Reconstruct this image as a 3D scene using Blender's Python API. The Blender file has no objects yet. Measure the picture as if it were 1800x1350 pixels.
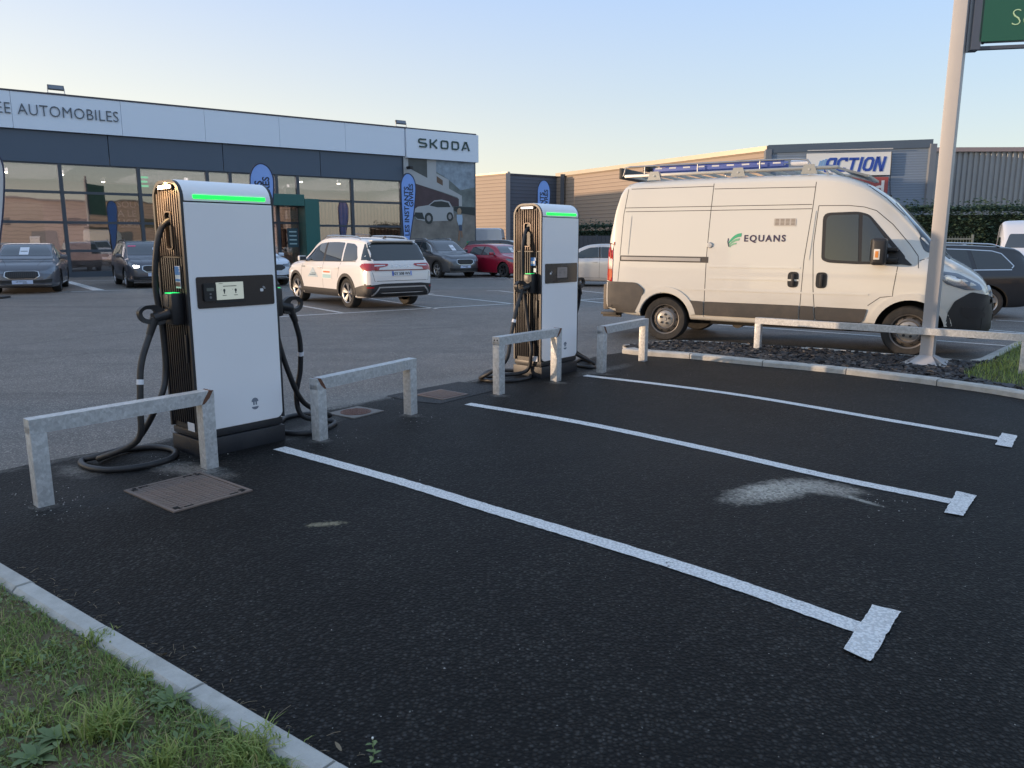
import bpy, bmesh, math, random
import numpy as np
from mathutils import Vector, Matrix
from mathutils.bvhtree import BVHTree
from mathutils.geometry import tessellate_polygon
random.seed(7)
SC = bpy.context.scene
COL = SC.collection
RAD = math.radians

# ------------------------------------------------------------------ camera
CAM_H = 1.55
PITCH = math.atan(250 / 1350)
cam_data = bpy.data.cameras.new('camera')
cam_data.sensor_width = 36.0
cam_data.lens = 27.0
cam_data.clip_start = 0.05
cam_data.clip_end = 3000
cam = bpy.data.objects.new('camera', cam_data)
COL.objects.link(cam)
cam.location = (0, 0, CAM_H)
cam.rotation_euler = (math.pi / 2 - PITCH, 0, 0)
SC.camera = cam

# ------------------------------------------------------------------ light
SUN_AZ = math.atan2(-1.0, -0.16)      # compass angle from +Y towards +X, the sun low on the left and a little behind
SUN_EL = RAD(3.5)
world = bpy.data.worlds.new('World')
SC.world = world
world.use_nodes = True
wn = world.node_tree.nodes
wl = world.node_tree.links
wn.clear()
sky = wn.new('ShaderNodeTexSky')
sky.sky_type = 'NISHITA'
sky.sun_disc = False
sky.sun_elevation = SUN_EL
sky.sun_rotation = SUN_AZ
sky.altitude = 0
sky.air_density = 1.0
sky.dust_density = 0.6
sky.ozone_density = 2.0
# colour of a clear winter evening: the physical sky evened out towards pale haze low down and blue overhead
def _wn(t, **k):
    n = wn.new(t)
    for a_, v_ in k.items(): setattr(n, a_, v_)
    return n
def _wm(op, a, b=None, clamp=False):
    n = wn.new('ShaderNodeMath'); n.operation = op; n.use_clamp = clamp
    for i, v in enumerate((a, b)):
        if v is None: continue
        if isinstance(v, (int, float)): n.inputs[i].default_value = v
        else: wl.new(v, n.inputs[i])
    return n.outputs[0]
def _wmix(f, a, b, blend='MIX'):
    n = wn.new('ShaderNodeMix'); n.data_type = 'RGBA'; n.blend_type = blend
    for sck, v in ((n.inputs[0], f), (n.inputs[6], a), (n.inputs[7], b)):
        if isinstance(v, (int, float)): sck.default_value = v
        elif isinstance(v, tuple): sck.default_value = (*v, 1)
        else: wl.new(v, sck)
    return n.outputs[2]
tcw = wn.new('ShaderNodeTexCoord'); sxyz = wn.new('ShaderNodeSeparateXYZ'); wl.new(tcw.outputs['Generated'], sxyz.inputs[0])
rampw = wn.new('ShaderNodeValToRGB')
els = rampw.color_ramp.elements
stops = [(0.0, (.43, .43, .41)), (.07, (.38, .41, .42)), (.17, (.30, .375, .47)), (.30, (.235, .345, .56)), (.55, (.26, .36, .54)), (1.0, (.28, .37, .52))]
while len(els) < len(stops): els.new(.5)
for e_, (p_, c_) in zip(els, stops): e_.position = p_; e_.color = (*c_, 1)
wl.new(_wm('MAXIMUM', sxyz.outputs[2], 0.0), rampw.inputs[0])
dsun = _wm('ADD', _wm('MULTIPLY', sxyz.outputs[0], math.sin(SUN_AZ)), _wm('MULTIPLY', sxyz.outputs[1], math.cos(SUN_AZ)))
side = _wm('POWER', _wm('ADD', _wm('MULTIPLY', dsun, .5), .5, True), 1.7, True)
low = _wm('POWER', _wm('SUBTRACT', 1.0, _wm('MAXIMUM', sxyz.outputs[2], 0.0)), 3.6)
glow = _wm('MULTIPLY', side, low, True)
col = _wmix(_wm('MULTIPLY', glow, 1.0, True), rampw.outputs[0], (1.15, .88, .50))
addn = _wmix(1.0, _wmix(1.0, col, (1/.15, 1/.15, 1/.15), 'MULTIPLY'), _wmix(1.0, sky.outputs[0], (.5, .5, .5), 'MULTIPLY'), 'ADD')
SKY_GAIN = .262
bg = wn.new('ShaderNodeBackground')
scl = _wmix(1.0, addn, (SKY_GAIN, SKY_GAIN, SKY_GAIN), 'MULTIPLY')
for n_ in wn:
    if n_.type == 'MIX': n_.clamp_result = False
bg.inputs['Strength'].default_value = 0.15
wo = wn.new('ShaderNodeOutputWorld')
wl.new(scl, bg.inputs['Color'])
wl.new(bg.outputs[0], wo.inputs['Surface'])

sun_data = bpy.data.lights.new('sun', 'SUN')
sun_data.energy = 2.0
sun_data.color = (.33, .235, .155)
sun_data.angle = RAD(0.8)
sun = bpy.data.objects.new('sun', sun_data)
COL.objects.link(sun)
sv = Vector((math.sin(SUN_AZ) * math.cos(SUN_EL), math.cos(SUN_AZ) * math.cos(SUN_EL), math.sin(SUN_EL)))
sun.rotation_euler = sv.to_track_quat('Z', 'Y').to_euler()
sun.location = (-30, -10, 20)

SC.view_settings.view_transform = 'Standard'
SC.view_settings.look = 'None'
SC.view_settings.gamma = 1.0
SC.view_settings.use_curve_mapping = False
SC.view_settings.exposure = 2.52
SC.render.engine = 'CYCLES'
SC.cycles.max_bounces = 6
SC.cycles.transparent_max_bounces = 12

# ------------------------------------------------------------------ survey helpers (photo measurements turned into metres)
def ray(px, py):
    u, v = px - 900.0, 675.0 - py
    c, s = math.cos(PITCH), math.sin(PITCH)
    return Vector((u, 1350 * c + v * s, -1350 * s + v * c))

def P(px, py, z=0.0):
    d = ray(px, py)
    t = (z - CAM_H) / d.z
    return Vector((d.x * t, d.y * t, z))

def at_depth(px, py, Y):
    d = ray(px, py)
    t = Y / d.y
    return Vector((d.x * t, Y, CAM_H + d.z * t))

def on_plane(px, py, p0, n):
    d = ray(px, py)
    o = Vector((0, 0, CAM_H))
    t = (Vector((p0[0], p0[1], 0)) - Vector((0, 0, 0))).dot(Vector((n[0], n[1], 0))) / d.dot(Vector((n[0], n[1], 0)))
    return o + d * t

# ------------------------------------------------------------------ materials
MATS = {}
class NT:
    def __init__(s, nt): s.nt = nt
    def n(s, typ, **kw):
        nd = s.nt.nodes.new(typ)
        for k, v in kw.items():
            if hasattr(nd, k): setattr(nd, k, v)
            else: nd.inputs[k].default_value = v
        return nd
    def l(s, a, b): s.nt.links.new(a, b)
    def math(s, op, a, b=None, c=None, clamp=False):
        m = s.nt.nodes.new('ShaderNodeMath'); m.operation = op; m.use_clamp = clamp
        for i, v in enumerate((a, b, c)):
            if v is None: continue
            if isinstance(v, (int, float)): m.inputs[i].default_value = v
            else: s.l(v, m.inputs[i])
        return m.outputs[0]
    def mix(s, fac, a, b, blend='MIX'):
        m = s.nt.nodes.new('ShaderNodeMix'); m.data_type = 'RGBA'; m.blend_type = blend
        for sock, v in ((m.inputs[0], fac), (m.inputs[6], a), (m.inputs[7], b)):
            if isinstance(v, (int, float)): sock.default_value = v
            elif isinstance(v, tuple): sock.default_value = (*v[:3], 1)
            else: s.l(v, sock)
        return m.outputs[2]
    def ramp(s, fac, stops):
        r = s.nt.nodes.new('ShaderNodeValToRGB')
        e = r.color_ramp.elements
        while len(e) < len(stops): e.new(0.5)
        for i, (p, c) in enumerate(stops):
            e[i].position = p
            e[i].color = (c, c, c, 1) if isinstance(c, (int, float)) else (*c, 1)
        s.l(fac, r.inputs[0])
        return r.outputs[0]
    def noise(s, vec, scale, detail=3, rough=0.6):
        n = s.nt.nodes.new('ShaderNodeTexNoise')
        n.inputs['Scale'].default_value = scale; n.inputs['Detail'].default_value = detail
        n.inputs['Roughness'].default_value = rough
        s.l(vec, n.inputs['Vector'])
        return n.outputs['Fac']
    def vor(s, vec, scale, out='Distance', feature='F1', rnd=1.0):
        n = s.nt.nodes.new('ShaderNodeTexVoronoi'); n.feature = feature
        n.inputs['Scale'].default_value = scale; n.inputs['Randomness'].default_value = rnd
        s.l(vec, n.inputs['Vector'])
        return n.outputs[out]
    def mapping(s, vec, scale=(1, 1, 1), loc=(0, 0, 0), rot=(0, 0, 0), typ='POINT'):
        n = s.nt.nodes.new('ShaderNodeMapping'); n.vector_type = typ
        n.inputs['Scale'].default_value = scale; n.inputs['Location'].default_value = loc
        n.inputs['Rotation'].default_value = rot
        s.l(vec, n.inputs['Vector'])
        return n.outputs[0]

def newmat(name):
    m = bpy.data.materials.new(name); m.use_nodes = True
    nt = NT(m.node_tree)
    b = m.node_tree.nodes['Principled BSDF']
    tc = nt.n('ShaderNodeTexCoord')
    return m, nt, b, tc.outputs['Object']

def mat(name, rgb, rough=0.5, metal=0.0, var=0.0, vscale=3.0, bump=0.0, bscale=40.0, coat=0.0, spec=0.5,
        emit=None, estr=0.0, dirt=None, dscale=4.0, rvar=0.0):
    """plain procedural material: a base colour with noise variation, optional fine bump and optional patches of dirt"""
    if name in MATS: return MATS[name]
    m, nt, b, co = newmat(name)
    b.inputs['Roughness'].default_value = rough
    b.inputs['Metallic'].default_value = metal
    b.inputs['Coat Weight'].default_value = coat
    b.inputs['Coat Roughness'].default_value = 0.04
    b.inputs['Specular IOR Level'].default_value = spec
    n = nt.noise(co, vscale, 4)
    lo = tuple(c * (1 - var) for c in rgb); hi = tuple(min(1, c * (1 + var)) for c in rgb)
    col = nt.mix(n, lo, hi)
    if dirt:
        d = nt.ramp(nt.noise(co, dscale, 6, 0.7), [(0.45, 0.0), (0.75, 1.0)])
        col = nt.mix(nt.math('MULTIPLY', d, dirt[3]), col, tuple(dirt[:3]))
    nt.l(col, b.inputs['Base Color'])
    if rvar:
        nt.l(nt.math('ADD', nt.math('MULTIPLY', nt.noise(co, vscale * 3, 5), rvar), rough - rvar / 2), b.inputs['Roughness'])
    if bump:
        bm_ = nt.n('ShaderNodeBump'); bm_.inputs['Strength'].default_value = bump; bm_.inputs['Distance'].default_value = 0.01
        nt.l(nt.noise(co, bscale, 4), bm_.inputs['Height']); nt.l(bm_.outputs[0], b.inputs['Normal'])
    if emit:
        b.inputs['Emission Color'].default_value = (*emit, 1); b.inputs['Emission Strength'].default_value = estr
    MATS[name] = m
    return m

# ------------------------------------------------------------------ mesh builder
class MB:
    def __init__(s):
        s.v = []; s.f = []; s.m = []
    def add(s, verts, faces, mi=0, M=None):
        o = len(s.v)
        s.v.extend([tuple(M @ Vector(v)) if M is not None else tuple(v) for v in verts])
        for f in faces:
            s.f.append([o + i for i in f]); s.m.append(mi)
        return s
    def box(s, c, d, M=None, mi=0, ch=0.0):
        x, y, z = (k / 2 for k in d)
        R = Matrix.Translation(Vector(c))
        if M is not None: R = M @ R
        if ch <= 0:
            vs = [(a, b, e) for e in (-z, z) for (a, b) in ((-x, -y), (x, -y), (x, y), (-x, y))]
            fs = [(3, 2, 1, 0), (4, 5, 6, 7), (0, 1, 5, 4), (1, 2, 6, 5), (2, 3, 7, 6), (3, 0, 4, 7)]
            return s.add(vs, fs, mi, R)
        ch = min(ch, x * .49, y * .49, z * .49)
        bm = bmesh.new(); bmesh.ops.create_cube(bm, size=1)
        for v in bm.verts: v.co = Vector((v.co.x * 2 * x, v.co.y * 2 * y, v.co.z * 2 * z))
        bmesh.ops.bevel(bm, geom=bm.edges[:], offset=ch, segments=2, affect='EDGES', profile=0.6)
        s.add_bm(bm, mi, R); bm.free()
        return s
    def add_bm(s, bm, mi=0, M=None):
        bm.verts.index_update()
        s.add([v.co.copy() for v in bm.verts], [[v.index for v in f.verts] for f in bm.faces], mi, M)
    def cyl(s, p0, p1, r0, r1=None, n=12, mi=0, cap=True, M=None):
        r1 = r0 if r1 is None else r1
        p0, p1 = Vector(p0), Vector(p1)
        d = (p1 - p0).normalized()
        a = d.orthogonal().normalized(); b = d.cross(a)
        vs = []
        for p, r in ((p0, r0), (p1, r1)):
            for i in range(n):
                t = 2 * math.pi * i / n
                vs.append(p + (a * math.cos(t) + b * math.sin(t)) * r)
        fs = [(i, (i + 1) % n, n + (i + 1) % n, n + i) for i in range(n)]
        if cap: fs += [list(range(n))[::-1], list(range(n, 2 * n))]
        return s.add(vs, fs, mi, M)
    def tube(s, pts, r, n=8, mi=0, M=None, closed=False, smooth=0):
        pts = [Vector(p) for p in pts]
        if smooth: pts = catmull(pts, smooth)
        N = len(pts); vs = []
        t0 = (pts[1] - pts[0]).normalized()
        a = t0.orthogonal().normalized()
        rr = r if isinstance(r, (list, tuple)) else None
        for i, p in enumerate(pts):
            t = (pts[min(i + 1, N - 1)] - pts[max(i - 1, 0)]).normalized()
            a = (a - t * a.dot(t)).normalized(); b = t.cross(a)
            R = rr[min(int(i * len(rr) / N), len(rr) - 1)] if rr else r
            for k in range(n):
                w = 2 * math.pi * k / n
                vs.append(p + (a * math.cos(w) + b * math.sin(w)) * R)
        fs = []
        for i in range(N - 1):
            for k in range(n):
                fs.append((i * n + k, i * n + (k + 1) % n, (i + 1) * n + (k + 1) % n, (i + 1) * n + k))
        fs += [list(range(n))[::-1], list(range((N - 1) * n, N * n))]
        return s.add(vs, fs, mi, M)
    def beam(s, pts, w, h, mi=0, M=None, up=(0, 0, 1)):
        """rectangular bar between two points"""
        p0, p1 = Vector(pts[0]), Vector(pts[1])
        d = (p1 - p0).normalized(); u = Vector(up)
        if abs(d.dot(u)) > .95: u = Vector((0, 1, 0))
        r = d.cross(u).normalized(); u = r.cross(d).normalized()
        vs = [p + r * a * w / 2 + u * b * h / 2 for p in (p0, p1) for a, b in ((-1, -1), (1, -1), (1, 1), (-1, 1))]
        return s.add(vs, [(3, 2, 1, 0), (4, 5, 6, 7), (0, 1, 5, 4), (1, 2, 6, 5), (2, 3, 7, 6), (3, 0, 4, 7)], mi, M)
    def lathe(s, prof, n=24, axis='y', mi=0, M=None):
        """profile of (radius, along-axis) pairs"""
        vs = []
        for r, a in prof:
            for k in range(n):
                t = 2 * math.pi * k / n
                c, d = r * math.cos(t), r * math.sin(t)
                vs.append({'y': (c, a, d), 'z': (c, d, a), 'x': (a, c, d)}[axis])
        fs = []
        for i in range(len(prof) - 1):
            for k in range(n):
                fs.append((i * n + k, i * n + (k + 1) % n, (i + 1) * n + (k + 1) % n, (i + 1) * n + k))
        return s.add(vs, fs, mi, M)
    def prism(s, poly, z0, z1, mi=0, M=None, mside=None):
        n = len(poly)
        vs = [(x, y, z0) for x, y in poly] + [(x, y, z1) for x, y in poly]
        s.add(vs, [list(range(n))[::-1], list(range(n, 2 * n))], mi, M)
        s.add(vs, [(i, (i + 1) % n, n + (i + 1) % n, n + i) for i in range(n)], mi if mside is None else mside, M)
        return s
    def quad(s, a, b, c, d, mi=0, M=None):
        return s.add([a, b, c, d], [(0, 1, 2, 3)], mi, M)
    def build(s, name, mats, parent=None, smooth=None, loc=None, rot=None, kind=None, label=None, recalc=True):
        me = bpy.data.meshes.new(name)
        me.from_pydata([tuple(v) for v in s.v], [], s.f)
        if not isinstance(mats, (list, tuple)): mats = [mats]
        for m in mats: me.materials.append(m)
        me.polygons.foreach_set('material_index', s.m)
        if recalc:
            bm = bmesh.new(); bm.from_mesh(me)
            bmesh.ops.recalc_face_normals(bm, faces=bm.faces[:])
            bm.to_mesh(me); bm.free()
        if smooth is not None:
            me.polygons.foreach_set('use_smooth', [True] * len(me.polygons))
            me.set_sharp_from_angle(angle=RAD(smooth))
        me.update()
        return link(name, me, parent, loc, rot, kind, label)

def link(name, me, parent=None, loc=None, rot=None, kind=None, label=None):
    o = bpy.data.objects.new(name, me)
    COL.objects.link(o)
    if parent is not None: o.parent = parent
    if loc is not None: o.location = loc
    if rot is not None: o.rotation_euler = rot
    if kind: o['kind'] = kind
    if label: o['label'] = label
    return o

def thing(name, label, cat, loc=(0, 0, 0), rz=0.0, group=None):
    o = bpy.data.objects.new(name, None)
    o.empty_display_size = 0.2
    COL.objects.link(o)
    o.location = loc; o.rotation_euler = (0, 0, rz)
    o['label'] = label; o['category'] = cat
    if group: o['group'] = group
    return o

def tag(o, label, cat, group=None):
    o['label'] = label; o['category'] = cat
    if group: o['group'] = group
    return o

def catmull(pts, k=6):
    pts = [Vector(p) for p in pts]
    out = []
    for i in range(len(pts) - 1):
        p0 = pts[max(i - 1, 0)]; p1 = pts[i]; p2 = pts[i + 1]; p3 = pts[min(i + 2, len(pts) - 1)]
        if i == 0: p0 = p1 * 2 - p2
        if i == len(pts) - 2: p3 = p2 * 2 - p1
        for j in range(k):
            t = j / k
            out.append(0.5 * ((2 * p1) + (p2 - p0) * t + (2 * p0 - 5 * p1 + 4 * p2 - p3) * t * t + (3 * p1 - p0 - 3 * p2 + p3) * t ** 3))
    out.append(pts[-1])
    return out

def rrect(w, h, r, n=5, cx=0, cy=0):
    """rounded rectangle outline; r may be one radius or four (bottom-left, bottom-right, top-right, top-left)"""
    rs = r if isinstance(r, (list, tuple)) else (r,) * 4
    out = []
    for (sx, sy, a0), rr in zip(((-1, -1, 180), (1, -1, 270), (1, 1, 0), (-1, 1, 90)), rs):
        x0, y0 = cx + sx * (w / 2 - rr), cy + sy * (h / 2 - rr)
        if rr <= 1e-6: out.append((x0, y0)); continue
        for i in range(n + 1):
            a = RAD(a0 + 90 * i / n)
            out.append((x0 + rr * math.cos(a), y0 + rr * math.sin(a)))
    return out

def round_poly(poly, r, n=4):
    out = []
    N = len(poly)
    for i in range(N):
        a, b, c = Vector(poly[i - 1]), Vector(poly[i]), Vector(poly[(i + 1) % N])
        rr = r[i] if isinstance(r, (list, tuple)) else r
        la, lc = (a - b).length, (c - b).length
        d = min(rr, la * .45, lc * .45)
        p, q = b + (a - b).normalized() * d, b + (c - b).normalized() * d
        for k in range(n + 1):
            t = k / n
            v = p * (1 - t) ** 2 + b * 2 * t * (1 - t) + q * t * t
            out.append((v.x, v.y))
    return out

FONT = None
def text_mesh(s, size=1.0, extrude=0.0, bold=0.0, shear=0.0, align='LEFT', space=1.0, name='lettering'):
    cu = bpy.data.curves.new(name, 'FONT')
    cu.body = s; cu.size = size; cu.extrude = extrude; cu.offset = bold; cu.shear = shear
    cu.align_x = align; cu.align_y = 'BOTTOM_BASELINE'; cu.space_character = space; cu.resolution_u = 3
    o = bpy.data.objects.new(name, cu); COL.objects.link(o)
    dg = bpy.context.evaluated_depsgraph_get()
    me = bpy.data.meshes.new_from_object(o.evaluated_get(dg))
    bpy.data.objects.remove(o); bpy.data.curves.remove(cu)
    me.name = name
    return me

def text_obj(s, m, size, parent=None, M=None, name='lettering', **kw):
    """text standing in the local XZ plane, facing local -Y, unless M says otherwise"""
    me = text_mesh(s, size, name=name, **kw)
    R = Matrix.Rotation(math.pi / 2, 4, 'X')
    me.transform((M if M is not None else Matrix()) @ R)
    me.materials.clear(); me.materials.append(m)
    return link(name, me, parent)

def pchip(tab, x):
    xs = [t[0] for t in tab]; ys = [t[1] for t in tab]
    if x <= xs[0]: return ys[0]
    if x >= xs[-1]: return ys[-1]
    n = len(xs)
    d = [(ys[i + 1] - ys[i]) / (xs[i + 1] - xs[i]) for i in range(n - 1)]
    def slope(i):
        if i == 0: return d[0]
        if i == n - 1: return d[-1]
        if d[i - 1] * d[i] <= 0: return 0.0
        return 2 * d[i - 1] * d[i] / (d[i - 1] + d[i])
    for i in range(n - 1):
        if x <= xs[i + 1]:
            h = xs[i + 1] - xs[i]; t = (x - xs[i]) / h
            m0, m1 = slope(i), slope(i + 1)
            return ((2 * t ** 3 - 3 * t * t + 1) * ys[i] + (t ** 3 - 2 * t * t + t) * h * m0
                    + (-2 * t ** 3 + 3 * t * t) * ys[i + 1] + (t ** 3 - t * t) * h * m1)
# ================================================================== ground, paint, kerbs
def stain(nt, co, c, rx, ry, rot, amp=0.5, nsc=3.0, soft=0.35):
    """factor of a stain with a ragged elliptical outline on the ground"""
    v = nt.mapping(co, loc=(c[0], c[1], 0), rot=(0, 0, rot), scale=(rx, ry, 1), typ='TEXTURE')
    ln = nt.n('ShaderNodeVectorMath', operation='LENGTH'); nt.l(v, ln.inputs[0])
    d = nt.math('ADD', ln.outputs['Value'], nt.math('MULTIPLY', nt.math('SUBTRACT', nt.noise(co, nsc, 6, 0.75), 0.5), amp * 2))
    mr = nt.n('ShaderNodeMapRange'); nt.l(d, mr.inputs[0])
    mr.inputs[1].default_value = 1.0; mr.inputs[2].default_value = 1.0 - soft; mr.inputs[3].default_value = 0; mr.inputs[4].default_value = 1
    return mr.outputs[0]

def seg_stain(nt, co, a, b, w, **k):
    c = (a + b) / 2; d = b - a
    return stain(nt, co, c, d.length / 2 + w * .6, w, math.atan2(d.y, d.x), **k)

def asphalt(name, dark, light, grain, speck, bump, stains=(), contrast=.8, spec=.3):
    m, nt, b, co = newmat(name)
    warp = nt.n('ShaderNodeTexNoise'); warp.inputs['Scale'].default_value = grain * .8; nt.l(co, warp.inputs['Vector'])
    wv = nt.n('ShaderNodeVectorMath', operation='SCALE'); nt.l(warp.outputs['Color'], wv.inputs[0]); wv.inputs['Scale'].default_value = .6 / grain
    wa = nt.n('ShaderNodeVectorMath', operation='ADD'); nt.l(co, wa.inputs[0]); nt.l(wv.outputs[0], wa.inputs[1])
    cow = wa.outputs[0]
    cell = nt.vor(cow, grain, 'Color')
    sep = nt.n('ShaderNodeSeparateColor'); nt.l(cell, sep.inputs[0])
    dist = nt.vor(cow, grain)
    stone = nt.ramp(dist, [(0.0, 1.0), (0.30, .85), (0.60, .12), (1.0, 0.0)])
    big = nt.noise(co, 0.35, 5, 0.6); mid = nt.noise(co, 2.3, 5, 0.65)
    base = nt.mix(nt.ramp(nt.math('MULTIPLY', nt.math('ADD', big, mid), 0.5), [(.36, 0), (.64, 1)]), dark, light)
    tonef = nt.math('ADD', .15 + (1 - contrast) * .7, nt.math('MULTIPLY', nt.math('MULTIPLY', stone, contrast * 1.7), nt.math('ADD', .2, nt.math('MULTIPLY', nt.math('POWER', sep.outputs[0], 1.8), 2.6))))
    comb = nt.n('ShaderNodeCombineColor')
    for i in range(3): nt.l(tonef, comb.inputs[i])
    col = nt.mix(1.0, base, comb.outputs[0], 'MULTIPLY')
    sp = nt.math('MULTIPLY', nt.math('GREATER_THAN', sep.outputs[1], 1 - speck), nt.math('LESS_THAN', dist, nt.math('MULTIPLY', sep.outputs[2], .32)))
    col = nt.mix(nt.math('MULTIPLY', sp, 0.55), col, (0.26, 0.25, 0.23))
    for f, c, a in stains(nt, co) if stains else ():
        g = nt.math('MULTIPLY', f, nt.math('ADD', 0.35, nt.math('MULTIPLY', sep.outputs[2], 0.9)), clamp=True)
        col = nt.mix(nt.math('MULTIPLY', g, a), col, c)
    nt.l(col, b.inputs['Base Color'])
    b.inputs['Roughness'].default_value = 0.62
    b.inputs['Specular IOR Level'].default_value = spec
    bp = nt.n('ShaderNodeBump'); bp.inputs['Strength'].default_value = bump; bp.inputs['Distance'].default_value = 0.006
    h = nt.math('ADD', nt.math('MULTIPLY', nt.noise(co, grain * 1.7, 2), 0.5), nt.math('MULTIPLY', stone, nt.math('ADD', .5, sep.outputs[0])))
    nt.l(h, bp.inputs['Height']); nt.l(bp.outputs[0], b.inputs['Normal'])
    return m

DUST = (0.26, 0.25, 0.23)
def new_stains(nt, co):
    out = []
    out.append((seg_stain(nt, co, P(1288, 880), P(1425, 848), 0.19, amp=.5, nsc=16, soft=.6), (0.52, 0.48, 0.41), 1.0))
    out.append((seg_stain(nt, co, P(1405, 852), P(1500, 866), 0.17, amp=.6, nsc=9, soft=.6), (0.46, 0.42, 0.36), .85))
    out.append((seg_stain(nt, co, P(1470, 868), P(1556, 893), 0.035, amp=.5, nsc=12, soft=.6), (0.42, 0.40, 0.35), .8))
    out.append((seg_stain(nt, co, P(540, 925), P(605, 920), 0.045, amp=1.1, nsc=30, soft=.5), (0.34, 0.30, 0.20), .8))
    out.append((seg_stain(nt, co, P(922, 851), P(968, 845), 0.07, amp=.3, nsc=8, soft=.3), (0.006, 0.006, 0.008), .9))
    out.append((seg_stain(nt, co, P(270, 815), P(400, 838), 0.16, amp=.8, nsc=6, soft=.7), DUST, .75))
    out.append((seg_stain(nt, co, P(120, 820), P(150, 838), 0.16, amp=.9, nsc=7, soft=.9), DUST, .55))
    out.append((seg_stain(nt, co, P(500, 775), P(600, 728), 0.16, amp=.9, nsc=6, soft=.9), DUST, .5))
    out.append((seg_stain(nt, co, P(1010, 662), P(1110, 640), 0.14, amp=.9, nsc=6, soft=.9), DUST, .6))
    out.append((seg_stain(nt, co, P(-200, 868), P(1090, 621), 0.10, amp=1.6, nsc=2.2, soft=.9), DUST, .75))
    out.append((seg_stain(nt, co, P(0, 880), P(300, 870), 0.5, amp=1.2, nsc=1.5, soft=1.2), (0.05, 0.05, 0.05), .5))
    out.append((seg_stain(nt, co, P(900, 760), P(1500, 800), 1.4, amp=1.4, nsc=.9, soft=1.6), (0.038, 0.037, 0.035), .5))
    out.append((seg_stain(nt, co, P(600, 700), P(1000, 680), 0.7, amp=1.2, nsc=1.6, soft=1.4), (0.05, 0.048, 0.046), .6))
    out.append((seg_stain(nt, co, P(1400, 700), P(1700, 735), 0.8, amp=1.4, nsc=1.1, soft=1.6), (0.042, 0.040, 0.038), .5))
    for hx_, hy_ in ((78, 890), (369, 824), (563, 775), (722, 730), (877, 695), (977, 672), (1057, 657)):
        out.append((seg_stain(nt, co, P(hx_ - 12, hy_), P(hx_ + 14, hy_ + 2), 0.085, amp=.9, nsc=16, soft=.9), DUST, .7))
    return out

def old_stains(nt, co):
    out = []
    out.append((seg_stain(nt, co, P(-200, 862), P(1090, 616), 0.35, amp=1.3, nsc=2.0, soft=1.0), (0.22, 0.21, 0.19), .6))
    s = nt.mapping(co, scale=(0.08, 1.2, 1), rot=(0, 0, RAD(-5)))
    out.append((nt.ramp(nt.noise(s, 1.0, 6, .65), [(0.50, 0), (0.66, 1)]), (0.17, 0.155, 0.145), .5))
    s2 = nt.mapping(co, scale=(0.1, 1.5, 1), rot=(0, 0, RAD(-14)), loc=(4, 7, 0))
    out.append((nt.ramp(nt.noise(s2, .8, 5, .6), [(0.55, 0), (0.68, 1)]), (0.035, 0.035, 0.038), .45))
    # tyre tracks turning through the lane
    for cx, cy, r in ((2.0, 4.2, 9.0), (2.2, 4.0, 10.6)):
        v = nt.mapping(co, loc=(cx, cy, 0), typ='TEXTURE')
        ln = nt.n('ShaderNodeVectorMath', operation='LENGTH'); nt.l(v, ln.inputs[0])
        d = nt.math('ABSOLUTE', nt.math('SUBTRACT', ln.outputs['Value'], r))
        f = nt.math('MULTIPLY', nt.math('LESS_THAN', d, 0.035), nt.ramp(nt.noise(co, .5, 4), [(.45, 0), (.6, 1)]))
        out.append((f, (0.035, 0.034, 0.034), .7))
    out.append((seg_stain(nt, co, P(-250, 640), P(420, 560), 0.05, amp=1.5, nsc=1.0, soft=1.0), (0.04, 0.04, 0.042), .6))
    out.append((seg_stain(nt, co, P(520, 615), P(900, 560), 0.04, amp=1.5, nsc=1.0, soft=1.0), (0.05, 0.045, 0.045), .6))
    return out

M_OLD = asphalt('old_asphalt', (0.150, 0.138, 0.124), (0.222, 0.204, 0.184), 75, 0.02, 0.35, old_stains, contrast=.4)
M_NEW = asphalt('new_asphalt', (0.0060, 0.0059, 0.0062), (0.0185, 0.018, 0.017), 60, 0.03, 1.0, new_stains, contrast=1.0, spec=.18)
M_PATCHA = asphalt('patch_asphalt', (0.020, 0.020, 0.022), (0.035, 0.035, 0.036), 80, 0.01, 0.6)

def paint(name, base, wear):
    m, nt, b, co = newmat(name)
    v = nt.vor(co, 95, 'Color'); sep = nt.n('ShaderNodeSeparateColor'); nt.l(v, sep.inputs[0])
    n = nt.noise(co, 14, 5, .7)
    f = nt.math('GREATER_THAN', nt.math('ADD', nt.math('MULTIPLY', sep.outputs[0], .5), nt.math('MULTIPLY', n, .6)), wear)
    col = nt.mix(f, base, tuple(c * .22 for c in base))
    col = nt.mix(nt.math('MULTIPLY', nt.noise(co, 3, 5), .25), col, tuple(c * .55 for c in base))
    pit = nt.ramp(nt.vor(co, 72), [(0, 1.0), (.40, .98), (.62, .74)])
    cc_ = nt.n('ShaderNodeCombineColor')
    for i_ in range(3): nt.l(pit, cc_.inputs[i_])
    col = nt.mix(1.0, col, cc_.outputs[0], 'MULTIPLY')
    nt.l(col, b.inputs['Base Color']); b.inputs['Roughness'].default_value = .7
    bp = nt.n('ShaderNodeBump'); bp.inputs['Strength'].default_value = .9; bp.inputs['Distance'].default_value = 0.006
    nt.l(nt.math('SUBTRACT', nt.math('MULTIPLY', nt.noise(co, 160, 2), .6), nt.math('POWER', nt.vor(co, 95), 1.3)), bp.inputs['Height'])
    nt.l(bp.outputs[0], b.inputs['Normal'])
    return m
M_PAINT = paint('bay_paint', (0.90, 0.89, 0.87), 0.84)
M_PAINT2 = paint('lot_paint', (0.80, 0.80, 0.78), 0.76)

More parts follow.
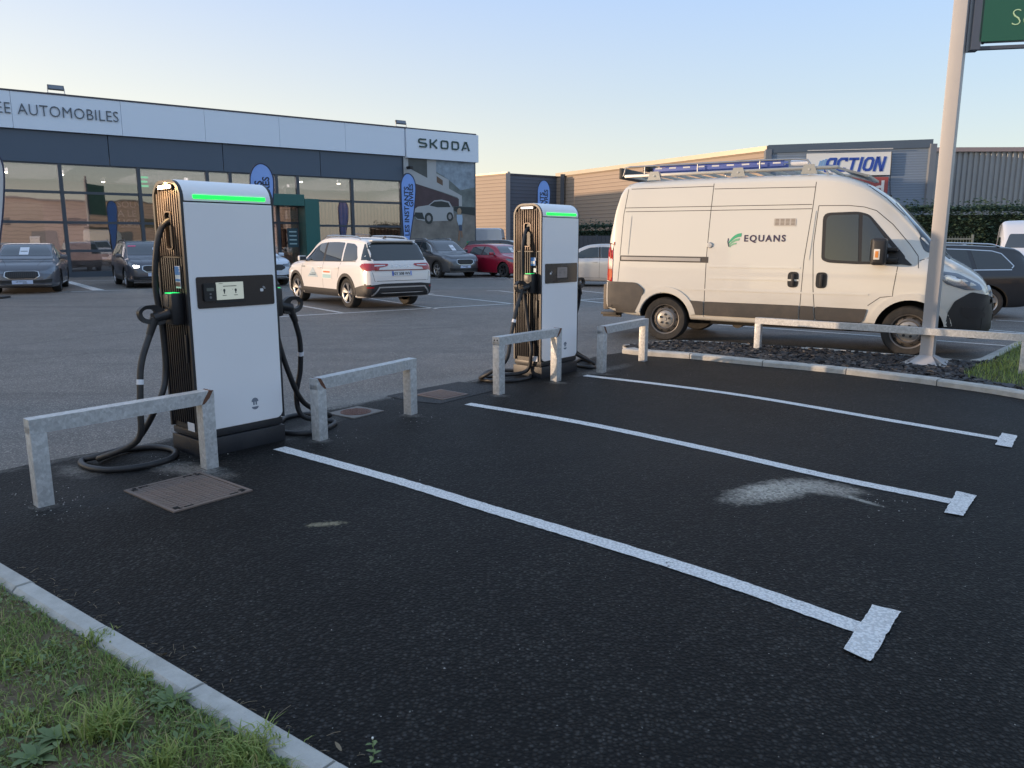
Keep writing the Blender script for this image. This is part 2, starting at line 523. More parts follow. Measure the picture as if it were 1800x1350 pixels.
def sheet(name, pts, z, m, kind='structure', thick=0.004):
    """flat sheet outlined by points, any outline"""
    tris = tessellate_polygon([[Vector((p[0], p[1], 0)) for p in pts]])
    mb = MB(); mb.add([(p[0], p[1], z) for p in pts], [tuple(t) for t in tris])
    o = mb.build(name, m, kind=kind)
    me = o.data
    if me.polygons and me.polygons[0].normal.z < 0: me.flip_normals()
    return o

sheet('lot_asphalt', [(-400, -300), (500, -300), (500, 900), (-400, 900)], 0.0, M_OLD)
# newly laid asphalt of the charging bays, its edge a little uneven
A, B = P(0, 828), P(1090, 620)
dAB = (B - A).normalized(); nAB = Vector((-dAB.y, dAB.x, 0))
edge = [A - dAB * 9]
L = (B - A).length
for i in range(61):
    edge.append(A + dAB * (L * i / 60) + nAB * (random.uniform(-.018, .018) + .03 * math.sin(i * .7)))
isl_front = [P(1092, 618), P(1120, 622), P(1207, 629), P(1338, 643), P(1440, 653), P(1488, 659), P(1615, 673), P(1740, 692), P(1800, 702)]
dI = (isl_front[-1] - isl_front[-2]).normalized()
isl_front.append(isl_front[-1] + dI * 7)
sheet('parking_bay_asphalt', edge + isl_front[1:] + [Vector((16, 1, 0)), Vector((16, -9, 0)), Vector((-12, -9, 0))], 0.004, M_NEW)
sheet('asphalt_patch', [P(679, 697), P(742, 684), P(807, 672), P(868, 679), P(866, 688), P(773, 711), P(722, 706)], 0.008, M_PATCHA)

def strip(name, pts, w, z, m, ragged=0.0, step=.03):
    pts = [Vector((p[0], p[1], 0)) for p in pts]
    dense = []
    for a, b in zip(pts, pts[1:]):
        k = max(1, int((b - a).length / step)) if ragged else 1
        dense += [a.lerp(b, i / k) for i in range(k)]
    dense.append(pts[-1])
    vs = []
    for i, p in enumerate(dense):
        t = (dense[min(i + 1, len(dense) - 1)] - dense[max(i - 1, 0)]).normalized()
        n = Vector((-t.y, t.x, 0))
        for s in (1, -1):
            q = p + n * s * (w / 2 + random.uniform(-ragged, ragged)); vs.append((q.x, q.y, z))
    fs = [(2 * i, 2 * i + 1, 2 * i + 3, 2 * i + 2) for i in range(len(dense) - 1)]
    o = MB().add(vs, fs).build(name, m, kind='structure', recalc=False)
    if o.data.polygons[0].normal.z < 0: o.data.flip_normals()
    return o

for line, head in (([P(491, 789), P(690, 844), P(870, 899), P(1200, 999), P(1510, 1106)], [(1533, 1067), (1582, 1079), (1530, 1167), (1483, 1145)]),
                   ([P(822, 711), P(1020, 744), P(1240, 790), P(1460, 840), P(1672, 883)], [(1681, 866), (1716, 874), (1693, 910), (1660, 904)]),
                   ([P(1028, 661), P(1180, 679), P(1330, 700), P(1540, 736), P(1758, 773)], [(1761, 763), (1788, 768), (1778, 789), (1749, 784)])):
    strip('bay_line', [p for p in catmull(line, 6)], 0.108, 0.008, M_PAINT, ragged=.003)
    q = [P(*h) for h in head]
    pts = []
    for i in range(4):
        a, b = q[i], q[(i + 1) % 4]
        k = int((b - a).length / .03)
        pts += [a.lerp(b, j / k) + Vector((random.uniform(-.003, .003), random.uniform(-.003, .003), 0)) for j in range(k)]
    sheet('bay_line_end', pts, 0.012, M_PAINT)

for a, b, w in (((489, 557), (1061, 525), .11), ((520, 536), (601, 550), .11), ((651, 525), (768, 543), .11), ((738, 516), (900, 534), .11),
                ((738, 516.5), (762, 516), .11), ((855, 511.5), (878, 511), .11), ((875, 511), (1062, 533), .11), ((1020, 511), (1062, 515.5), .11),
                ((747, 491.5), (905, 489), .12), ((835, 484), (905, 490), .12), ((0, 517.5), (23, 516.5), .11), ((30, 516), (46, 515.3), .11),
                ((60, 515.2), (70, 514.8), .11), ((84, 514.5), (93, 514.2), .11), ((101, 514), (119, 513.4), .11), ((125, 513), (241, 509), .12),
                ((246, 509), (275, 508), .11), ((118, 494.5), (213, 492), .12), ((213, 492), (270, 490), .12), ((1262, 571), (1500, 588), .10), ((1500, 588), (1768, 608), .10),
                ((1736, 580), (1830, 588), .10), ((1750, 563), (1830, 567), .10), ((-60, 497), (0, 496), .12)):
    strip('lot_line', [P(*a), P(*b)], w, 0.0045, M_PAINT2)
sheet('lot_hatch', [P(111, 495.5), P(126, 495), P(185, 510.5), P(163, 511)], 0.009, M_PAINT2)

# ---- kerbs, stone by stone
M_KERB = mat('kerb_concrete', (0.50, 0.49, 0.455), .85, var=.18, vscale=9, bump=.5, bscale=160, dirt=(.20, .19, .16, .5), dscale=7)
def kerb(name, outer, inner, h, stone, label=None, depth=.12, z0=-.1, start=0.0):
    """row of kerb stones between an outer and an inner line given as matching polylines"""
    root = bpy.data.objects.new(name, None); COL.objects.link(root); root['kind'] = 'structure'
    if label: root['label'] = label
    seg = [0]
    for a, b in zip(outer, outer[1:]): seg.append(seg[-1] + (b - a).length)
    def at(s):
        for i in range(len(outer) - 1):
            if s <= seg[i + 1] or i == len(outer) - 2:
                t = (s - seg[i]) / max(1e-6, seg[i + 1] - seg[i])
                return outer[i].lerp(outer[i + 1], t), inner[i].lerp(inner[i + 1], t)
    s = start
    while s < seg[-1] - .05:
        e = min(s + stone, seg[-1])
        n = 5; g = .006
        ts = [s + g + (e - s - 2 * g) * i / n for i in range(n + 1)]
        vs = []; r = .018
        dz = random.uniform(-.004, .004)
        for t in ts:
            o, i = at(t); w = (i - o).normalized()
            for q, z in ((o, z0), (o, h - r), (o + w * r, h), (i - w * r, h), (i, h - r), (i, z0)):
                vs.append((q.x, q.y, z + dz))
        fs = []
        for k in range(n):
            for j in range(6):
                fs.append((k * 6 + j, k * 6 + (j + 1) % 6, (k + 1) * 6 + (j + 1) % 6, (k + 1) * 6 + j))
        fs += [tuple(range(6)), tuple(range(n * 6, n * 6 + 6))]
        MB().add(vs, fs).build('kerb_stone', M_KERB, root)
        s = e
    return root

K0, K1 = P(0, 986, .05), P(622, 1350, .05)
dK = (K1 - K0).normalized()
I0, I1 = P(0, 1020, .05), P(500, 1340, .05)
nK = Vector((-dK.y, dK.x, 0))
if nK.dot(I0 - K0) < 0: nK = -nK
wK = abs((I0 - K0).dot(nK)) * .5 + abs((I1 - K0).dot(nK)) * .5
jt = (P(366, 1200, .05) - K0).dot(dK)
ks = K0 + dK * (jt - 8 * .66)
sj = (P(366, 1200, .05) - P(194, 1100, .05)).length
ks = K0 + dK * (jt - round(5 / sj) * sj); ke = K0 + dK * (jt + 4 * sj)
kerb('kerb', [ks, ke], [ks + nK * wK, ke + nK * wK], .055, sj)

isl_out = [P(1093, 614, .06), P(1120, 617.5, .06), P(1207, 623, .06), P(1338, 636, .06), P(1440, 645, .06), P(1488, 650, .06), P(1615, 665, .06), P(1740, 682, .06), P(1800, 692, .06)]
isl_out = [Vector((p.x, p.y, 0)) for p in isl_out]
isl_out.append(isl_out[-1] + (isl_out[-1] - isl_out[-2]).normalized() * 6)
isl_in = []
for i, p in enumerate(isl_out):
    t = (isl_out[min(i + 1, len(isl_out) - 1)] - isl_out[max(i - 1, 0)]).normalized()
    isl_in.append(p + Vector((-t.y, t.x, 0)) * .15)
isl_in[0] = isl_in[0] + Vector((.1, .0, 0))
kerb('island_kerb', isl_out, isl_in, .075, 1.0)
bo = [P(1094, 608, .04), P(1182, 599, .04), P(1240, 601, .04), P(1444, 614, .04), P(1607, 627, .04), P(1700, 636, .04)]
bo = [Vector((p.x, p.y, 0)) for p in bo]
bi = []
for i, p in enumerate(bo):
    t = (bo[min(i + 1, len(bo) - 1)] - bo[max(i - 1, 0)]).normalized()
    bi.append(p - Vector((-t.y, t.x, 0)) * .08)
kerb('island_back_kerb', bo, bi, .06, 1.0)
ro = [P(1700, 637, .04), P(1719, 634, .04), P(1782, 604, .04), P(1850, 572, .04)]
ro = [Vector((p.x, p.y, 0)) for p in ro]
ri = [p + Vector((.10, -.06, 0)) for p in ro]
kerb('grass_edge_kerb', ro, ri, .07, 1.0)

# ---- soil and grass
M_SOIL = mat('soil', (0.16, 0.115, 0.072), .95, var=.5, vscale=9, bump=1.0, bscale=60, dirt=(.05, .075, .02, .8), dscale=5)
def grass_mat(name, c1, c2, c3):
    m, nt, b, co = newmat(name)
    at = nt.n('ShaderNodeAttribute'); at.attribute_name = 'tone'
    col = nt.ramp(at.outputs['Fac'], [(0.0, c1), (0.55, c2), (0.85, c3), (1.0, (0.42, 0.34, 0.18))])
    nt.l(col, b.inputs['Base Color']); b.inputs['Roughness'].default_value = .55
    b.inputs['Specular IOR Level'].default_value = .3
    tr = nt.n('ShaderNodeBsdfTranslucent'); nt.l(col, tr.inputs['Color'])
    mx = nt.n('ShaderNodeMixShader'); mx.inputs[0].default_value = .25
    out = [n for n in nt.nt.nodes if n.type == 'OUTPUT_MATERIAL'][0]
    nt.l(b.outputs[0], mx.inputs[1]); nt.l(tr.outputs[0], mx.inputs[2]); nt.l(mx.outputs[0], out.inputs['Surface'])
    return m
M_GRASS = grass_mat('grass_blades', (0.14, 0.21, 0.055), (0.24, 0.32, 0.085), (0.37, 0.42, 0.13))
M_LEAF = grass_mat('weed_leaves', (0.12, 0.175, 0.075), (0.18, 0.25, 0.11), (0.26, 0.33, 0.14))

def tone_mesh(name, V, F, tone, m, **k):
    me = bpy.data.meshes.new(name)
    me.vertices.add(len(V)); me.vertices.foreach_set('co', np.asarray(V, dtype=np.float32).ravel())
    F = np.asarray(F, dtype=np.int32); n, w = F.shape
    me.loops.add(n * w); me.loops.foreach_set('vertex_index', F.ravel())
    me.polygons.add(n); me.polygons.foreach_set('loop_start', np.arange(n, dtype=np.int32) * w)
    me.update(calc_edges=True)
    a = me.attributes.new('tone', 'FLOAT', 'POINT'); a.data.foreach_set('value', np.asarray(tone, dtype=np.float32))
    me.materials.append(m); me.validate()
    return link(name, me, **k)

rng = np.random.default_rng(5)
def blades(pos, height, width, lean, tone):
    """curved tapering blades, 5 vertices each"""
    n = len(pos); az = rng.uniform(0, 2 * np.pi, n)
    d = np.stack([np.cos(az), np.sin(az), np.zeros(n)], 1); s = np.stack([-np.sin(az), np.cos(az), np.zeros(n)], 1)
    up = np.array([0, 0, 1.0])
    h = height[:, None]; w = width[:, None] / 2; l = (lean * height)[:, None]
    b0 = pos - s * w; b1 = pos + s * w
    mid = pos + up * h * .6 + d * l * .35
    m0 = mid - s * w * .75; m1 = mid + s * w * .75
    tip = pos + up * h * (1 - .25 * np.minimum(lean, 1))[:, None] + d * l
    V = np.stack([b0, b1, m1, m0, tip], 1).reshape(-1, 3)
    i = np.arange(n)[:, None] * 5
    F = np.concatenate([i + np.array([[0, 1, 2]]), i + np.array([[0, 2, 3]]), i + np.array([[3, 2, 4]])], 1).reshape(-1, 3)
    return V, F, np.repeat(tone, 5)

def vnoise(p, sc, seed=0):
    from mathutils import noise as mn
    return np.array([mn.noise(Vector((a[0] * sc + seed, a[1] * sc - seed, seed * .37))) for a in p])

I_base = K0 + nK * (wK + .01)
def soil_h(x, y):
    from mathutils import noise as mn
    return .030 + .010 * mn.noise(Vector((x * 3, y * 3, 0))) + .006 * mn.noise(Vector((x * 11, y * 11, 3)))
mb = MB(); NX, NY = 90, 40
for j in range(NY + 1):
    for i in range(NX + 1):
        q = I_base + dK * (-6 + 10 * i / NX) + nK * (4.5 * (j / NY) ** 1.4)
        mb.v.append((q.x, q.y, soil_h(q.x, q.y) + (.0 if j else -.0)))
for j in range(NY):
    for i in range(NX):
        k = j * (NX + 1) + i; mb.f.append([k, k + 1, k + NX + 2, k + NX + 1]); mb.m.append(0)
mb.build('soil', M_SOIL, smooth=60, kind='structure')
# visible wedge only
def wedge_points(n, lo, hi, dmax):
    a = rng.uniform(lo, hi, n); b = rng.uniform(0, 1, n) ** 1.1 * dmax
    p = np.array(I_base)[None, :] + np.outer(a, np.array(dK)) + np.outer(b, np.array(nK))
    return p
Lk = (K1 - K0).length
pos = wedge_points(84000, -1.6, Lk + .8, 1.9)
den = vnoise(pos, 2.2, 3) + .5 * vnoise(pos, 7, 9)
keep = rng.uniform(0, 1, len(pos)) < np.clip(.78 + den * 1.0, .15, 1)
pos = pos[keep]; den = den[keep]
pos[:, 2] = [soil_h(x, y) for x, y in pos[:, :2]]
n = len(pos)
hh = rng.uniform(.012, .040, n) * (1 + .7 * np.clip(den, -.4, .8))
tone = np.clip(.38 + .30 * rng.standard_normal(n) * .6 + .35 * vnoise(pos, 1.7, 21), 0, .86)
tone[rng.uniform(0, 1, n) < .10] = 1.0
V, F, T = blades(pos, hh, rng.uniform(.0025, .005, n), rng.uniform(.2, 1.9, n), tone)
tag_o = tone_mesh('grass', V, F, T, M_GRASS, kind='stuff')
tag(tag_o, 'patchy short grass with bare soil beside the pale kerb', 'grass')

def leaf_shape(L_, W_, droop, n=4):
    """leaf along +X, drooping"""
    vs = []
    for i in range(n + 1):
        t = i / n; w = W_ * math.sin(math.pi * min(1, t * .9 + .08)) ** .8
        z = L_ * (.35 * t - droop * t * t)
        vs += [(L_ * t, -w / 2, z + w * .15), (L_ * t, 0, z), (L_ * t, w / 2, z + w * .15)]
    fs = []
    for i in range(n):
        a = i * 3
        fs += [(a, a + 3, a + 4, a + 1), (a + 1, a + 4, a + 5, a + 2)]
    return vs, fs
# small ground-cover leaves (clover and the like), nobody could count them
pos = wedge_points(9000, -1.2, Lk + .6, 1.5)
den = vnoise(pos, 3.1, 40)
pos = pos[(den > .0)]
VV = []; FF = []; TT = []; 
for p in pos[:4200]:
    z = soil_h(p[0], p[1]) + random.uniform(.006, .028)
    R = Matrix.Translation((p[0], p[1], z)) @ Matrix.Rotation(random.uniform(0, 6.28), 4, 'Z') @ Matrix.Rotation(random.uniform(-.5, .3), 4, 'Y')
    vs, fs = leaf_shape(random.uniform(.012, .03), random.uniform(.008, .016), .2, 2)
    o = len(VV); VV += [tuple(R @ Vector(v)) for v in vs]; FF += [[o + i for i in f] for f in fs]; TT += [random.uniform(.1, .75)] * len(vs)
tag(tone_mesh('ground_cover', VV, FF, TT, M_LEAF, kind='stuff'), 'small clover leaves creeping between the grass by the kerb', 'clover')

def tuft(px, py, n, h, spread, label):
    c = P(px, py, .03); c.z = soil_h(c.x, c.y)
    pos = np.array(c)[None, :] + np.concatenate([rng.normal(0, spread, (n, 2)), np.zeros((n, 1))], 1)
    V, F, T = blades(pos - np.array(c), rng.uniform(.45, .85, n) * h, rng.uniform(.004, .008, n), rng.uniform(.1, 1.3, n), np.clip(rng.normal(.66, .16, n), 0, .97))
    o = tone_mesh('grass_tuft', V, F, T, M_GRASS); o.location = c
    return tag(o, label, 'grass tuft', 'grass tufts beside the kerb')
tuft(190, 1290, 240, .13, .035, 'largest bright tuft of long grass in the middle of the verge')
tuft(440, 1325, 260, .09, .045, 'dense grass tuft close against the near end of the pale kerb')
tuft(295, 1345, 120, .10, .03, 'grass tuft at the bottom edge of the verge left of the dense one')
tuft(170, 1130, 110, .06, .035, 'small grass tuft touching the kerb beside its first joint')
tuft(262, 1195, 60, .05, .02, 'little green tuft pressed on the kerb between its two joints')
tuft(40, 1165, 150, .07, .06, 'spreading green tuft near the left end of the verge')
tuft(50, 1270, 130, .07, .06, 'low dark green tuft on the far left of the verge')

def rosette(px, py, n, L_, label):
    c = P(px, py, .03); c.z = soil_h(c.x, c.y) + .005
    root = thing('weed_plant', label, 'weed', c, 0, 'broad-leaved weeds in the verge')
    for i in range(n):
        vs, fs = leaf_shape(L_ * random.uniform(.7, 1.1), L_ * random.uniform(.28, .4), random.uniform(.25, .45))
        R = Matrix.Rotation(i * 2.4 + random.uniform(-.2, .2), 4, 'Z') @ Matrix.Rotation(-random.uniform(0, .5), 4, 'Y')
        o = tone_mesh('leaf', [tuple(R @ Vector(v)) for v in vs], fs, [random.uniform(.2, .8)] * len(vs), M_LEAF)
        o.parent = root
    return root
rosette(300, 1240, 13, .075, 'broad-leaved weed close to the kerb by its second joint')
rosette(378, 1288, 9, .07, 'flat pale rosette of wide leaves near the inner kerb edge')
rosette(100, 1300, 16, .08, 'wide leafy weed left of the largest grass tuft')
rosette(60, 1335, 14, .08, 'leafy weed at the lower left corner of the verge')
rosette(490, 1345, 10, .05, 'small bright weed at the foot of the near kerb stone')
rosette(130, 1215, 9, .05, 'small grey-green weed above the largest grass tuft')
# little sprig growing through the asphalt edge
c = P(655, 1345); sp = thing('sprig_plant', 'small seedling with a white tip growing at the asphalt edge past the kerb', 'plant', c)
MB().tube([(0, 0, 0), (.005, 0, .04), (.002, .004, .085)], .0012, 5).build('stem', mat('stem_green', (.12, .17, .06)), sp, smooth=60)
for i in range(9):
    vs, fs = leaf_shape(random.uniform(.018, .03), .011, .25, 3)
    R = Matrix.Translation((.002, 0, .008 + .009 * i)) @ Matrix.Rotation(i * 2.3, 4, 'Z')
    o = tone_mesh('leaf', [tuple(R @ Vector(v)) for v in vs], fs, [random.uniform(.5, .9)] * len(vs), M_LEAF); o.parent = sp
MB().box((.002, .004, .088), (.006, .006, .006), ch=.002).build('flower', mat('petal_white', (.75, .75, .7)), sp)

# right-hand grass by the long rail
gpoly = [P(1690, 668), P(1712, 650), P(1745, 640), P(1782, 612), P(1850, 578), P(1990, 600), P(1990, 730), P(1850, 697), P(1800, 689)]
gz = .055
cx = sum(p.x for p in gpoly) / len(gpoly); cy = sum(p.y for p in gpoly) / len(gpoly)
M_SOIL2 = mat('verge_soil', (0.05, 0.06, 0.02), .95, var=.4, vscale=9, bump=1.0, bscale=60)
sheet('verge_soil', [(p.x, p.y) for p in gpoly], gz - .02, M_SOIL2)
def inside(x, y, poly):
    c = False
    for i in range(len(poly)):
        a, b = poly[i - 1], poly[i]
        if (a.y > y) != (b.y > y) and x < (b.x - a.x) * (y - a.y) / (b.y - a.y) + a.x: c = not c
    return c
xs = [p.x for p in gpoly]; ys = [p.y for p in gpoly]
pp = np.array([(x, y, gz - .02) for x, y in zip(rng.uniform(min(xs), max(xs), 24000), rng.uniform(min(ys), max(ys), 24000)) if inside(x, y, gpoly)])
n = len(pp)
V, F, T = blades(pp, rng.uniform(.04, .11, n), rng.uniform(.005, .009, n), rng.uniform(.2, 1.5, n), np.clip(rng.normal(.5, .2, n) + .3 * vnoise(pp, 1.3, 4), 0, .97))
tag(tone_mesh('verge_grass', V, F, T, M_GRASS, kind='stuff'), 'bright green grass verge under the right end of the long rail', 'grass')

# slate chips in the island bed
front = isl_in[:-1]; back = bi + ri[1:3]
bed = [Vector((p.x, p.y, 0)) for p in front] + [Vector((p.x, p.y, 0)) for p in back[::-1]]
M_BED = mat('bed_earth', (0.022, 0.021, 0.022), .9, var=.3, vscale=20)
sheet('slate_bed', [(p.x, p.y) for p in bed], .02, M_BED)
def slate_mat():
    m, nt, b, co = newmat('slate')
    at = nt.n('ShaderNodeAttribute'); at.attribute_name = 'tone'
    nt.l(nt.ramp(at.outputs['Fac'], [(0, (.016, .016, .019)), (.7, (.045, .044, .048)), (1, (.10, .095, .09))]), b.inputs['Base Color'])
    b.inputs['Roughness'].default_value = .55
    return m
VV = []; FF = []; TT = []
xs = [p.x for p in bed]; ys = [p.y for p in bed]; k = 0
while k < 3800:
    x, y = random.uniform(min(xs), max(xs)), random.uniform(min(ys), max(ys))
    if not inside(x, y, bed) or inside(x, y, gpoly): continue
    k += 1
    R = Matrix.Translation((x, y, random.uniform(.025, .06))) @ Matrix.Rotation(random.uniform(0, 6.28), 4, 'Z') @ Matrix.Rotation(random.gauss(0, .28), 4, 'X') @ Matrix.Rotation(random.gauss(0, .2), 4, 'Y')
    a, b, t = random.uniform(.03, .075), random.uniform(.018, .04), random.uniform(.004, .009)
    poly = [(-a * random.uniform(.8, 1), -b * .6), (a * .3, -b * random.uniform(.7, 1.1)), (a, -b * .2), (a * random.uniform(.5, .8), b), (-a * .6, b * random.uniform(.6, 1))]
    o = len(VV); VV += [tuple(R @ Vector((u, v, z))) for z in (-t, t) for u, v in poly]
    FF += [[o + 5 + i for i in range(5)][:4], [o + 5, o + 8, o + 9, o + 9]] + [[o + i, o + (i + 1) % 5, o + 5 + (i + 1) % 5, o + 5 + i] for i in range(5)]
    TT += [random.random() ** 1.6] * 10
FF = [f for f in FF if len(set(f)) == 4]
# close the top pentagon with a second quad strip made of triangles folded in
me_s = MB(); me_s.v = VV; me_s.f = FF + [[o + 5, o + 8, o + 9] for o in range(0, len(VV), 10)]; me_s.m = [0] * len(me_s.f)
so = me_s.build('slate_chips', slate_mat(), kind='stuff', recalc=False)
a = so.data.attributes.new('tone', 'FLOAT', 'POINT'); a.data.foreach_set('value', TT)
tag(so, 'dark slate chips filling the island bed beside the van', 'slate chips')

# loose grit and crumbs on the asphalt
VV = []; FF = []
def crumb(x, y, z, r):
    o = len(VV)
    for s in ((1, 0, 0), (0, 1, 0), (-1, 0, 0), (0, -1, 0), (0, 0, 1)):
        VV.append((x + s[0] * r * random.uniform(.6, 1.3), y + s[1] * r * random.uniform(.6, 1.3), z + s[2] * r * .8))
    for i in range(4): FF.append([o + i, o + (i + 1) % 4, o + 4])
for i in range(420):
    px, py = random.uniform(-20, 1850), 640 + 720 * random.random() ** 1.2
    q = P(px, py)
    if q.y > 9 or (q - K0).dot(nK) > 0: continue
    crumb(q.x, q.y, .0042, random.uniform(.001, .0032) * (1 if random.random() < .95 else 1.7))
for px, py, s, n in ((90, 880, 50, 50), (330, 815, 45, 45), (575, 770, 30, 20), (730, 735, 30, 18), (1060, 660, 30, 20), (110, 905, 40, 20), (1540, 890, 60, 25)):
    for i in range(n):
        q = P(random.gauss(px, s), random.gauss(py, s * .3)); crumb(q.x, q.y, .0042, random.uniform(.002, .006))
mb = MB(); mb.v = VV; mb.f = FF; mb.m = [0] * len(FF)
tag(mb.build('loose_grit', mat('grit_white', (.36, .35, .33), .8, var=.5, vscale=30), kind='stuff', recalc=False), 'scattered pale grit on the dark asphalt', 'grit')

# dry leaves and twigs along the kerb
M_DRY = mat('dry_leaf', (.26, .20, .13), .8, var=.4, vscale=8)
mb = MB()
for i in range(420):
    t = random.uniform(0, Lk); q = K0 + dK * t - nK * abs(random.gauss(0, .05))
    if i > 90: q = I_base + dK * random.uniform(-.5, Lk + .4) + nK * random.uniform(0, 1.3); q.z = .05
    p0 = Vector((q.x, q.y, (.05 if i > 90 else .006) + random.random() * .01)); d = Vector((random.gauss(0, .02), random.gauss(0, .02), random.uniform(-.002, .006)))
    mb.tube([p0, p0 + d * .5 + Vector((0, 0, .003)), p0 + d], .0009, 4)
tag(mb.build('leaf_litter', M_DRY, kind='stuff'), 'dry stalks and twigs lying along the kerb edge', 'litter')
for px, py, s, lab in ((290, 1152, .035, 'curled pale dead leaf lying on the edge of the kerb'), (408, 1125, .02, 'crumpled pale leaf alone on the black asphalt'),
                  (600, 1320, .03, 'brown dead leaf by the near end of the kerb'), (345, 1140, .014, 'tiny straw-coloured leaf scrap right of the curled leaf')):
    c = P(px, py, .01); vs, fs = leaf_shape(s, s * .6, -.2, 4)
    o = MB().add(vs, fs).build('dead_leaf', M_DRY, recalc=False, loc=c, rot=(.2, -.2, random.uniform(0, 6)))
    tag(o, lab, 'leaf', 'dead leaves on the asphalt')

# ---- access covers
M_IRON = mat('cast_iron', (.20, .155, .13), .62, metal=.15, var=.25, vscale=5, bump=.3, bscale=90, dirt=(.20, .13, .10, .5), dscale=6)
M_IRON_R = mat('rusty_iron', (.17, .085, .065), .7, metal=.2, var=.35, vscale=14, bump=.3, bscale=90, dirt=(.13, .10, .09, .7), dscale=14)
M_HOLE = mat('dark_hole', (.006, .006, .006), .9)
def frame_of(px4):
    q = [P(*p) for p in px4]; c = sum(q, Vector()) / 4
    ex = (q[1] - q[0] + q[2] - q[3]) / 2; ey = (q[3] - q[0] + q[2] - q[1]) / 2
    return c, ex.length, ey.length, math.atan2(ex.y, ex.x)
c, a, b, rz = frame_of([(216, 865), (353, 832), (444, 864), (307, 903)])
root = thing('access_cover', 'square cast iron cover with tread bars in front of the nearest charger', 'manhole cover', (c.x, c.y, .004), rz)
mb = MB(); w = .022
for s in (-1, 1):
    mb.box((0, s * (b / 2 - w / 2), .004), (a, w, .010)); mb.box((s * (a / 2 - w / 2), 0, .004), (w, b - 2 * w - .002, .010))
mb.build('frame', M_IRON, root)
ns = 8; sw = (a - 2 * w - .008) / ns
for i in range(ns):
    x = -a / 2 + w + .004 + sw * (i + .5)
    MB().box((x, 0, .002), (sw - .005, b - 2 * w - .01, .008)).build('plate_bar', M_IRON, root)
mb = MB()
for i in range(ns):
    for j in range(16):
        x = -a / 2 + w + .004 + sw * (i + .5); y = -b / 2 + w + (b - 2 * w) * (j + .5) / 16
        for s in (-1, 1):
            mb.box((x + s * sw * .2, y, .0075), (sw * .42, .006, .003), M=Matrix.Translation((x, y, 0)) @ Matrix.Rotation(s * .5, 4, 'Z') @ Matrix.Translation((-x, -y, 0)))
o = mb.build('tread', M_IRON, root, kind='stuff')
mb = MB()
for sx in (-1, 1):
    for sy in (-1, 1):
        for (dx, dy, ww, hh_) in ((.045, .045, .03, .03), (.11, .02, .055, .016), (.055, .012, .022, .012)):
            mb.box((sx * (a / 2 - dx), sy * (b / 2 - dy - .008), .0085), (ww, hh_, .004))
mb.build('lifting_slot', M_HOLE, root)

c, a, b, rz = frame_of([(585, 727), (631, 715), (673, 725), (612, 739)])
root = thing('round_cover', 'rusty round cover in a square concrete frame behind the second hoop barrier', 'manhole cover', (c.x, c.y, .004), rz)
MB().box((0, 0, .004), (a, b, .010)).build('frame', mat('frame_concrete', (.20, .185, .17), .9, var=.3, vscale=20, bump=.4, bscale=100), root)
r = min(a, b) * .40
MB().cyl((0, 0, .0), (0, 0, .013), r, n=36).build('lid', M_IRON_R, root)
mb = MB()
for i in range(-4, 5):
    for j in range(-4, 5):
        if math.hypot(i, j) < 4.3: mb.box((i * r / 4.8, j * r / 4.8, .014), (r / 9, r / 9, .004))
mb.build('tread', M_IRON_R, root, kind='stuff')
c, a, b, rz = frame_of([(733, 695), (776, 686), (822, 695), (776, 705)])
root = thing('wide_access_cover', 'worn square iron cover set in the black asphalt patch between the chargers', 'manhole cover', (c.x, c.y, .008), rz)
MB().box((0, 0, .003), (a, b, .008)).build('frame', M_IRON, root)
MB().box((0, 0, .006), (a * .86, b * .86, .008)).build('lid', M_IRON_R, root)
mb = MB()
for i in range(14):
    for j in range(7): mb.box(((i - 6.5) * a * .06, (j - 3) * b * .115, .011), (a * .035, b * .07, .003))
mb.build('tread', M_IRON, root, kind='stuff')
# ================================================================== chargers, hoops, sign pole
VP_DIR = (P(502, 775) - P(355, 807)).normalized()
CH_RZ = math.atan2(.764, .645)

M_SHELL = mat('charger_white', (0.91, 0.915, 0.93), .32, var=.015, vscale=2, coat=.25)
M_DARKP = mat('charger_dark', (0.018, 0.020, 0.025), .42, var=.1, dirt=(.09, .085, .08, .25), dscale=5)
M_PLINTH = mat('plinth_dark', (0.020, 0.023, 0.030), .45, var=.12, bump=.15, bscale=200, dirt=(.08, .075, .07, .25), dscale=4)
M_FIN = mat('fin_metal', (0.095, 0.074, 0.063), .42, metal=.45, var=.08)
M_FIN_SHADE = mat('fin_shaded', (0.020, 0.019, 0.021), .45, metal=.2, var=.08)  # same fins below the split, shade put into a darker colour
M_BLACK = mat('black_plastic', (0.018, 0.018, 0.020), .45, var=.15)
M_RUB = mat('cable_rubber', (0.020, 0.021, 0.024), .5, var=.2, vscale=30, dirt=(.07, .065, .06, .4), dscale=14)
M_PANEL = mat('control_panel', (0.034, 0.028, 0.026), .22, coat=.6)
M_GREENLED = mat('green_led', (0.0, .10, .02), .4, emit=(0.010, 1.0, 0.085), estr=.30)
M_GREENLED2 = mat('status_led', (0.0, .5, .15), .4, emit=(0.02, 1.0, 0.2), estr=.18)
M_SCREEN = mat('screen_face', (0.30, 0.32, 0.29), .2, emit=(.62, .68, .60), estr=.08)
M_SCREEN2 = mat('screen_dim', (0.10, 0.10, 0.11), .2, emit=(.5, .5, .55), estr=.02)
M_INK = mat('screen_ink', (.05, .06, .06), .5)
M_WHITE = mat('plain_white', (0.78, 0.78, 0.78), .5)
M_BLUE = mat('sticker_blue', (0.05, 0.22, 0.55), .5)
M_PAPER = mat('paper_white', (.72, .74, .78), .7, var=.05)
M_GREYP = mat('grey_print', (0.16, 0.19, 0.24), .5)
def lampmat(name, col, s): return mat(name, (.8, .8, .8), .3, emit=col, estr=s)

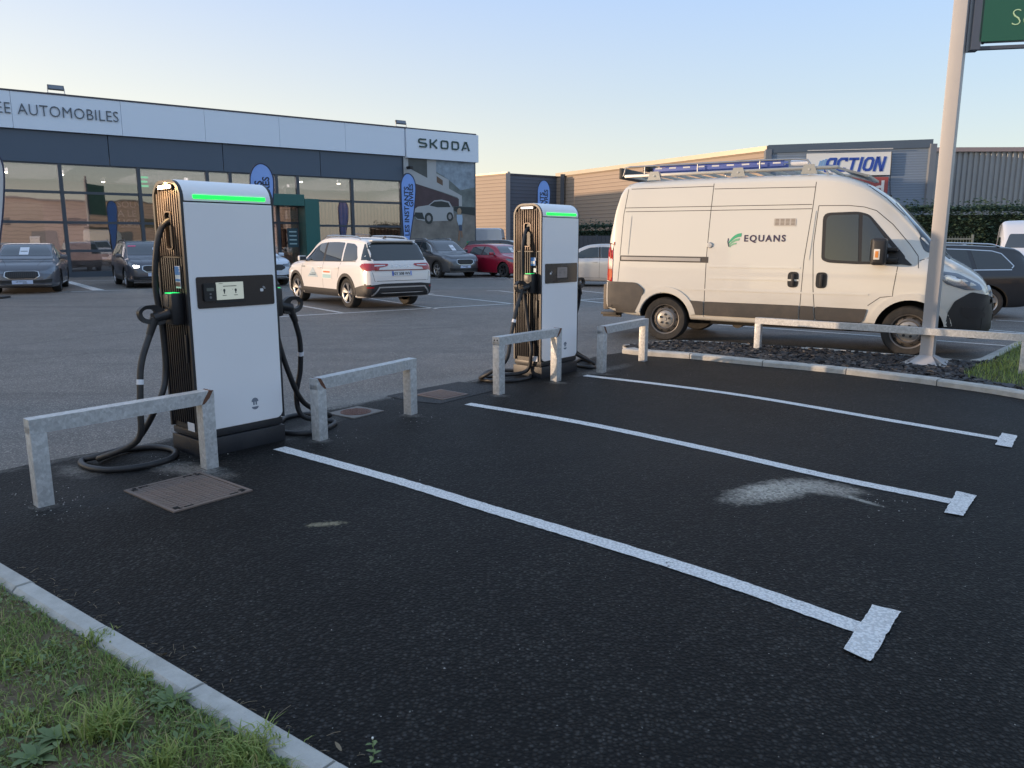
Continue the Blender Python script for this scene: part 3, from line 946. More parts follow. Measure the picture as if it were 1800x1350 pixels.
def arch(hw, z0, z1, r, n=8):
    """outline of an end cap: straight sides, round upper corners, listed from bottom left over the top"""
    pts = [(-hw, z0)]
    for i in range(n + 1):
        a = math.pi - math.pi / 2 * i / n; pts.append((-hw + r + r * math.cos(a), z1 - r + r * math.sin(a)))
    for i in range(n + 1):
        a = math.pi / 2 - math.pi / 2 * i / n; pts.append((hw - r + r * math.cos(a), z1 - r + r * math.sin(a)))
    pts.append((hw, z0))
    return pts
def arch_top(y, hw, z1, r):
    d = abs(y) - (hw - r)
    return z1 if d <= 0 else z1 - r + math.sqrt(max(0, r * r - d * d))

W2, D2, TOP = .345, .205, 1.975

def charger(loc, rz, label, lit, flip, cables):
    root = thing('charging_station', label, 'EV charger', loc, rz, 'charging stations at the heads of the bays')
    MB().box((0, 0, .066), (2 * W2 + .012, 2 * D2 + .014, .132), ch=.006).build('plinth', M_PLINTH, root, smooth=35)
    # dark core body
    mb = MB()
    core = arch(D2 - .018, .136, TOP - .02, .13)
    mb.prism(core, -W2 + .012, W2 - .012, M=Matrix(((0, 0, 1, 0), (1, 0, 0, 0), (0, 1, 0, 0), (0, 0, 0, 1))))
    mb.build('core', M_DARKP, root, smooth=30)
    # dark toe strip all round above the plinth
    MB().box((0, 0, .165), (2 * W2 - .004, 2 * D2 - .012, .05), ch=.004).build('toe_strip', M_DARKP, root, smooth=35)
    # white hood: front lip, over the top, back
    def shell(name, path, x0, x1, rc, th=.014):
        """sheet following a (y,z) path, ends rounded inwards by rc"""
        mb = MB(); nseg = 6
        xs = [x0 + rc * (1 - math.cos(math.pi / 2 * i / nseg)) for i in range(nseg)] + [x1 - rc * (1 - math.cos(math.pi / 2 * i / nseg)) for i in range(nseg)][::-1]
        ins = [rc * (1 - math.sin(math.pi / 2 * i / nseg)) for i in range(nseg)]; ins += ins[::-1]
        N = len(path); c = Vector((0, TOP - .5))
        nr = []
        for i in range(N):
            t = (Vector(path[min(i + 1, N - 1)]) - Vector(path[max(i - 1, 0)])).normalized(); nr.append(Vector((t.y, -t.x)))
        vs = []
        for x, k in zip(xs, ins):
            for p, n_ in zip(path, nr):
                q = Vector(p) + n_ * k * .55; vs.append((x, q.x, q.y))
        for x, k in zip(xs, ins):
            for p, n_ in zip(path, nr):
                q = Vector(p) + n_ * (th + .002); vs.append((x, q.x, q.y))
        X = len(xs); off = X * N; fs = []
        for i in range(X - 1):
            for j in range(N - 1):
                a = i * N + j; fs.append((a, a + 1, a + N + 1, a + N)); fs.append((off + a, off + a + N, off + a + N + 1, off + a + 1))
        for i in range(X - 1):
            for j in (0, N - 1):
                a = i * N + j; fs.append((a, a + N, off + a + N, off + a))
        for j in range(N - 1):
            for i in (0, X - 1):
                a = i * N + j; fs.append((a, a + 1, off + a + 1, off + a))
        mb.add(vs, fs)
        return mb.build(name, M_SHELL, root, smooth=50)
    ap = arch(D2, 1.828, TOP, .135, 10)
    shell('hood', ap, -W2 + .004, W2, .022)
    # front and rear white doors with rounded lower corners
    for s in (-1, 1):
        z0, z1 = .195, 1.818
        poly = rrect(2 * W2 - .006, z1 - z0, [.055, .055, .004, .004], 7, 0, (z0 + z1) / 2)
        M = Matrix(((1, 0, 0, 0), (0, 0, s, 0), (0, 1, 0, 0), (0, 0, 0, 1)))
        mb = MB(); mb.prism(poly, D2 - .016, D2 - .001, M=M)
        poly2 = rrect(2 * W2 - .014, z1 - z0 - .008, [.051, .051, .003, .003], 7, 0, (z0 + z1) / 2)
        mb.prism(poly2, D2 - .001, D2 + .002, M=M)
        mb.build('door', M_SHELL, root, smooth=30)
    # green strip
    MB().box((.01, -D2 - .001, 1.858), (2 * W2 - .13, .010, .026), ch=.003).build('light_strip', M_GREENLED, root)
    # control panel
    F = Matrix(((1, 0, 0, 0), (0, 0, -1, 0), (0, 1, 0, 0), (0, 0, 0, 1)))
    pc = 1.195; fy = D2 + .002
    pnl = MB().prism(rrect(2 * W2 - .075, .222, .014, 4, .012, pc), fy, fy + .006, M=F).build('control_panel', M_PANEL, root)
    sx = -.045 if not flip else .02
    sw, sh = (.215, .125) if not flip else (.19, .12)
    MB().prism(rrect(sw + .012, sh + .026, .004, 3, sx, pc - .004), fy + .006, fy + .008, M=F).build('bezel', M_BLACK, pnl)
    MB().prism(rrect(sw, sh, .003, 3, sx, pc + .006), fy + .008, fy + .0095, M=F).build('screen', M_SCREEN if not flip else M_SCREEN2, pnl)
    ink = MB()
    zy = fy + .0105
    for cx in (-.045, .045):
        ink.prism(rrect(.016, .020, .006, 3, sx + cx, pc + .010), zy - .001, zy, M=F)
        ink.prism(rrect(.008, .016, .002, 2, sx + cx, pc - .006), zy - .001, zy, M=F)
        ink.prism(rrect(.030, .004, .001, 2, sx + cx, pc - .026), zy - .001, zy, M=F)
        ink.prism(rrect(.004, .004, .001, 2, sx + cx - .024, pc + .016), zy - .001, zy, M=F)
    ink.prism(rrect(.105, .005, .001, 2, sx, pc + .040), zy - .001, zy, M=F)
    ink.prism(rrect(.030, .003, .001, 2, sx - .07, pc + .060), zy - .001, zy, M=F)
    ink.build('screen_icons', M_INK, pnl, kind='stuff')
    if not flip:
        rx = -.205
        rd = MB().prism(rrect(.092, .125, .012, 4, rx, pc + .002), fy + .006, fy + .024, M=F).build('card_reader', M_BLACK, pnl)
        MB().prism(rrect(.055, .022, .003, 3, rx, pc + .022), fy + .024, fy + .026, M=F).build('reader_display', mat('lcd', (.14, .15, .13), .3), rd)
        MB().prism(rrect(.018, .018, .009, 4, rx, pc - .035), fy + .024, fy + .026, M=F).build('reader_button', mat('btn_grey', (.2, .2, .2), .4), rd)
        MB().prism(rrect(.014, .010, .003, 3, rx, pc - .010), fy + .024, fy + .026, M=F).build('reader_mark', mat('btn_grey', (.2, .2, .2), .4), rd)
        nx = .215
    else:
        MB().prism(rrect(.004, .15, .001, 2, .135, pc), fy + .006, fy + .0075, M=F).build('panel_joint', M_BLACK, pnl)
        nx = -.20
    nf = MB(); nf.prism(rrect(.026, .022, .006, 4, nx, pc), fy + .006, fy + .008, M=F)
    nf.build('tap_symbol', M_WHITE, pnl)
    for q, rr in enumerate((.011, .018)):
        a = MB(); pts = [(nx + .010 + rr * math.cos(t), -fy - .008, pc + .008 + rr * math.sin(t)) for t in [math.pi / 2 * i / 6 for i in range(7)]]
        a.tube(pts, .0016, 5).build('tap_wave', M_WHITE, pnl)
    # maker's plug mark
    lx, lz = .105, .345
    lg = mat('logo_grey', (0.20, 0.23, 0.28), .5)
    mb = MB()
    top = [(lx - .028, lz + .008)] + [(lx + .028 * math.cos(math.pi * (1 - i / 10)), lz + .012 + .026 * math.sin(math.pi * (1 - i / 10))) for i in range(11)] + [(lx + .028, lz + .008)]
    mb.prism(top, fy, fy + .0015, M=F)
    mb.prism(rrect(.012, .030, .002, 2, lx - .010, lz - .002), fy, fy + .0016, M=F)
    mb.prism(rrect(.012, .030, .002, 2, lx + .010, lz - .002), fy, fy + .0016, M=F)
    bot = [(lx + .028 * math.cos(math.pi * (1 + i / 10)), lz - .030 + .022 * math.sin(math.pi * (1 + i / 10))) for i in range(11)]
    bot = bot[:1] + [(lx - .026, lz - .022), (lx, lz - .034), (lx + .026, lz - .022)][::1] + bot[::-1][:-1] if False else bot
    mb.prism(bot, fy, fy + .0015, M=F)
    mb.build('plug_mark', lg, root)
    # ribbed end caps
    for s in (-1, 1):
        hw = D2 - .004; z0, z1, r = .196, TOP - .004, .130
        cap = bpy.data.objects.new('end_cap', None); COL.objects.link(cap); cap.parent = root
        # border ring
        out = arch(hw, z0, z1, r); inn = arch(hw - .022, z0, z1 - .022, r - .022)
        N = len(out); X0, X1 = s * (W2 - .010), s * (W2 + .016)
        vs = [(X0, y, z) for y, z in out] + [(X1, y, z) for y, z in out] + [(X1, y, z) for y, z in inn] + [(X0, y, z) for y, z in inn]
        fs = []
        for i in range(N - 1):
            for k in range(3):
                fs.append((k * N + i, k * N + i + 1, (k + 1) * N + i + 1, (k + 1) * N + i))
        MB().add(vs, fs).build('cap_rim', M_DARKP if lit or True else M_FIN, cap, smooth=40)
        MB().add([(s * (W2 - .006), y, z) for y, z in inn], [list(range(N))]).build('back_plate', M_BLACK, cap)
        # fins, cut out round the cable opening and the holster
        hz0, hz1 = 1.50, 1.755
        nf_ = 11; pitch = 2 * (hw - .026) / nf_
        for i in range(nf_):
            y = -(hw - .026) + pitch * (i + .5)
            zt = arch_top(abs(y) + pitch * .3, hw - .022, z1 - .022, r - .022) - .004
            if abs(y) < .105: zt -= .040
            segs = [(1.448, zt), (.235, 1.438)]
            if abs(y) < .050: segs = [(hz1, zt), (1.448, hz0), (.235, 1.438)]
            for a, b in segs:
                MB().box((s * (W2 + .002), y, (a + b) / 2), (.011, pitch * .44, b - a), ch=.0025).build('fin', M_FIN if a > 1.4 else M_FIN_SHADE, cap, smooth=40)
        # cable opening
        mb = MB()
        oo = rrect(.100, hz1 - hz0 + .012, .03, 5, 0, (hz0 + hz1) / 2); ii = rrect(.084, hz1 - hz0 - .006, .025, 5, 0, (hz0 + hz1) / 2)
        N = len(oo); X0, X1 = s * (W2 - .004), s * (W2 + .017)
        vs = [(X0, y, z) for y, z in oo] + [(X1, y, z) for y, z in oo] + [(X1, y, z) for y, z in ii] + [(X0, y, z) for y, z in ii]
        fs = [(k * N + i, k * N + (i + 1) % N, (k + 1) * N + (i + 1) % N, (k + 1) * N + i) for k in range(3) for i in range(N)]
        mb.add(vs, fs).build('opening_rim', M_FIN, cap, smooth=40)
        MB().cyl((s * (W2 - .02), 0, 1.70), (s * (W2 + .03), 0, 1.675), .026, .022, n=14).build('cable_gland', M_BLACK, cap, smooth=40)
        # lamp housing under the arch
        lm = MB().box((s * (W2 + .010), 0, z1 - .046), (.028, .205, .036), ch=.008).build('lamp_housing', M_DARKP, cap, smooth=40)
        MB().box((s * (W2 + .014), 0, z1 - .047), (.028, .170, .020), ch=.005).build('lamp_lens', lampmat('lamp_on', (1, .70, .36), 16) if (lit and s < 0) else lampmat('lamp_faint', (1, .86, .80), .45), cap, smooth=40)
        if lit and s < 0:
            ld = bpy.data.lights.new('cap_lamp', 'AREA'); ld.shape = 'RECTANGLE'; ld.size = .17; ld.size_y = .02
            ld.energy = .65; ld.color = (1, .62, .27)
            lo = bpy.data.objects.new('cap_lamp', ld); COL.objects.link(lo); lo.parent = cap
            lo.location = (s * (W2 + .075), 0, z1 - .03)
            lo.rotation_euler = Vector((s * .22, 0, 1)).to_track_quat('Z', 'Y').to_euler() if False else (0, RAD(-s * -14), 0)
        # small lock lever and labels on the visible left cap
        MB().box((s * (W2 + .020), -.145, .80), (.018, .022, .20), ch=.006).build('lever', M_BLACK, cap, smooth=40)
        MB().box((s * (W2 + .0150), -.110, .225), (.004, .095, .062)).build('type_label', M_PAPER, cap)
        pl = MB().box((s * (W2 + .0165), -.055 * 1.6, 1.305 if lit else 1.33), (.004, .070, .155 if lit else .09), ch=.0015).build('info_sticker', M_PAPER if lit else M_BLUE, cap)
        if lit:
            MB().box((s * (W2 + .0195), -.088, 1.350), (.002, .066, .058)).build('blue_field', M_BLUE, pl)
            MB().box((s * (W2 + .0195), -.088, 1.285), (.002, .066, .016)).build('blue_field', M_BLUE, pl)
            MB().box((s * (W2 + .0195), -.088, 1.255), (.002, .066, .030)).build('brown_field', mat('brown_print', (.12, .05, .06), .5), pl)
        else:
            MB().box((s * (W2 + .0195), -.088, 1.322), (.002, .050, .030)).build('white_field', M_WHITE, pl)
            MB().box((s * (W2 + .0165), -.115, 1.235), (.004, .036, .045)).build('round_mark', M_PAPER, cap)
        t_ = text_obj('2', M_WHITE, .04, pl, M=Matrix.Translation((s * (W2 + .021), s * .115 - (.176 if s > 0 else 0), 1.345)) @ Matrix.Rotation(RAD(90 if s > 0 else -90), 4, 'Z'), name='number', extrude=.0003)
        # holster with status light
        hy = -.075; hzc = 1.085
        ho = MB().box((s * (W2 + .055), hy, hzc), (.095, .125, .225), ch=.022).build('holster', M_BLACK, cap, smooth=50)
        MB().box((s * (W2 + .060), hy, hzc + .108), (.070, .085, .012), ch=.005).build('status_light', M_GREENLED2, ho, smooth=50)
        MB().box((s * (W2 + .085), hy + .012, hzc + .06), (.05, .080, .09), ch=.014).build('holster_lid', mat('lid_grey', (.10, .085, .075), .4), ho, smooth=50)
        # connector with its loop handle, lying in the holster
        X = s * (W2 + .09)
        con = MB().cyl((X, hy, hzc - .03), (s * (W2 + .21), hy, hzc - .055), .040, .036, n=16).build('connector', M_BLACK, cap, smooth=40)
        ho_ = [(.13, .000), (.19, .038), (.27, .036), (.315, .000), (.308, -.050), (.28, -.082), (.21, -.105), (.13, -.098)]
        hi_ = [(.195, -.012), (.215, .008), (.262, .010), (.288, -.008), (.284, -.038), (.264, -.056), (.235, -.062), (.205, -.045)]
        ho_ = round_poly(ho_, .018, 2); hi_ = round_poly(hi_, .010, 2); N_ = len(ho_)
        vs_ = [(s * (W2 + a), hy + y_, hzc + z_) for y_ in (-.021, .021) for a, z_ in ho_] + [(s * (W2 + a), hy + y_, hzc + z_) for y_ in (-.017, .017) for a, z_ in hi_]
        fs_ = []
        for i_ in range(N_):
            j_ = (i_ + 1) % N_
            fs_ += [(i_, j_, N_ + j_, N_ + i_), (2 * N_ + i_, 3 * N_ + i_, 3 * N_ + j_, 2 * N_ + j_), (i_, 2 * N_ + i_, 2 * N_ + j_, j_), (N_ + i_, N_ + j_, 3 * N_ + j_, 3 * N_ + i_)]
        MB().add(vs_, fs_).build('handle', M_BLACK, con, smooth=35)
        MB().cyl((s * (W2 + .20), hy, hzc - .06), (s * (W2 + .245), hy, hzc - .17), .032, .024, n=14).build('cable_boot', M_BLACK, con, smooth=40)
        # cable
        cp = cables[0 if s < 0 else 1]
        pts = [(s * (W2 + .235), hy, hzc - .15)] + [(s * (W2 + a), b, z) for a, b, z in cp] + [(s * (W2 + .03), 0, 1.68), (s * (W2 - .01), 0, 1.70)]
        cb = MB().tube(pts, .0215, 12, smooth=8).build('charging_cable', M_RUB, cap, smooth=60)
        q = catmull(pts, 8); i0 = 11
        MB().cyl(q[i0], q[i0] + (q[i0 + 1] - q[i0]).normalized() * .035, .0235, n=14).build('cable_band', M_PAPER, cb, smooth=40)
    return root

near_c = P(355, 807) + Vector((.645, .764, 0)) * (W2 + .006) + Vector((-.764, .645, 0)) * (D2 + .007)
far_c = P(952, 666) + Vector((.645, .764, 0)) * (W2 + .006) + Vector((-.764, .645, 0)) * (D2 + .007)
near_c.z = far_c.z = 0.0

def loop(cx, cy, ra, rb, a0, a1, n, z=.022, tilt=0):
    return [(cx + ra * math.cos(RAD(a0 + (a1 - a0) * i / n)), cy + rb * math.sin(RAD(a0 + (a1 - a0) * i / n)), z + (.034 if i > n * .8 else 0)) for i in range(n + 1)]

def local_px(c, s, pts):
    """photo points on or above the ground -> (out from cap, depth, height); each item is (px, py, z)"""
    out = []
    cr, sr = math.cos(CH_RZ), math.sin(CH_RZ)
    for px, py, z in pts:
        q = P(px, py, z) - c
        x, y = q.x * cr + q.y * sr, -q.x * sr + q.y * cr
        out.append((s * x - W2, y, z))
    return out
# left cable of the nearest charger: from the connector down to a ground loop, then up again into the opening
nl = [(.33, -.10, .72), (.37, -.12, .45), (.40, -.10, .20)] + local_px(near_c, -1, [(174, 806, .05), (215, 792, .03), (270, 786, .022), (306, 792, .022), (300, 806, .022), (250, 820, .022), (190, 826, .022), (150, 820, .022), (145, 809, .025), (178, 800, .055), (238, 776, .10)])
nl += [(.17, .03, .42), (.10, .04, .62), (.10, .03, .95), (.13, .02, 1.25), (.11, .0, 1.50), (.07, 0, 1.63)]
nr = [(.30, -.04, .75), (.33, .02, .50), (.30, .05, .28), (.34, .02, .10)] + local_px(near_c, 1, [(588, 742, .022), (560, 758, .022), (520, 762, .022), (490, 755, .022), (500, 735, .022), (540, 728, .022), (580, 730, .05)])
nr += [(.34, .0, .22), (.18, -.04, .50), (.08, -.05, .85), (.07, -.03, 1.2), (.09, .0, 1.45), (.06, 0, 1.62)]
charger(near_c, CH_RZ, 'nearest charging station, its end lamp glowing warm above gold-lit ribs, behind the front-left hoop', True, False, (nl, nr))
fl = [(.33, -.10, .80), (.42, -.10, .52), (.52, -.10, .25)] + local_px(far_c, -1, [(845, 664, .05), (862, 652, .022), (915, 652, .022), (932, 662, .022), (905, 669, .022), (862, 669, .022), (848, 664, .022), (880, 660, .055), (925, 652, .08)])
fl += [(.06, -.10, .30), (.05, -.06, .50), (.06, -.02, .80), (.09, .0, 1.15), (.10, .0, 1.45), (.06, 0, 1.62)]
fr = [(.24, -.04, .75), (.20, .02, .50), (.16, .05, .25)] + local_px(far_c, 1, [(1046, 640, .022), (1038, 646, .022), (1010, 640, .022), (1020, 632, .022), (1035, 633, .04)])
fr += [(.20, .0, .25), (.10, -.02, .60), (.06, 0, 1.1), (.07, 0, 1.45), (.05, 0, 1.62)]
charger(far_c, CH_RZ, 'farther charging station beside the van, coiled cable at its foot, end lamp unlit', False, True, (fl, fr))

# ---- galvanised hoops
def galv():
    m, nt, b, co = newmat('galvanised_steel')
    v = nt.vor(co, 46, 'Color'); sep = nt.n('ShaderNodeSeparateColor'); nt.l(v, sep.inputs[0])
    v2 = nt.vor(nt.mapping(co, scale=(1, 1, .6)), 95, 'Color'); s2 = nt.n('ShaderNodeSeparateColor'); nt.l(v2, s2.inputs[0])
    f = nt.math('ADD', nt.math('MULTIPLY', sep.outputs[0], .6), nt.math('MULTIPLY', s2.outputs[0], .4))
    col = nt.ramp(f, [(.1, (.42, .43, .43)), (.55, (.52, .53, .53)), (.95, (.62, .63, .63))])
    d = nt.ramp(nt.noise(co, 9, 6, .7), [(.52, 0), (.72, 1)])
    col = nt.mix(nt.math('MULTIPLY', d, .5), col, (.50, .50, .47))
    nt.l(col, b.inputs['Base Color']); b.inputs['Metallic'].default_value = .2
    nt.l(nt.math('ADD', .38, nt.math('MULTIPLY', s2.outputs[1], .25)), b.inputs['Roughness'])
    bp = nt.n('ShaderNodeBump'); bp.inputs['Strength'].default_value = .15; bp.inputs['Distance'].default_value = .002
    nt.l(nt.noise(co, 60, 4), bp.inputs['Height']); nt.l(bp.outputs[0], b.inputs['Normal'])
    return m
M_GALV = galv()
M_RUST = mat('rust', (.16, .075, .045), .85, var=.5, vscale=60, bump=.6, bscale=200)
def hoop(a, b, h, label, group='galvanised hoop barriers', w=.09, rust=(), hb=None, holes=()):
    a = P(*a); b = P(*b); d = b - a; L_ = d.length; rz = math.atan2(d.y, d.x)
    root = thing('hoop_barrier', label, 'barrier', a, rz, group)
    hb = hb or h
    for x, hh in ((0, h), (L_, hb)):
        MB().box((x, 0, hh / 2 - w / 4 - .02), (w, w, hh - w / 2 + .04), ch=.005).build('post', M_GALV, root, smooth=35)
    dz = hb - h
    # mitred rail with a chamfered outer corner at each end
    c = .0
    vs = []
    for x0, sg, hh in ((0, -1, h), (L_, 1, hb)):
        vs += [(x0 + sg * w / 2, y, hh - w + .002) for y in (-w / 2 - .001, w / 2 + .001)] + [(x0 + sg * w / 2, y, hh) for y in (w / 2 + .001, -w / 2 - .001)]
    m = MB().add(vs, [(0, 1, 5, 4), (1, 2, 6, 5), (2, 3, 7, 6), (3, 0, 4, 7), (0, 3, 2, 1), (4, 5, 6, 7)])
    m.build('rail', M_GALV, root)
    for e in rust:
        x0, sg, hh = ((0, -1, h), (L_, 1, hb))[e]
        mb = MB(); y = -w / 2 - .0025
        # torn rusty weld seam running down the mitre
        pts = [(x0 + sg * w * .45, hh + .002), (x0 + sg * w * .1, hh + .002), (x0 - sg * w * .32, hh - w * .62), (x0 - sg * w * .50, hh - w * .99), (x0 - sg * w * .30, hh - w * .96), (x0 + sg * w * .12, hh - w * .55)]
        mb.prism([(p[0], p[1]) for p in pts], 0, .004, M=Matrix(((1, 0, 0, 0), (0, 0, 1, y), (0, 1, 0, 0), (0, 0, 0, 1))))
        mb.box((x0 + sg * w * .22, 0, hh + .001), (w * .10, w * .98, .004))
        mb.build('rusty_weld', M_RUST, root)
    for e in holes:
        x0, sg, hh = ((0, -1, h), (L_, 1, hb))[e]
        for y in (-.018, .018):
            MB().cyl((x0 + sg * (w / 2 - .001), y, hh - .035), (x0 + sg * (w / 2 + .003), y, hh - .035), .008, n=10).build('bolt_hole', M_HOLE, root)
    return root
hoop((78, 888), (369, 822), .535, 'nearest hoop barrier, rusty weld at its right corner, before the first charger', rust=(1,), hb=.55)
hoop((563, 773), (722, 728), .50, 'hoop barrier right of the first charger, torn rusty weld at its left corner', rust=(0,), hb=.515)
hoop((877, 693), (977, 670), .60, 'hoop barrier with two small bolt holes at the foot of the farther charger', rust=(1,), hb=.60, holes=(0,))
hoop((1057, 655), (1130, 635), .56, 'shortest-looking hoop barrier, between the farther charger and the van wheel', rust=(0,), hb=.565)
hoop((1331, 620), (1797, 662), .50, 'long low rail barrier standing in the slate bed in front of the van', w=.085, hb=.50)

# ---- sign pole and hanging sign
c = P(1628, 642, .02); c.z = 0
sd = Vector((.98, -.20, 0)).normalized(); sd_rz = math.atan2(sd.y, sd.x)
M_POLE = mat('pole_paint', (.42, .41, .41), .45, var=.05, bump=.1, bscale=60)
M_STEEL = mat('frame_steel', (.09, .11, .15), .45, var=.1)
M_SIGN = mat('sign_green', (.018, .115, .070), .35, var=.05)
pole = thing('sign_pole', 'tall square light grey pole on a flared base plate in the slate bed', 'pole', c, RAD(-40))
pw = .150
MB().box((0, 0, 3.3), (pw, pw, 6.6), ch=.008).build('shaft', M_POLE, pole, smooth=35)
MB().box((0, 0, .045), (.50, .50, .02), ch=.004).build('base_plate', M_POLE, pole)
for k in range(4):
    R = Matrix.Rotation(k * math.pi / 2, 4, 'Z')
    mb = MB()
    g_ = pw / 2 - .004
    mb.add([(pw / 2, -g_, .055), (pw / 2 + .17, -g_ - .1, .055), (pw / 2, -g_, .155), (pw / 2, g_, .055), (pw / 2 + .17, g_ + .1, .055), (pw / 2, g_, .155)],
           [(0, 1, 2), (5, 4, 3), (0, 3, 4, 1), (1, 4, 5, 2), (2, 5, 3, 0)], M=R)
    mb.build('gusset', M_POLE, pole)
    a = (Matrix.Rotation(k * math.pi / 2 + math.pi / 4, 4, 'Z') @ Vector((.27, 0, 0)))
    MB().cyl((a.x, a.y, .055), (a.x, a.y, .08), .014, n=6).build('bolt', M_GALV, pole)
sg = thing('hanging_sign', 'green sign board hung on a dark frame at the pole, upper right corner', 'sign', (c.x, c.y, 0), sd_rz)
zb = 3.74
mb = MB()
MB().box((.165, 0, zb + 1.6), (.10, .16, 3.2)).build('frame_post', M_STEEL, sg)
MB().box((.262, .0, zb + 1.62), (.020, .03, 3.1)).build('frame_bar', M_STEEL, sg)
MB().box((1.3, 0, zb + .025), (2.3, .07, .035)).build('frame_rail', M_STEEL, sg)
MB().box((1.29, -.03, zb + 1.33), (2.2, .10, 2.5), ch=.004).build('board', M_SIGN, sg)
text_obj('Se', mat('sign_letter', (.55, .78, .48), .5), .26, sg, M=Matrix.Translation((.50, -.083, zb + .24)), extrude=.002, bold=-.006, name='lettering')
M_GLASS = mat('tinted_glass', (.016, .022, .023), .03, spec=.8, coat=.5)
M_GLASS_L = mat('windscreen_glass', (.035, .045, .055), .03, spec=.8, coat=.6)
M_LAMP = mat('headlamp_glass', (.16, .18, .21), .08, coat=1.0, metal=.3)
# ================================================================== showroom, warehouse, hedges, flags
K = Vector((-2.28, 47.0, 0)); SX = Vector((.81, .586, 0)).normalized(); SN = Vector((SX.y, -SX.x, 0)); SRZ = math.atan2(SX.y, SX.x)
def fx(px, py=400): return (on_plane(px, py, K, SN) - K).dot(SX)
def fz(px, py): return on_plane(px, py, K, SN).z
M_FASC = mat('fascia_white', (.74, .84, .96), .38, var=.015, vscale=.4)
M_BAND = mat('band_blue_grey', (.070, .105, .155), .42, var=.06, vscale=.5)
M_MULL = mat('mullion_grey', (.055, .070, .090), .45, var=.05)
M_EDGE = mat('roof_edge', (.05, .05, .07), .5)
M_PORT = mat('portal_green', (.020, .125, .115), .4, var=.05)
def glass_mat(name, tint, refl):
    m = bpy.data.materials.new(name); m.use_nodes = True; nt = NT(m.node_tree); m.node_tree.nodes.clear()
    o = nt.n('ShaderNodeOutputMaterial'); t = nt.n('ShaderNodeBsdfTransparent'); g = nt.n('ShaderNodeBsdfGlossy')
    t.inputs[0].default_value = (*tint, 1); g.inputs['Roughness'].default_value = .015
    lw = nt.n('ShaderNodeFresnel'); lw.inputs[0].default_value = 1.5
    f = nt.math('ADD', nt.math('MULTIPLY', lw.outputs[0], 1.3), refl, clamp=True)
    co = nt.n('ShaderNodeTexCoord'); bp = nt.n('ShaderNodeBump'); bp.inputs['Strength'].default_value = .04; bp.inputs['Distance'].default_value = .05
    nt.l(nt.noise(co.outputs['Object'], .9, 1), bp.inputs['Height']); nt.l(bp.outputs[0], g.inputs['Normal'])
    mx = nt.n('ShaderNodeMixShader'); nt.l(f, mx.inputs[0]); nt.l(t.outputs[0], mx.inputs[1]); nt.l(g.outputs[0], mx.inputs[2]); nt.l(mx.outputs[0], o.inputs[0])
    return m
M_PANE = glass_mat('showroom_glass', (.66, .66, .68), .20)

sr = thing('showroom_building', 'long low car showroom with white fascia, dark band and glass front', 'building', K, SRZ)
XL = -40.0
zt = 7.68; zf = fz(400, 253); zg = sum(fz(x, y) for x, y in ((400, 300), (600, 313), (100, 289))) / 3
DEP = 31.0
# structure: back, sides, roof, floor
MB().box((XL / 2, DEP, 3.8), (-XL, .3, 7.6)).build('rear_wall', mat('metal_wall', (.35, .36, .38), .5), sr)
MB().box((XL, DEP / 2 + .2, 3.8), (.3, DEP - .5, 7.6)).build('end_wall', mat('metal_wall', (.35, .36, .38), .5), sr)
MB().box((-.15, DEP / 2 + .3, 3.8), (.3, DEP - .7, 7.6)).build('end_wall', mat('metal_wall', (.35, .36, .38), .5), sr)
MB().box((XL / 2, DEP / 2, 7.45), (-XL - .4, DEP - .4, .25)).build('roof', mat('roof_grey', (.25, .25, .25), .8), sr)
MB().box((XL / 2, 7.1, .03), (-XL - .6, 13.8, .06)).build('showroom_floor', mat('floor_tile', (.22, .21, .20), .25, var=.1), sr)
wall_in = mat('inner_wall', (.36, .29, .28), .8, var=.1, vscale=.3)
MB().box((XL / 2, 14, 2.9), (-XL - .6, .1, 5.7)).build('inner_wall', wall_in, sr)
MB().box((XL / 2, 7.1, zg + .35), (-XL - .6, 13.6, .1)).build('ceiling', mat('ceiling_paint', (.36, .35, .37), .8), sr)
for i in range(14):
    MB().box((XL / 2, 1.0 + i * .95, zg + .22), (-XL - .8, .09, .16)).build('ceiling_beam', mat('beam_grey', (.30, .30, .31), .6), sr)
# fascia panels
js = [fx(22, 215), fx(213, 225), fx(359, 240), fx(489, 245), fx(604, 250), fx(708, 250)]
gap0 = js[0] - js[1]
js = [js[0] + gap0 * k for k in (6, 5, 4, 3, 2, 1) if js[0] + gap0 * k > XL] + js
js = [XL] + js
for a, b in zip(js, js[1:]):
    MB().box(((a + b) / 2, -.12, (zt + zf) / 2), (b - a - .012, .24, zt - zf), ch=.004).build('fascia_panel', M_FASC, sr)
a, b = js[-1], 0.12
MB().box(((a + b) / 2 + .02, -.20, (zt + zf) / 2 - .05), (b - a - .05, .36, zt - zf + .06), ch=.004).build('fascia_panel', M_FASC, sr)
MB().box((XL / 2, -.10, zt + .035), (-XL + .1, .32, .07)).build('roof_edge', M_EDGE, sr)
# dark band panels
js2 = [fx(190, 260), fx(391, 275), fx(562, 290), fx(707, 300)]
g2 = js2[0] - js2[1]
js2 = [XL] + [js2[0] + g2 * k for k in (5, 4, 3, 2, 1) if js2[0] + g2 * k > XL] + js2
for a, b in zip(js2, js2[1:]):
    MB().box(((a + b) / 2, -.04, (zf + zg) / 2 - .012), (b - a - .03, .10, zf - zg - .03), ch=.004).build('band_panel', M_BAND, sr)
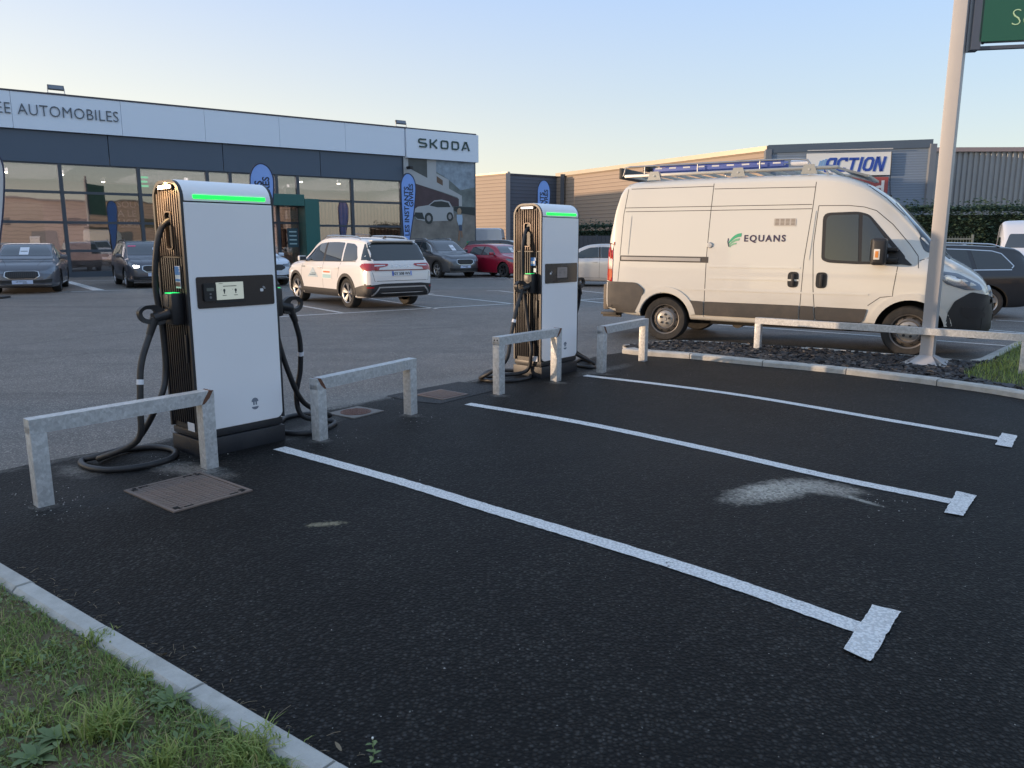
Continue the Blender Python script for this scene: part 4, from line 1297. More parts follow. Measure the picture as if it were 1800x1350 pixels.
# glazing grid
mx = [fx(108, 330), fx(246, 340), fx(366, 345), fx(406, 345), fx(487, 350), fx(524, 350), fx(618.5, 340), fx(705, 340)]
gm = mx[1] - mx[0]
cols = [mx[0] - gm * k for k in range(6, 0, -1) if mx[0] - gm * k > XL] + mx
cols = [XL] + cols
zrow = [.12, fz(125, 441), fz(120, 391), fz(110, 338), zg]
for x in cols:
    MB().box((x, .02, zg / 2), (.15, .20, zg)).build('mullion', M_MULL, sr)
for a, b in zip(cols, cols[1:]):
    door = (a > mx[1] and b <= mx[5] + .01)
    rows = zrow if not door else [.12, 2.5, zrow[3], zg]
    for k, z in enumerate(rows):
        MB().box(((a + b) / 2, .02, z), (b - a - .152, .14, .11 if k else .24)).build('transom', M_MULL, sr)
    for z0, z1 in zip(rows, rows[1:]):
        MB().box(((a + b) / 2, .02, (z0 + z1) / 2), (b - a - .15, .012, z1 - z0 - .11)).build('pane', M_PANE, sr)
# low pale panels behind the bottom row, wood wall, greenery and other things on the inner side
for a, b in ((mx[0] + .1, mx[1] - .1), (mx[0] - gm + .1, mx[0] - .1), (mx[6] + .1, mx[7] - .1)):
    MB().box(((a + b) / 2, .30, .42), (b - a, .04, .62)).build('low_screen', mat('screen_pale', (.55, .60, .64), .6), sr)
wd = mat('slatted_wood', (.26, .15, .095), .6, var=.35, vscale=3)
sw_ = bpy.data.objects.new('wood_screen', None); COL.objects.link(sw_); sw_.parent = sr
for i in range(38):
    MB().box((mx[5] + .4 + i * .22, 3.6, 2.0), (.13, .06, 3.9)).build('slat', wd, sw_)
MB().box((mx[5] + 4.4, 3.7, 2.0), (8.4, .03, 4.0)).build('slat_backing', mat('wood_back', (.16, .09, .06), .7), sw_)
for k in range(3):
    MB().box((mx[0] - 1.5 - 5.2 * k, 9.0, 1.9), (3.0, .15, 3.4)).build('inner_partition', mat('partition', (.20, .17, .15), .8, var=.3, vscale=.6), sr)
gp_ = MB().box((mx[1] - .3, 1.6, 2.6), (3.4, .05, 3.2)).build('hanging_banner', mat('banner_green', (.07, .11, .075), .6, var=.8, vscale=5), sr)
for i, t_ in enumerate(('SOUV', 'A LE', 'HORI')):
    text_obj(t_, M_WHITE, .42, gp_, M=Matrix.Translation((mx[1] - .75, 1.56, 3.15 - .42 * i)), name='banner_lettering', bold=.004)
MB().box((mx[1] + .1, 1.56, 2.25), (1.5, .02, .03)).build('banner_rule', M_WHITE, gp_)
lgg = mat('logo_glow', (.1, .6, .35), .5, emit=(.08, .8, .35), estr=.3)
for dz, w_ in ((.0, .42), (.2, .34), (.4, .42)): MB().box((mx[1] + .42, 1.2, 4.15 + dz), (w_, .04, .09)).build('glowing_bar', lgg, sr)
for x, y in ((mx[0] - 1.7, 5), (mx[0] + .6, 5), (mx[1] + 3.5, 6), (mx[5] + 1.2, 2.6), (mx[6] + .4, 2.6), (mx[0] - 6, 5), (mx[5] + 2.4, 8), (mx[0] + 3, 9), (mx[0] - 4, 9)):
    c_ = MB().cyl((x, y, zg + .10), (x, y, zg - .10), .10, n=14).build('spotlight', M_WHITE, sr)
    MB().cyl((x, y, zg - .10), (x, y, zg - .13), .085, n=14).build('spotlight_lens', lampmat('spot_on', (1, .86, .62), 9), c_)
for k, x in enumerate((-34, -24, -14, -5)):
    ld = bpy.data.lights.new('showroom_light', 'AREA'); ld.shape = 'RECTANGLE'; ld.size = 7; ld.size_y = 9; ld.energy = 190; ld.color = (1, .88, .84)
    lo = bpy.data.objects.new('showroom_light', ld); COL.objects.link(lo); lo.parent = sr; lo.location = (x, 7, zg + .1)
# letters
M_LET = mat('letter_grey', (.10, .13, .17), .5); M_LET2 = mat('letter_green', (.03, .075, .075), .45)
xa, xb = fx(30, 200), fx(206, 207)
me = text_mesh('AUTOMOBILES', 1.0, extrude=.03, bold=-.012, space=1.05, name='lettering')
wtx = max(v.co.x for v in me.vertices); 
sc_ = (xb - xa) / wtx
zb_ = fz(30, 204) * .5 + fz(206, 214) * .5
hh_ = fz(118, 191) - fz(118, 211)
M4 = Matrix.Translation((xa, -.26, zb_)) @ Matrix.Diagonal((sc_, 1, hh_ / .73, 1)) @ Matrix.Rotation(math.pi / 2, 4, 'X')
me.transform(M4); me.materials.clear(); me.materials.append(M_LET); link('lettering', me, sr)
me = text_mesh('EE', 1.0, extrude=.03, bold=-.012, space=1.05, name='lettering')
w2 = max(v.co.x for v in me.vertices)
me.transform(Matrix.Translation((fx(18, 198) - w2 * sc_, -.26, zb_)) @ Matrix.Diagonal((sc_, 1, hh_ / .73, 1)) @ Matrix.Rotation(math.pi / 2, 4, 'X'))
me.materials.clear(); me.materials.append(M_LET); link('lettering', me, sr)
# marque name built from strokes
def strokes(mb, segs, t, M, y0, y1):
    for pl_ in segs:
        for p, q in zip(pl_, pl_[1:]):
            p, q = Vector(p), Vector(q); d = (q - p); L_ = d.length
            if L_ < 1e-5: continue
            d /= L_; n = Vector((-d.y, d.x)) * t / 2; e = d * t * .0
            pts = [p - n - e, q - n + e, q + n + e, p + n - e]
            mb.prism([(v.x, v.y) for v in pts], y0, y1, M=M)
GL = {'S': [[(.95, .92), (.12, .92), (0, .80), (0, .62), (.12, .52), (.88, .48), (1, .38), (1, .20), (.88, .08), (.05, .08)]],
      'K': [[(.06, 0), (.06, 1)], [(.06, .5), (.35, .5), (.92, 1)], [(.35, .5), (.95, 0)]],
      'O': [[(.14, .08), (.06, .2), (.06, .8), (.18, .92), (.82, .92), (.94, .8), (.94, .2), (.82, .08), (.14, .08)]],
      'D': [[(.08, .08), (.08, .92), (.78, .92), (.94, .78), (.94, .22), (.78, .08), (.08, .08)]],
      'A': [[(.0, 0), (.42, .96)], [(.58, .96), (1, 0)], [(.30, .96), (.70, .96)], [(.22, .28), (.60, .28)]]}
sx0, sx1 = fx(730, 252), fx(818, 258)
zlo, zhi = fz(772, 263), fz(772, 248)
wl_ = (sx1 - sx0) / 6.9
FM = Matrix(((1, 0, 0, 0), (0, 0, -1, 0), (0, 1, 0, 0), (0, 0, 0, 1)))
for i, ch_ in enumerate('SKODA'):
    mb = MB(); x0 = sx0 + i * wl_ * 1.475
    strokes(mb, [[(x0 + u * wl_, zlo + v * (zhi - zlo)) for u, v in s_] for s_ in GL[ch_]], (zhi - zlo) * .165, FM, .38, .44)
    mb.build('lettering', M_LET2, sr)
# the end bay: printed poster panel
pa, pb = fx(709, 380), fx(832, 380) 
pz1, pz0 = fz(770, 280), .35
MB().box(((pa + pb) / 2 + .03, -.08, (pz1 + pz0) / 2), (pb - pa + .1, .16, pz1 - pz0 + .1)).build('poster_frame', M_MULL, sr)
po = bpy.data.objects.new('poster', None); COL.objects.link(po); po.parent = sr
def pp(pts): return [(pa + (x - 60) / 708 * (pb - pa), pz0 + (925 - y) / 835 * (pz1 - pz0)) for x, y in pts]
def layer(name, pts, m, k): return MB().prism(pp(pts), .16 + .004 * k, .164 + .004 * k, M=FM).build(name, m, po)
layer('poster_sheet', [(60, 90), (768, 90), (768, 925), (60, 925)], mat('poster_trees', (.14, .17, .17), .6, var=1.0, vscale=1.6), 0)
layer('poster_sky', [(375, 92), (768, 92), (768, 300), (620, 330), (500, 250), (375, 190)], mat('poster_sky', (.26, .33, .40), .6, var=.75, vscale=2.6), 1)
layer('poster_ground', [(60, 600), (120, 580), (560, 520), (768, 530), (768, 855), (60, 855)], mat('poster_gravel', (.21, .20, .18), .7, var=.6, vscale=2.2), 1)
layer('poster_hedge', [(550, 465), (768, 465), (768, 535), (600, 515), (550, 500)], mat('poster_dark', (.035, .045, .045), .6), 2)
hw_ = mat('poster_house', (.42, .45, .47), .6, var=.08)
layer('poster_house', [(60, 90), (375, 92), (375, 205), (500, 250), (500, 320), (632, 375), (632, 460), (590, 460), (590, 390), (430, 350), (60, 270)], hw_, 2)
layer('poster_shade', [(130, 285), (430, 355), (600, 400), (600, 460), (400, 470), (130, 560)], mat('poster_brick', (.075, .050, .058), .6, var=.4, vscale=4), 3)
layer('poster_window', [(105, 92), (285, 95), (285, 245), (105, 175)], mat('poster_dark2', (.05, .065, .075), .3, var=.5, vscale=2), 3)
layer('poster_window', [(378, 225), (438, 258), (438, 300), (378, 275)], mat('poster_brown', (.14, .09, .06), .5), 3)
cb_ = mat('poster_car', (.40, .43, .45), .5, var=.06)
layer('poster_car', [(160, 490), (185, 475), (290, 460), (350, 420), (420, 412), (500, 425), (540, 480), (545, 545), (520, 580), (270, 590), (175, 575), (150, 540)], cb_, 4)
layer('poster_car_glass', [(300, 462), (350, 430), (420, 424), (490, 434), (512, 470), (380, 475)], mat('poster_dark', (.035, .045, .045), .6), 5)
layer('poster_car_nose', [(150, 545), (160, 520), (230, 520), (250, 575), (180, 570)], mat('poster_dark', (.035, .045, .045), .6), 5)
for cx, cy, r in ((292, 565, 42), (505, 548, 34)):
    layer('poster_wheel', [(cx + r * math.cos(a), cy + r * 1.1 * math.sin(a)) for a in [i * math.pi / 8 for i in range(16)]], mat('poster_dark', (.035, .045, .045), .6), 5)
    layer('poster_rim', [(cx + r * .5 * math.cos(a), cy + r * .6 * math.sin(a)) for a in [i * math.pi / 8 for i in range(16)]], mat('poster_rim', (.3, .3, .3), .5), 6)
sk = mat('poster_skin', (.28, .17, .11), .6)
layer('poster_child_leg', [(596, 650), (612, 650), (604, 745), (584, 750)], sk, 5)
layer('poster_child_leg', [(612, 650), (628, 650), (636, 718), (622, 720)], sk, 5)
layer('poster_child_shorts', [(598, 612), (628, 612), (630, 662), (600, 662)], mat('poster_navy', (.05, .08, .14), .6), 6)
layer('poster_child_shirt', [(574, 530), (632, 530), (636, 570), (628, 618), (592, 618), (576, 575)], mat('poster_shirt', (.38, .52, .68), .6), 6)
layer('poster_child_head', [(602 + 22 * math.cos(a), 502 + 28 * math.sin(a)) for a in [i * math.pi / 6 for i in range(12)]], mat('poster_hair', (.36, .27, .18), .6), 7)
layer('poster_band', [(60, 858), (768, 858), (768, 915), (60, 915)], mat('poster_band', (.035, .045, .065), .5), 3)
def ptext(s_, x, y, px_h, px_w, bold=0.0, m=M_WHITE, k=8):
    me = text_mesh(s_, 1.0, bold=bold, name='poster_text'); w_ = max(v.co.x for v in me.vertices)
    (x0, z0), (x1, z1) = pp([(x, y), (x + px_w, y - px_h)])
    me.transform(Matrix.Translation((x0, -(.165 + .004 * k), z0)) @ Matrix.Diagonal(((x1 - x0) / w_, 1, (z1 - z0) / .73, 1)) @ Matrix.Rotation(math.pi / 2, 4, 'X'))
    me.materials.clear(); me.materials.append(m); link('poster_text', me, po)
ptext('Nouveau Škoda Kodiaq', 135, 763, 26, 318, .025)
ptext('Hybride rechargeable', 138, 800, 24, 272)
ptext('#SeDéplacerMoinsPolluer', 520, 893, 15, 172, .03)
layer('poster_rule', [(138, 818), (290, 818), (290, 822), (138, 822)], M_WHITE, 5)
for i, (c_, w_) in enumerate((((.02, .30, .18), 62), ((.25, .42, .05), 26), ((.55, .50, .03), 36), ((.60, .28, .03), 46), ((.50, .05, .04), 54))):
    y = 750 + i * 15
    layer('energy_bar', [(676, y), (676 + w_, y), (676 + w_, y + 12), (676, y + 12)], mat('energy_%d' % i, c_, .5), 5)
# portal
ga, gb = fx(476, 380) , fx(536, 380)
zpt = fz(500, 343)
MB().box((gb + .0, -.55, zpt / 2 - .1), (.75, 1.0, zpt - .2), ch=.01).build('portal_frame', M_PORT, sr)
MB().box((ga - .9, -.55, zpt / 2 - .1), (.75, 1.0, zpt - .2), ch=.01).build('portal_frame', M_PORT, sr)
MB().box(((ga - .9 + gb) / 2, -.55, zpt - .28), (gb - ga + .12, 1.0, .56), ch=.01).build('portal_frame', M_PORT, sr)
bd = MB().box((fx(508, 430), -.62, 1.75), (.55, .04, .95)).build('opening_hours_board', mat('board_teal', (.02, .06, .08), .5), sr)
for i in range(4): MB().box((fx(508, 430), -.645, 2.05 - i * .2), (.38, .01, .06)).build('board_line', mat('board_print', (.35, .5, .52), .5), bd)
for i in range(6): MB().box((fx(517, 400) + .1, .5, 1.2 + i * .58), (.6, .25, .42)).build('stone_pillar', mat('pillar_pale', (.42, .38, .35), .8, var=.2), sr)
# floodlights on the roof and a camera at the corner
for px, py, lab in ((98, 152, 'floodlight on the showroom roof edge above the long lettering'), (703, 214, 'floodlight on the showroom roof edge near the short name sign')):
    x = fx(px, py + 10)
    w = K + SX * x + SN * .15
    fl_ = thing('floodlight', lab, 'floodlight', (w.x, w.y, zt + .07), SRZ, 'floodlights on the showroom roof')
    MB().box((0, .0, .26), (.62, .10, .20), M=Matrix.Rotation(RAD(-14), 4, 'X'), ch=.01).build('lamp_head', mat('flood_grey', (.10, .11, .12), .4), fl_)
    MB().box((0, -.07, .25), (.54, .012, .15), M=Matrix.Rotation(RAD(-14), 4, 'X')).build('lamp_glass', M_LAMP, fl_)
    for s_ in (-1, 1): MB().box((s_ * .31, .02, .12), (.03, .04, .24)).build('bracket', M_GALV, fl_)
    MB().box((0, .02, .012), (.7, .10, .024)).build('bracket', M_GALV, fl_)
w = K + SX * fx(712, 295) + SN * .5
cc = thing('security_camera', 'small dark camera on an arm at the corner beside the poster', 'camera', (w.x, w.y, fz(712, 296)), SRZ)
MB().box((0, -.05, 0), (.20, .42, .16), ch=.03).build('camera_body', M_BLACK, cc, smooth=40)
MB().box((0, .25, .05), (.05, .40, .05)).build('camera_arm', M_BLACK, cc)

# ---------------- feather flags
M_FLAG = mat('flag_fabric', (.24, .42, .88), .7, var=.12, vscale=1.2)
M_FLAGE = mat('flag_edge', (.02, .03, .07), .6)
M_FLAGW = mat('flag_pale', (.55, .57, .60), .7, var=.15, vscale=2)
fo = [(0.10, 0), (.02, .9), (-.02, 1.8), (-.03, 2.6), (.01, 2.85), (.12, 3.05), (.27, 3.15), (.42, 3.14), (.57, 3.03), (.67, 2.82), (.70, 2.55), (.66, 2.1), (.55, 1.4), (.40, .7), (.27, 0)]
def flag(px, Y, ytop, rz, label, m=M_FLAG, text=True):
    c = at_depth(px, ytop, Y); ztop = c.z; z0 = ztop - 3.2
    root = thing('feather_flag', label, 'flag', (c.x, c.y, 0), rz, 'feather flags on the forecourt')
    pts = catmull([Vector((a - .33, b, 0)) for a, b in fo], 4)
    vs = []; N = len(pts)
    poly = [(p.x, z0 + p.y) for p in pts]
    MB().prism([(x, z) for x, z in poly], -.004, .004, M=FM).build('flag_cloth', m, root)
    MB().tube([(x, .0, z) for x, z in poly], .022, 6).build('flag_edge', M_FLAGE, root, smooth=50)
    MB().tube([(-.18, .02, .02), (-.20, .02, z0), (-.34, .02, z0 + 1.5), (-.37, .02, z0 + 2.6), (-.20, .02, z0 + 3.08), (.05, .02, z0 + 3.17)], .016, 8, smooth=5).build('flag_pole', M_BLACK, root, smooth=50)
    MB().box((-.18, 0, .03), (.5, .5, .06), ch=.01).build('flag_base', M_BLACK, root)
    if text:
        Rv = Matrix.Rotation(-math.pi / 2, 4, 'Y')
        for s_, xx, zz, sz in (('LES INSTANTS', .00, .60, .32), ('GIVRÉS', .23, 1.80, .30)):
            me = text_mesh(s_, sz, bold=.008, name='flag_lettering')
            me.transform(Matrix.Translation((xx, -.008, z0 + zz)) @ Rv @ Matrix.Rotation(math.pi / 2, 4, 'X'))
            me.materials.clear(); me.materials.append(mat('flag_ink', (.02, .03, .06), .6)); link('flag_lettering', me, root)
    return root
flag(458, 25.5, 285, RAD(12), 'blue feather flag rising behind the nearest charger')
flag(717, 33, 303, RAD(42), 'blue feather flag standing between the white SUV and the poster')
flag(956, 36, 315, RAD(35), 'blue feather flag above the farther charger')
flag(-25, 21.5, 256, RAD(10), 'pale feather flag cut off by the left edge of the photo', M_FLAGW, text=False)

# ---------------- warehouse with the blue sign
def cladding(name, rgb, period, depth, axis=2, rough=.5, metal=0.0, dark=.55, var=.05):
    m, nt, b, co = newmat(name)
    sx = nt.n('ShaderNodeSeparateXYZ'); nt.l(co, sx.inputs[0])
    f = nt.math('FRACT', nt.math('DIVIDE', sx.outputs[axis], period))
    tri_ = nt.math('ABSOLUTE', nt.math('SUBTRACT', f, .5))
    line = nt.math('GREATER_THAN', tri_, .42)
    n = nt.noise(co, .35, 4)
    col = nt.mix(n, tuple(c * (1 - var * 2) for c in rgb), tuple(c * (1 + var) for c in rgb))
    col = nt.mix(line, col, tuple(c * dark for c in rgb))
    nt.l(col, b.inputs['Base Color']); b.inputs['Roughness'].default_value = rough; b.inputs['Metallic'].default_value = metal
    bp = nt.n('ShaderNodeBump'); bp.inputs['Strength'].default_value = .8; bp.inputs['Distance'].default_value = depth
    nt.l(nt.math('SMOOTH_MIN', tri_, .42, .1) if False else nt.math('MINIMUM', tri_, .40), bp.inputs['Height']); nt.l(bp.outputs[0], b.inputs['Normal'])
    return m
M_TAN = cladding('tan_cladding', (.40, .31, .24), .34, .02, rough=.65)
M_BCLAD = cladding('blue_grey_cladding', (.18, .24, .33), .17, .03, rough=.5, dark=.7)
M_DGREY = cladding('dark_cladding', (.10, .12, .16), .34, .02, rough=.6)
wh = thing('warehouse_building', 'wide flat-roofed store with tan side walls and a blue-grey ribbed front', 'building')
def wall(name, p, q, z1, m, par, z0=0.0, th=.25, z1b=None):
    p, q = Vector((p[0], p[1], 0)), Vector((q[0], q[1], 0)); d = (q - p).normalized(); n = Vector((-d.y, d.x, 0))
    z1b = z1 if z1b is None else z1b
    a, b = p, q; c, e = q + n * th, p + n * th
    return MB().add([(a.x, a.y, z0), (b.x, b.y, z0), (c.x, c.y, z0), (e.x, e.y, z0), (a.x, a.y, z1), (b.x, b.y, z1b), (c.x, c.y, z1b), (e.x, e.y, z1)],
                    [(3, 2, 1, 0), (4, 5, 6, 7), (0, 1, 5, 4), (1, 2, 6, 5), (2, 3, 7, 6), (3, 0, 4, 7)]).build(name, m, par)
A0 = Vector((-8.5, 83.8, 0)); A1 = Vector((-.38, 75.7, 0)); B1_ = Vector((4.45, 79.0, 0)); C1 = Vector((18.2, 56.7, 0)); D1 = Vector((28.6, 54.3, 0)); E1 = Vector((32.0, 62.0, 0))
HW = 8.0
wall('side_wall', A0, A1, HW, M_TAN, wh); wall('recess_wall', A1, B1_, HW - .15, M_DGREY, wh); wall('side_wall', B1_, C1, HW, M_TAN, wh)
wall('front_wall', C1, D1, HW, M_BCLAD, wh, z1b=HW + .1); wall('return_wall', D1, E1, HW + .1, mat('reveal_brown', (.20, .15, .15), .7), wh)
M_CAP = mat('eave_metal', (.50, .44, .36), .45, metal=.3, var=.1, vscale=.5)
def cap(p, q, z, m, w=.35, h=.16, zb=None):
    p, q = Vector((*p.xy, 0)), Vector((*q.xy, 0)); d = (q - p).normalized(); n = Vector((-d.y, d.x, 0))
    MB().beam([(p + n * .1).to_tuple()[:2] + (z,), (q + n * .1).to_tuple()[:2] + (z if zb is None else zb,)], w, h).build('eave', m, wh)
cap(A0, A1, HW + .05, M_CAP); cap(A1, B1_, HW - .1, M_EDGE); cap(B1_, C1, HW + .08, M_CAP, .5, .34); cap(C1, D1, HW + .02, M_BAND, .4, .55, HW + .12)
for p, dz in ((A1, 0), (C1, 0), (D1, .1)):
    MB().box((p.x, p.y, (HW + dz) / 2), (.42, .42, HW + dz - .02)).build('corner_trim', mat('corner_grey', (.20, .22, .25), .5), wh)
dC = (C1 - B1_).normalized(); q = B1_ + dC * 1.4
MB().box((q.x - .25, q.y - .15, HW / 2), (.35, .35, HW + .1)).build('downpipe', mat('pipe_dark', (.06, .07, .09), .5), wh)
roofp = [A0, A1, B1_, C1, D1, E1, Vector((34, 110, 0)), Vector((-8, 110, 0))]
tr_ = tessellate_polygon([[Vector((p.x, p.y, 0)) for p in roofp]])
MB().add([(p.x, p.y, HW - .3) for p in roofp], [tuple(t) for t in tr_]).build('roof', mat('roof_grey', (.25, .25, .25), .8), wh)
# signs on its front
fd = (D1 - C1).normalized(); fnn = Vector((fd.y, -fd.x, 0)); frz = math.atan2(fd.y, fd.x)
def fa(px, py): 
    w = on_plane(px, py, C1, fnn); return (w - C1).dot(fd), w.z
def sign_on(name, label, cat, corners, m):
    us = [fa(*c) for c in corners]; u0 = min(u for u, z in us); u1 = max(u for u, z in us); z1 = (us[0][1] + us[1][1]) / 2; z0 = (us[2][1] + us[3][1]) / 2
    o = thing(name, label, cat, (C1.x + fnn.x * .30, C1.y + fnn.y * .30, 0), frz)
    MB().box(((u0 + u1) / 2, -.06, (z0 + z1) / 2), (u1 - u0, .12, z1 - z0), ch=.01).build('board', m, o)
    return o, u0, u1, z0, z1
M_SIGNW = mat('sign_white', (.68, .72, .74), .5); M_ACT = mat('sign_blue', (.02, .07, .38), .45); M_ACT2 = mat('sign_light_blue', (.20, .38, .66), .45)
so_, u0, u1, z0, z1 = sign_on('store_sign', 'white store sign with slanting blue lettering on the ribbed front', 'sign', [(1417, 271), (1563, 268), (1562, 307), (1417, 312)], M_SIGNW)
W_ = u1 - u0; H_ = z1 - z0
lx0, lx1 = u0 + W_ * .235, u0 + W_ * .935; lz0, lz1 = z0 + H_ * .16, z0 + H_ * .80
lw = (lx1 - lx0) / 5.75; lh = lz1 - lz0; T_ = .27
AG = {'A': [[(.12, 0), (.12, .75), (.3, .9), (.88, .9), (.88, 0)], [(.12, .42), (.88, .42)]],
      'C': [[(1, .9), (.3, .9), (.12, .75), (.12, .25), (.3, .11), (1, .11)], [(.88, .72), (.88, .9)], [(.88, .11), (.88, .3)]],
      'T': [[(0, .88), (1, .88)], [(.5, 0), (.5, .9)]], 'I': [[(.15, 0), (.15, 1)]],
      'O': [[(.3, .11), (.12, .25), (.12, .75), (.3, .9), (.7, .9), (.88, .75), (.88, .25), (.7, .11), (.3, .11)]],
      'N': [[(.12, 0), (.12, 1)], [(.88, 0), (.88, 1)], [(.16, 1), (.84, 0)]]}
xc = lx0
for ch_ in 'ACTION':
    cw = lw * (.32 if ch_ == 'I' else .94)
    mb = MB(); segs = []
    for s_ in AG[ch_]:
        segs.append([(xc + (u if ch_ != 'I' else .5 * 1) * cw * 1.0 + (v - .5) * lh * .20, lz0 + v * lh) for u, v in s_])
    strokes(mb, segs, lw * T_, FM, .121, .15)
    # blunt joints
    for s_ in segs:
        for p in s_[1:-1]: mb.prism([(p[0] + lw * T_ * .5 * math.cos(a), p[1] + lw * T_ * .5 * math.sin(a)) for a in [i * math.pi / 4 + .39 for i in range(8)]], .121, .1505, M=FM)
    mb.build('lettering', M_ACT, so_)
    xc += cw + lw * .13
for k in range(3):
    x = lx0 - lw * (.30 + .24 * k) - lh * .07; h_ = lh * (.92 - .06 * k)
    MB().prism([(x, lz0 + .1), (x + .13, lz0 + .1), (x + .13 + h_ * .22, lz0 + h_), (x + h_ * .22, lz0 + h_)], .121, .15, M=FM).build('sign_stripe', M_ACT2, so_)
MB().box(((u0 + u1) / 2, -.35, z1 + .18), (W_, .06, .06)).build('lamp_rail', M_GALV, so_)
so2, v0, v1, w0, w1 = sign_on('red_sign', 'red store sign with white letters just under the blue-lettered one, half behind the van', 'sign', [(1470, 313), (1558, 312), (1556, 352), (1470, 352)], mat('sign_red', (.34, .075, .075), .5))
text_obj('nd', M_WHITE, (w1 - w0) * .95, so2, M=Matrix.Translation((v0 + (v1 - v0) * .50, -.125, w0 + (w1 - w0) * .18)), extrude=.01, bold=.03, name='lettering')
MB().box((D1.x + .6, D1.y - .05, HW - 1.2), (.10, .12, 1.3)).build('wall_pipe', M_WHITE, wh)

# corrugated hall to the right
hall = thing('corrugated_hall', 'grey hall with vertical corrugated cladding at the right beyond the hedge', 'building')
h0, h1 = Vector((30.2, 58.2, 0)), Vector((64, 60.5, 0)); d = (h1 - h0).normalized(); n = Vector((-d.y, d.x, 0)); L_ = (h1 - h0).length
vs = []; k = 0; s_ = 0
while s_ < L_:
    for ds, off in ((0, 0), (.16, 0), (.21, .11), (.37, .11), (.42, 0)):
        if off == 0 and ds == .42: continue
        p = h0 + d * (s_ + ds) + n * off; vs += [(p.x, p.y, 0), (p.x, p.y, 8.1 + .012 * (s_ + ds))]
    s_ += .42
fs = [(2 * i, 2 * i + 2, 2 * i + 3, 2 * i + 1) for i in range(len(vs) // 2 - 1)]
MB().add(vs, fs).build('cladding_sheet', mat('corrugated_grey', (.30, .31, .32), .45, metal=.2, var=.08, vscale=.3), hall)
MB().add([(h0.x, h0.y + .3, 0), (h1.x, h1.y + .3, 0), (h1.x, h1.y + 30, 0), (h0.x + 3, h0.y + 30, 0), (h0.x, h0.y + .3, 8.0), (h1.x, h1.y + .3, 8.3), (h1.x, h1.y + 30, 8.3), (h0.x + 3, h0.y + 30, 8.0)],
         [(4, 5, 6, 7), (0, 1, 5, 4), (1, 2, 6, 5), (2, 3, 7, 6), (3, 0, 4, 7)]).build('hall_body', mat('metal_wall', (.35, .36, .38), .5), hall)
MB().beam([(h0.x, h0.y - .05, 8.15), (h1.x, h1.y - .05, 8.5)], .25, .30).build('eave', mat('eave_sunlit', (.40, .30, .28), .5), hall)  # pink of the low sun is put into the eave colour

# ---------------- hedges
M_HEDGE = grass_mat('hedge_leaves', (.028, .056, .040), (.055, .098, .066), (.085, .13, .085))
M_HCORE = mat('hedge_core', (.012, .020, .010), 1.0)
def hedge(p, q, H, depth, n_, size, label, name='hedge'):
    p, q = Vector((*p, 0)), Vector((*q, 0)); d = (q - p).normalized(); nn = Vector((-d.y, d.x, 0)); L_ = (q - p).length
    root = thing(name, label, 'hedge', p, math.atan2(d.y, d.x))
    MB().box((L_ / 2, depth / 2, H / 2 - .15), (L_ - .3, depth - .3, H - .3)).build('branches', M_HCORE, root)
    VV = []; FF = []; TT = []
    from mathutils import noise as mn
    for i in range(n_):
        r = random.random()
        x = random.uniform(0, L_)
        if r < .72: y = random.gauss(.10, .07); z = random.uniform(.05, H)
        else: y = random.uniform(0, depth); z = H + random.gauss(-.03, .06)
        b = mn.noise(Vector((x * .9, z * 1.2, y)));
        y += -.16 * b; z += .10 * mn.noise(Vector((x * .7, y, 7))) if r >= .72 or z > H * .8 else 0
        if r > .97: z += random.random() * .35
        R = Matrix.Translation((x, y, z)) @ Matrix.Rotation(random.uniform(0, 6.28), 4, 'Z') @ Matrix.Rotation(random.uniform(-1.2, 1.2), 4, 'X') @ Matrix.Rotation(random.uniform(-.8, .8), 4, 'Y')
        s_ = size * random.uniform(.6, 1.3); o = len(VV)
        VV += [tuple(R @ Vector(v)) for v in ((-s_, 0, 0), (0, -s_ * .45, .01), (s_, 0, 0), (0, s_ * .45, .01))]
        FF.append((o, o + 1, o + 2, o + 3)); TT += [min(.84, max(0, random.gauss(.45, .22) + .25 * b))] * 4
    o = tone_mesh('foliage', VV, FF, TT, M_HEDGE); o.parent = root; o['kind'] = 'stuff'
    return root
hedge((13.2, 31.5), (31, 29.5), 2.9, 1.3, 26000, .075, 'tall clipped evergreen hedge along the right side behind the black estate', 'tall_hedge')
hedge((3.4, 49.5), (13.5, 46.5), 2.55, 1.2, 9000, .09, 'trimmed dark hedge above the grey fence behind the silver car', 'trimmed_hedge')
# grey panel fence behind the silver car
fr_ = thing('panel_fence', 'dark grey panel fence between the silver car and the hedge', 'fence', (2.9, 46.2, 0), math.atan2(-3.2, 9.6))
M_FEN = mat('fence_slate', (.055, .065, .085), .5, var=.05)
for i in range(5):
    MB().box((.1 + i * 2.05, 0, .98), (.09, .09, 1.96)).build('fence_post', M_MULL, fr_)
    if i < 4:
        for k in range(8): MB().box((.1 + i * 2.05 + .15 + .25 * k, 0, .97), (.235, .04, 1.86)).build('fence_board', M_FEN, fr_)
wf_ = thing('mesh_fence', 'green-grey mesh fence panel showing between the sign pole and the hedge', 'fence', (13.9, 28.0, 0), RAD(-4))
M_WIRE = mat('wire_grey', (.16, .19, .18), .5)
for i in range(2): MB().box((i * 2.5, 0, .9), (.06, .06, 1.8)).build('fence_post', M_WIRE, wf_)
mb = MB()
for i in range(25): mb.box((i * .1, 0, .88), (.012, .012, 1.72))
mb.build('wire_grid', M_WIRE, wf_, kind='stuff')
for z in (.2, .7, 1.2, 1.65): MB().box((1.25, -.012, z), (2.5, .012, .05)).build('fence_rail', M_WIRE, wf_)

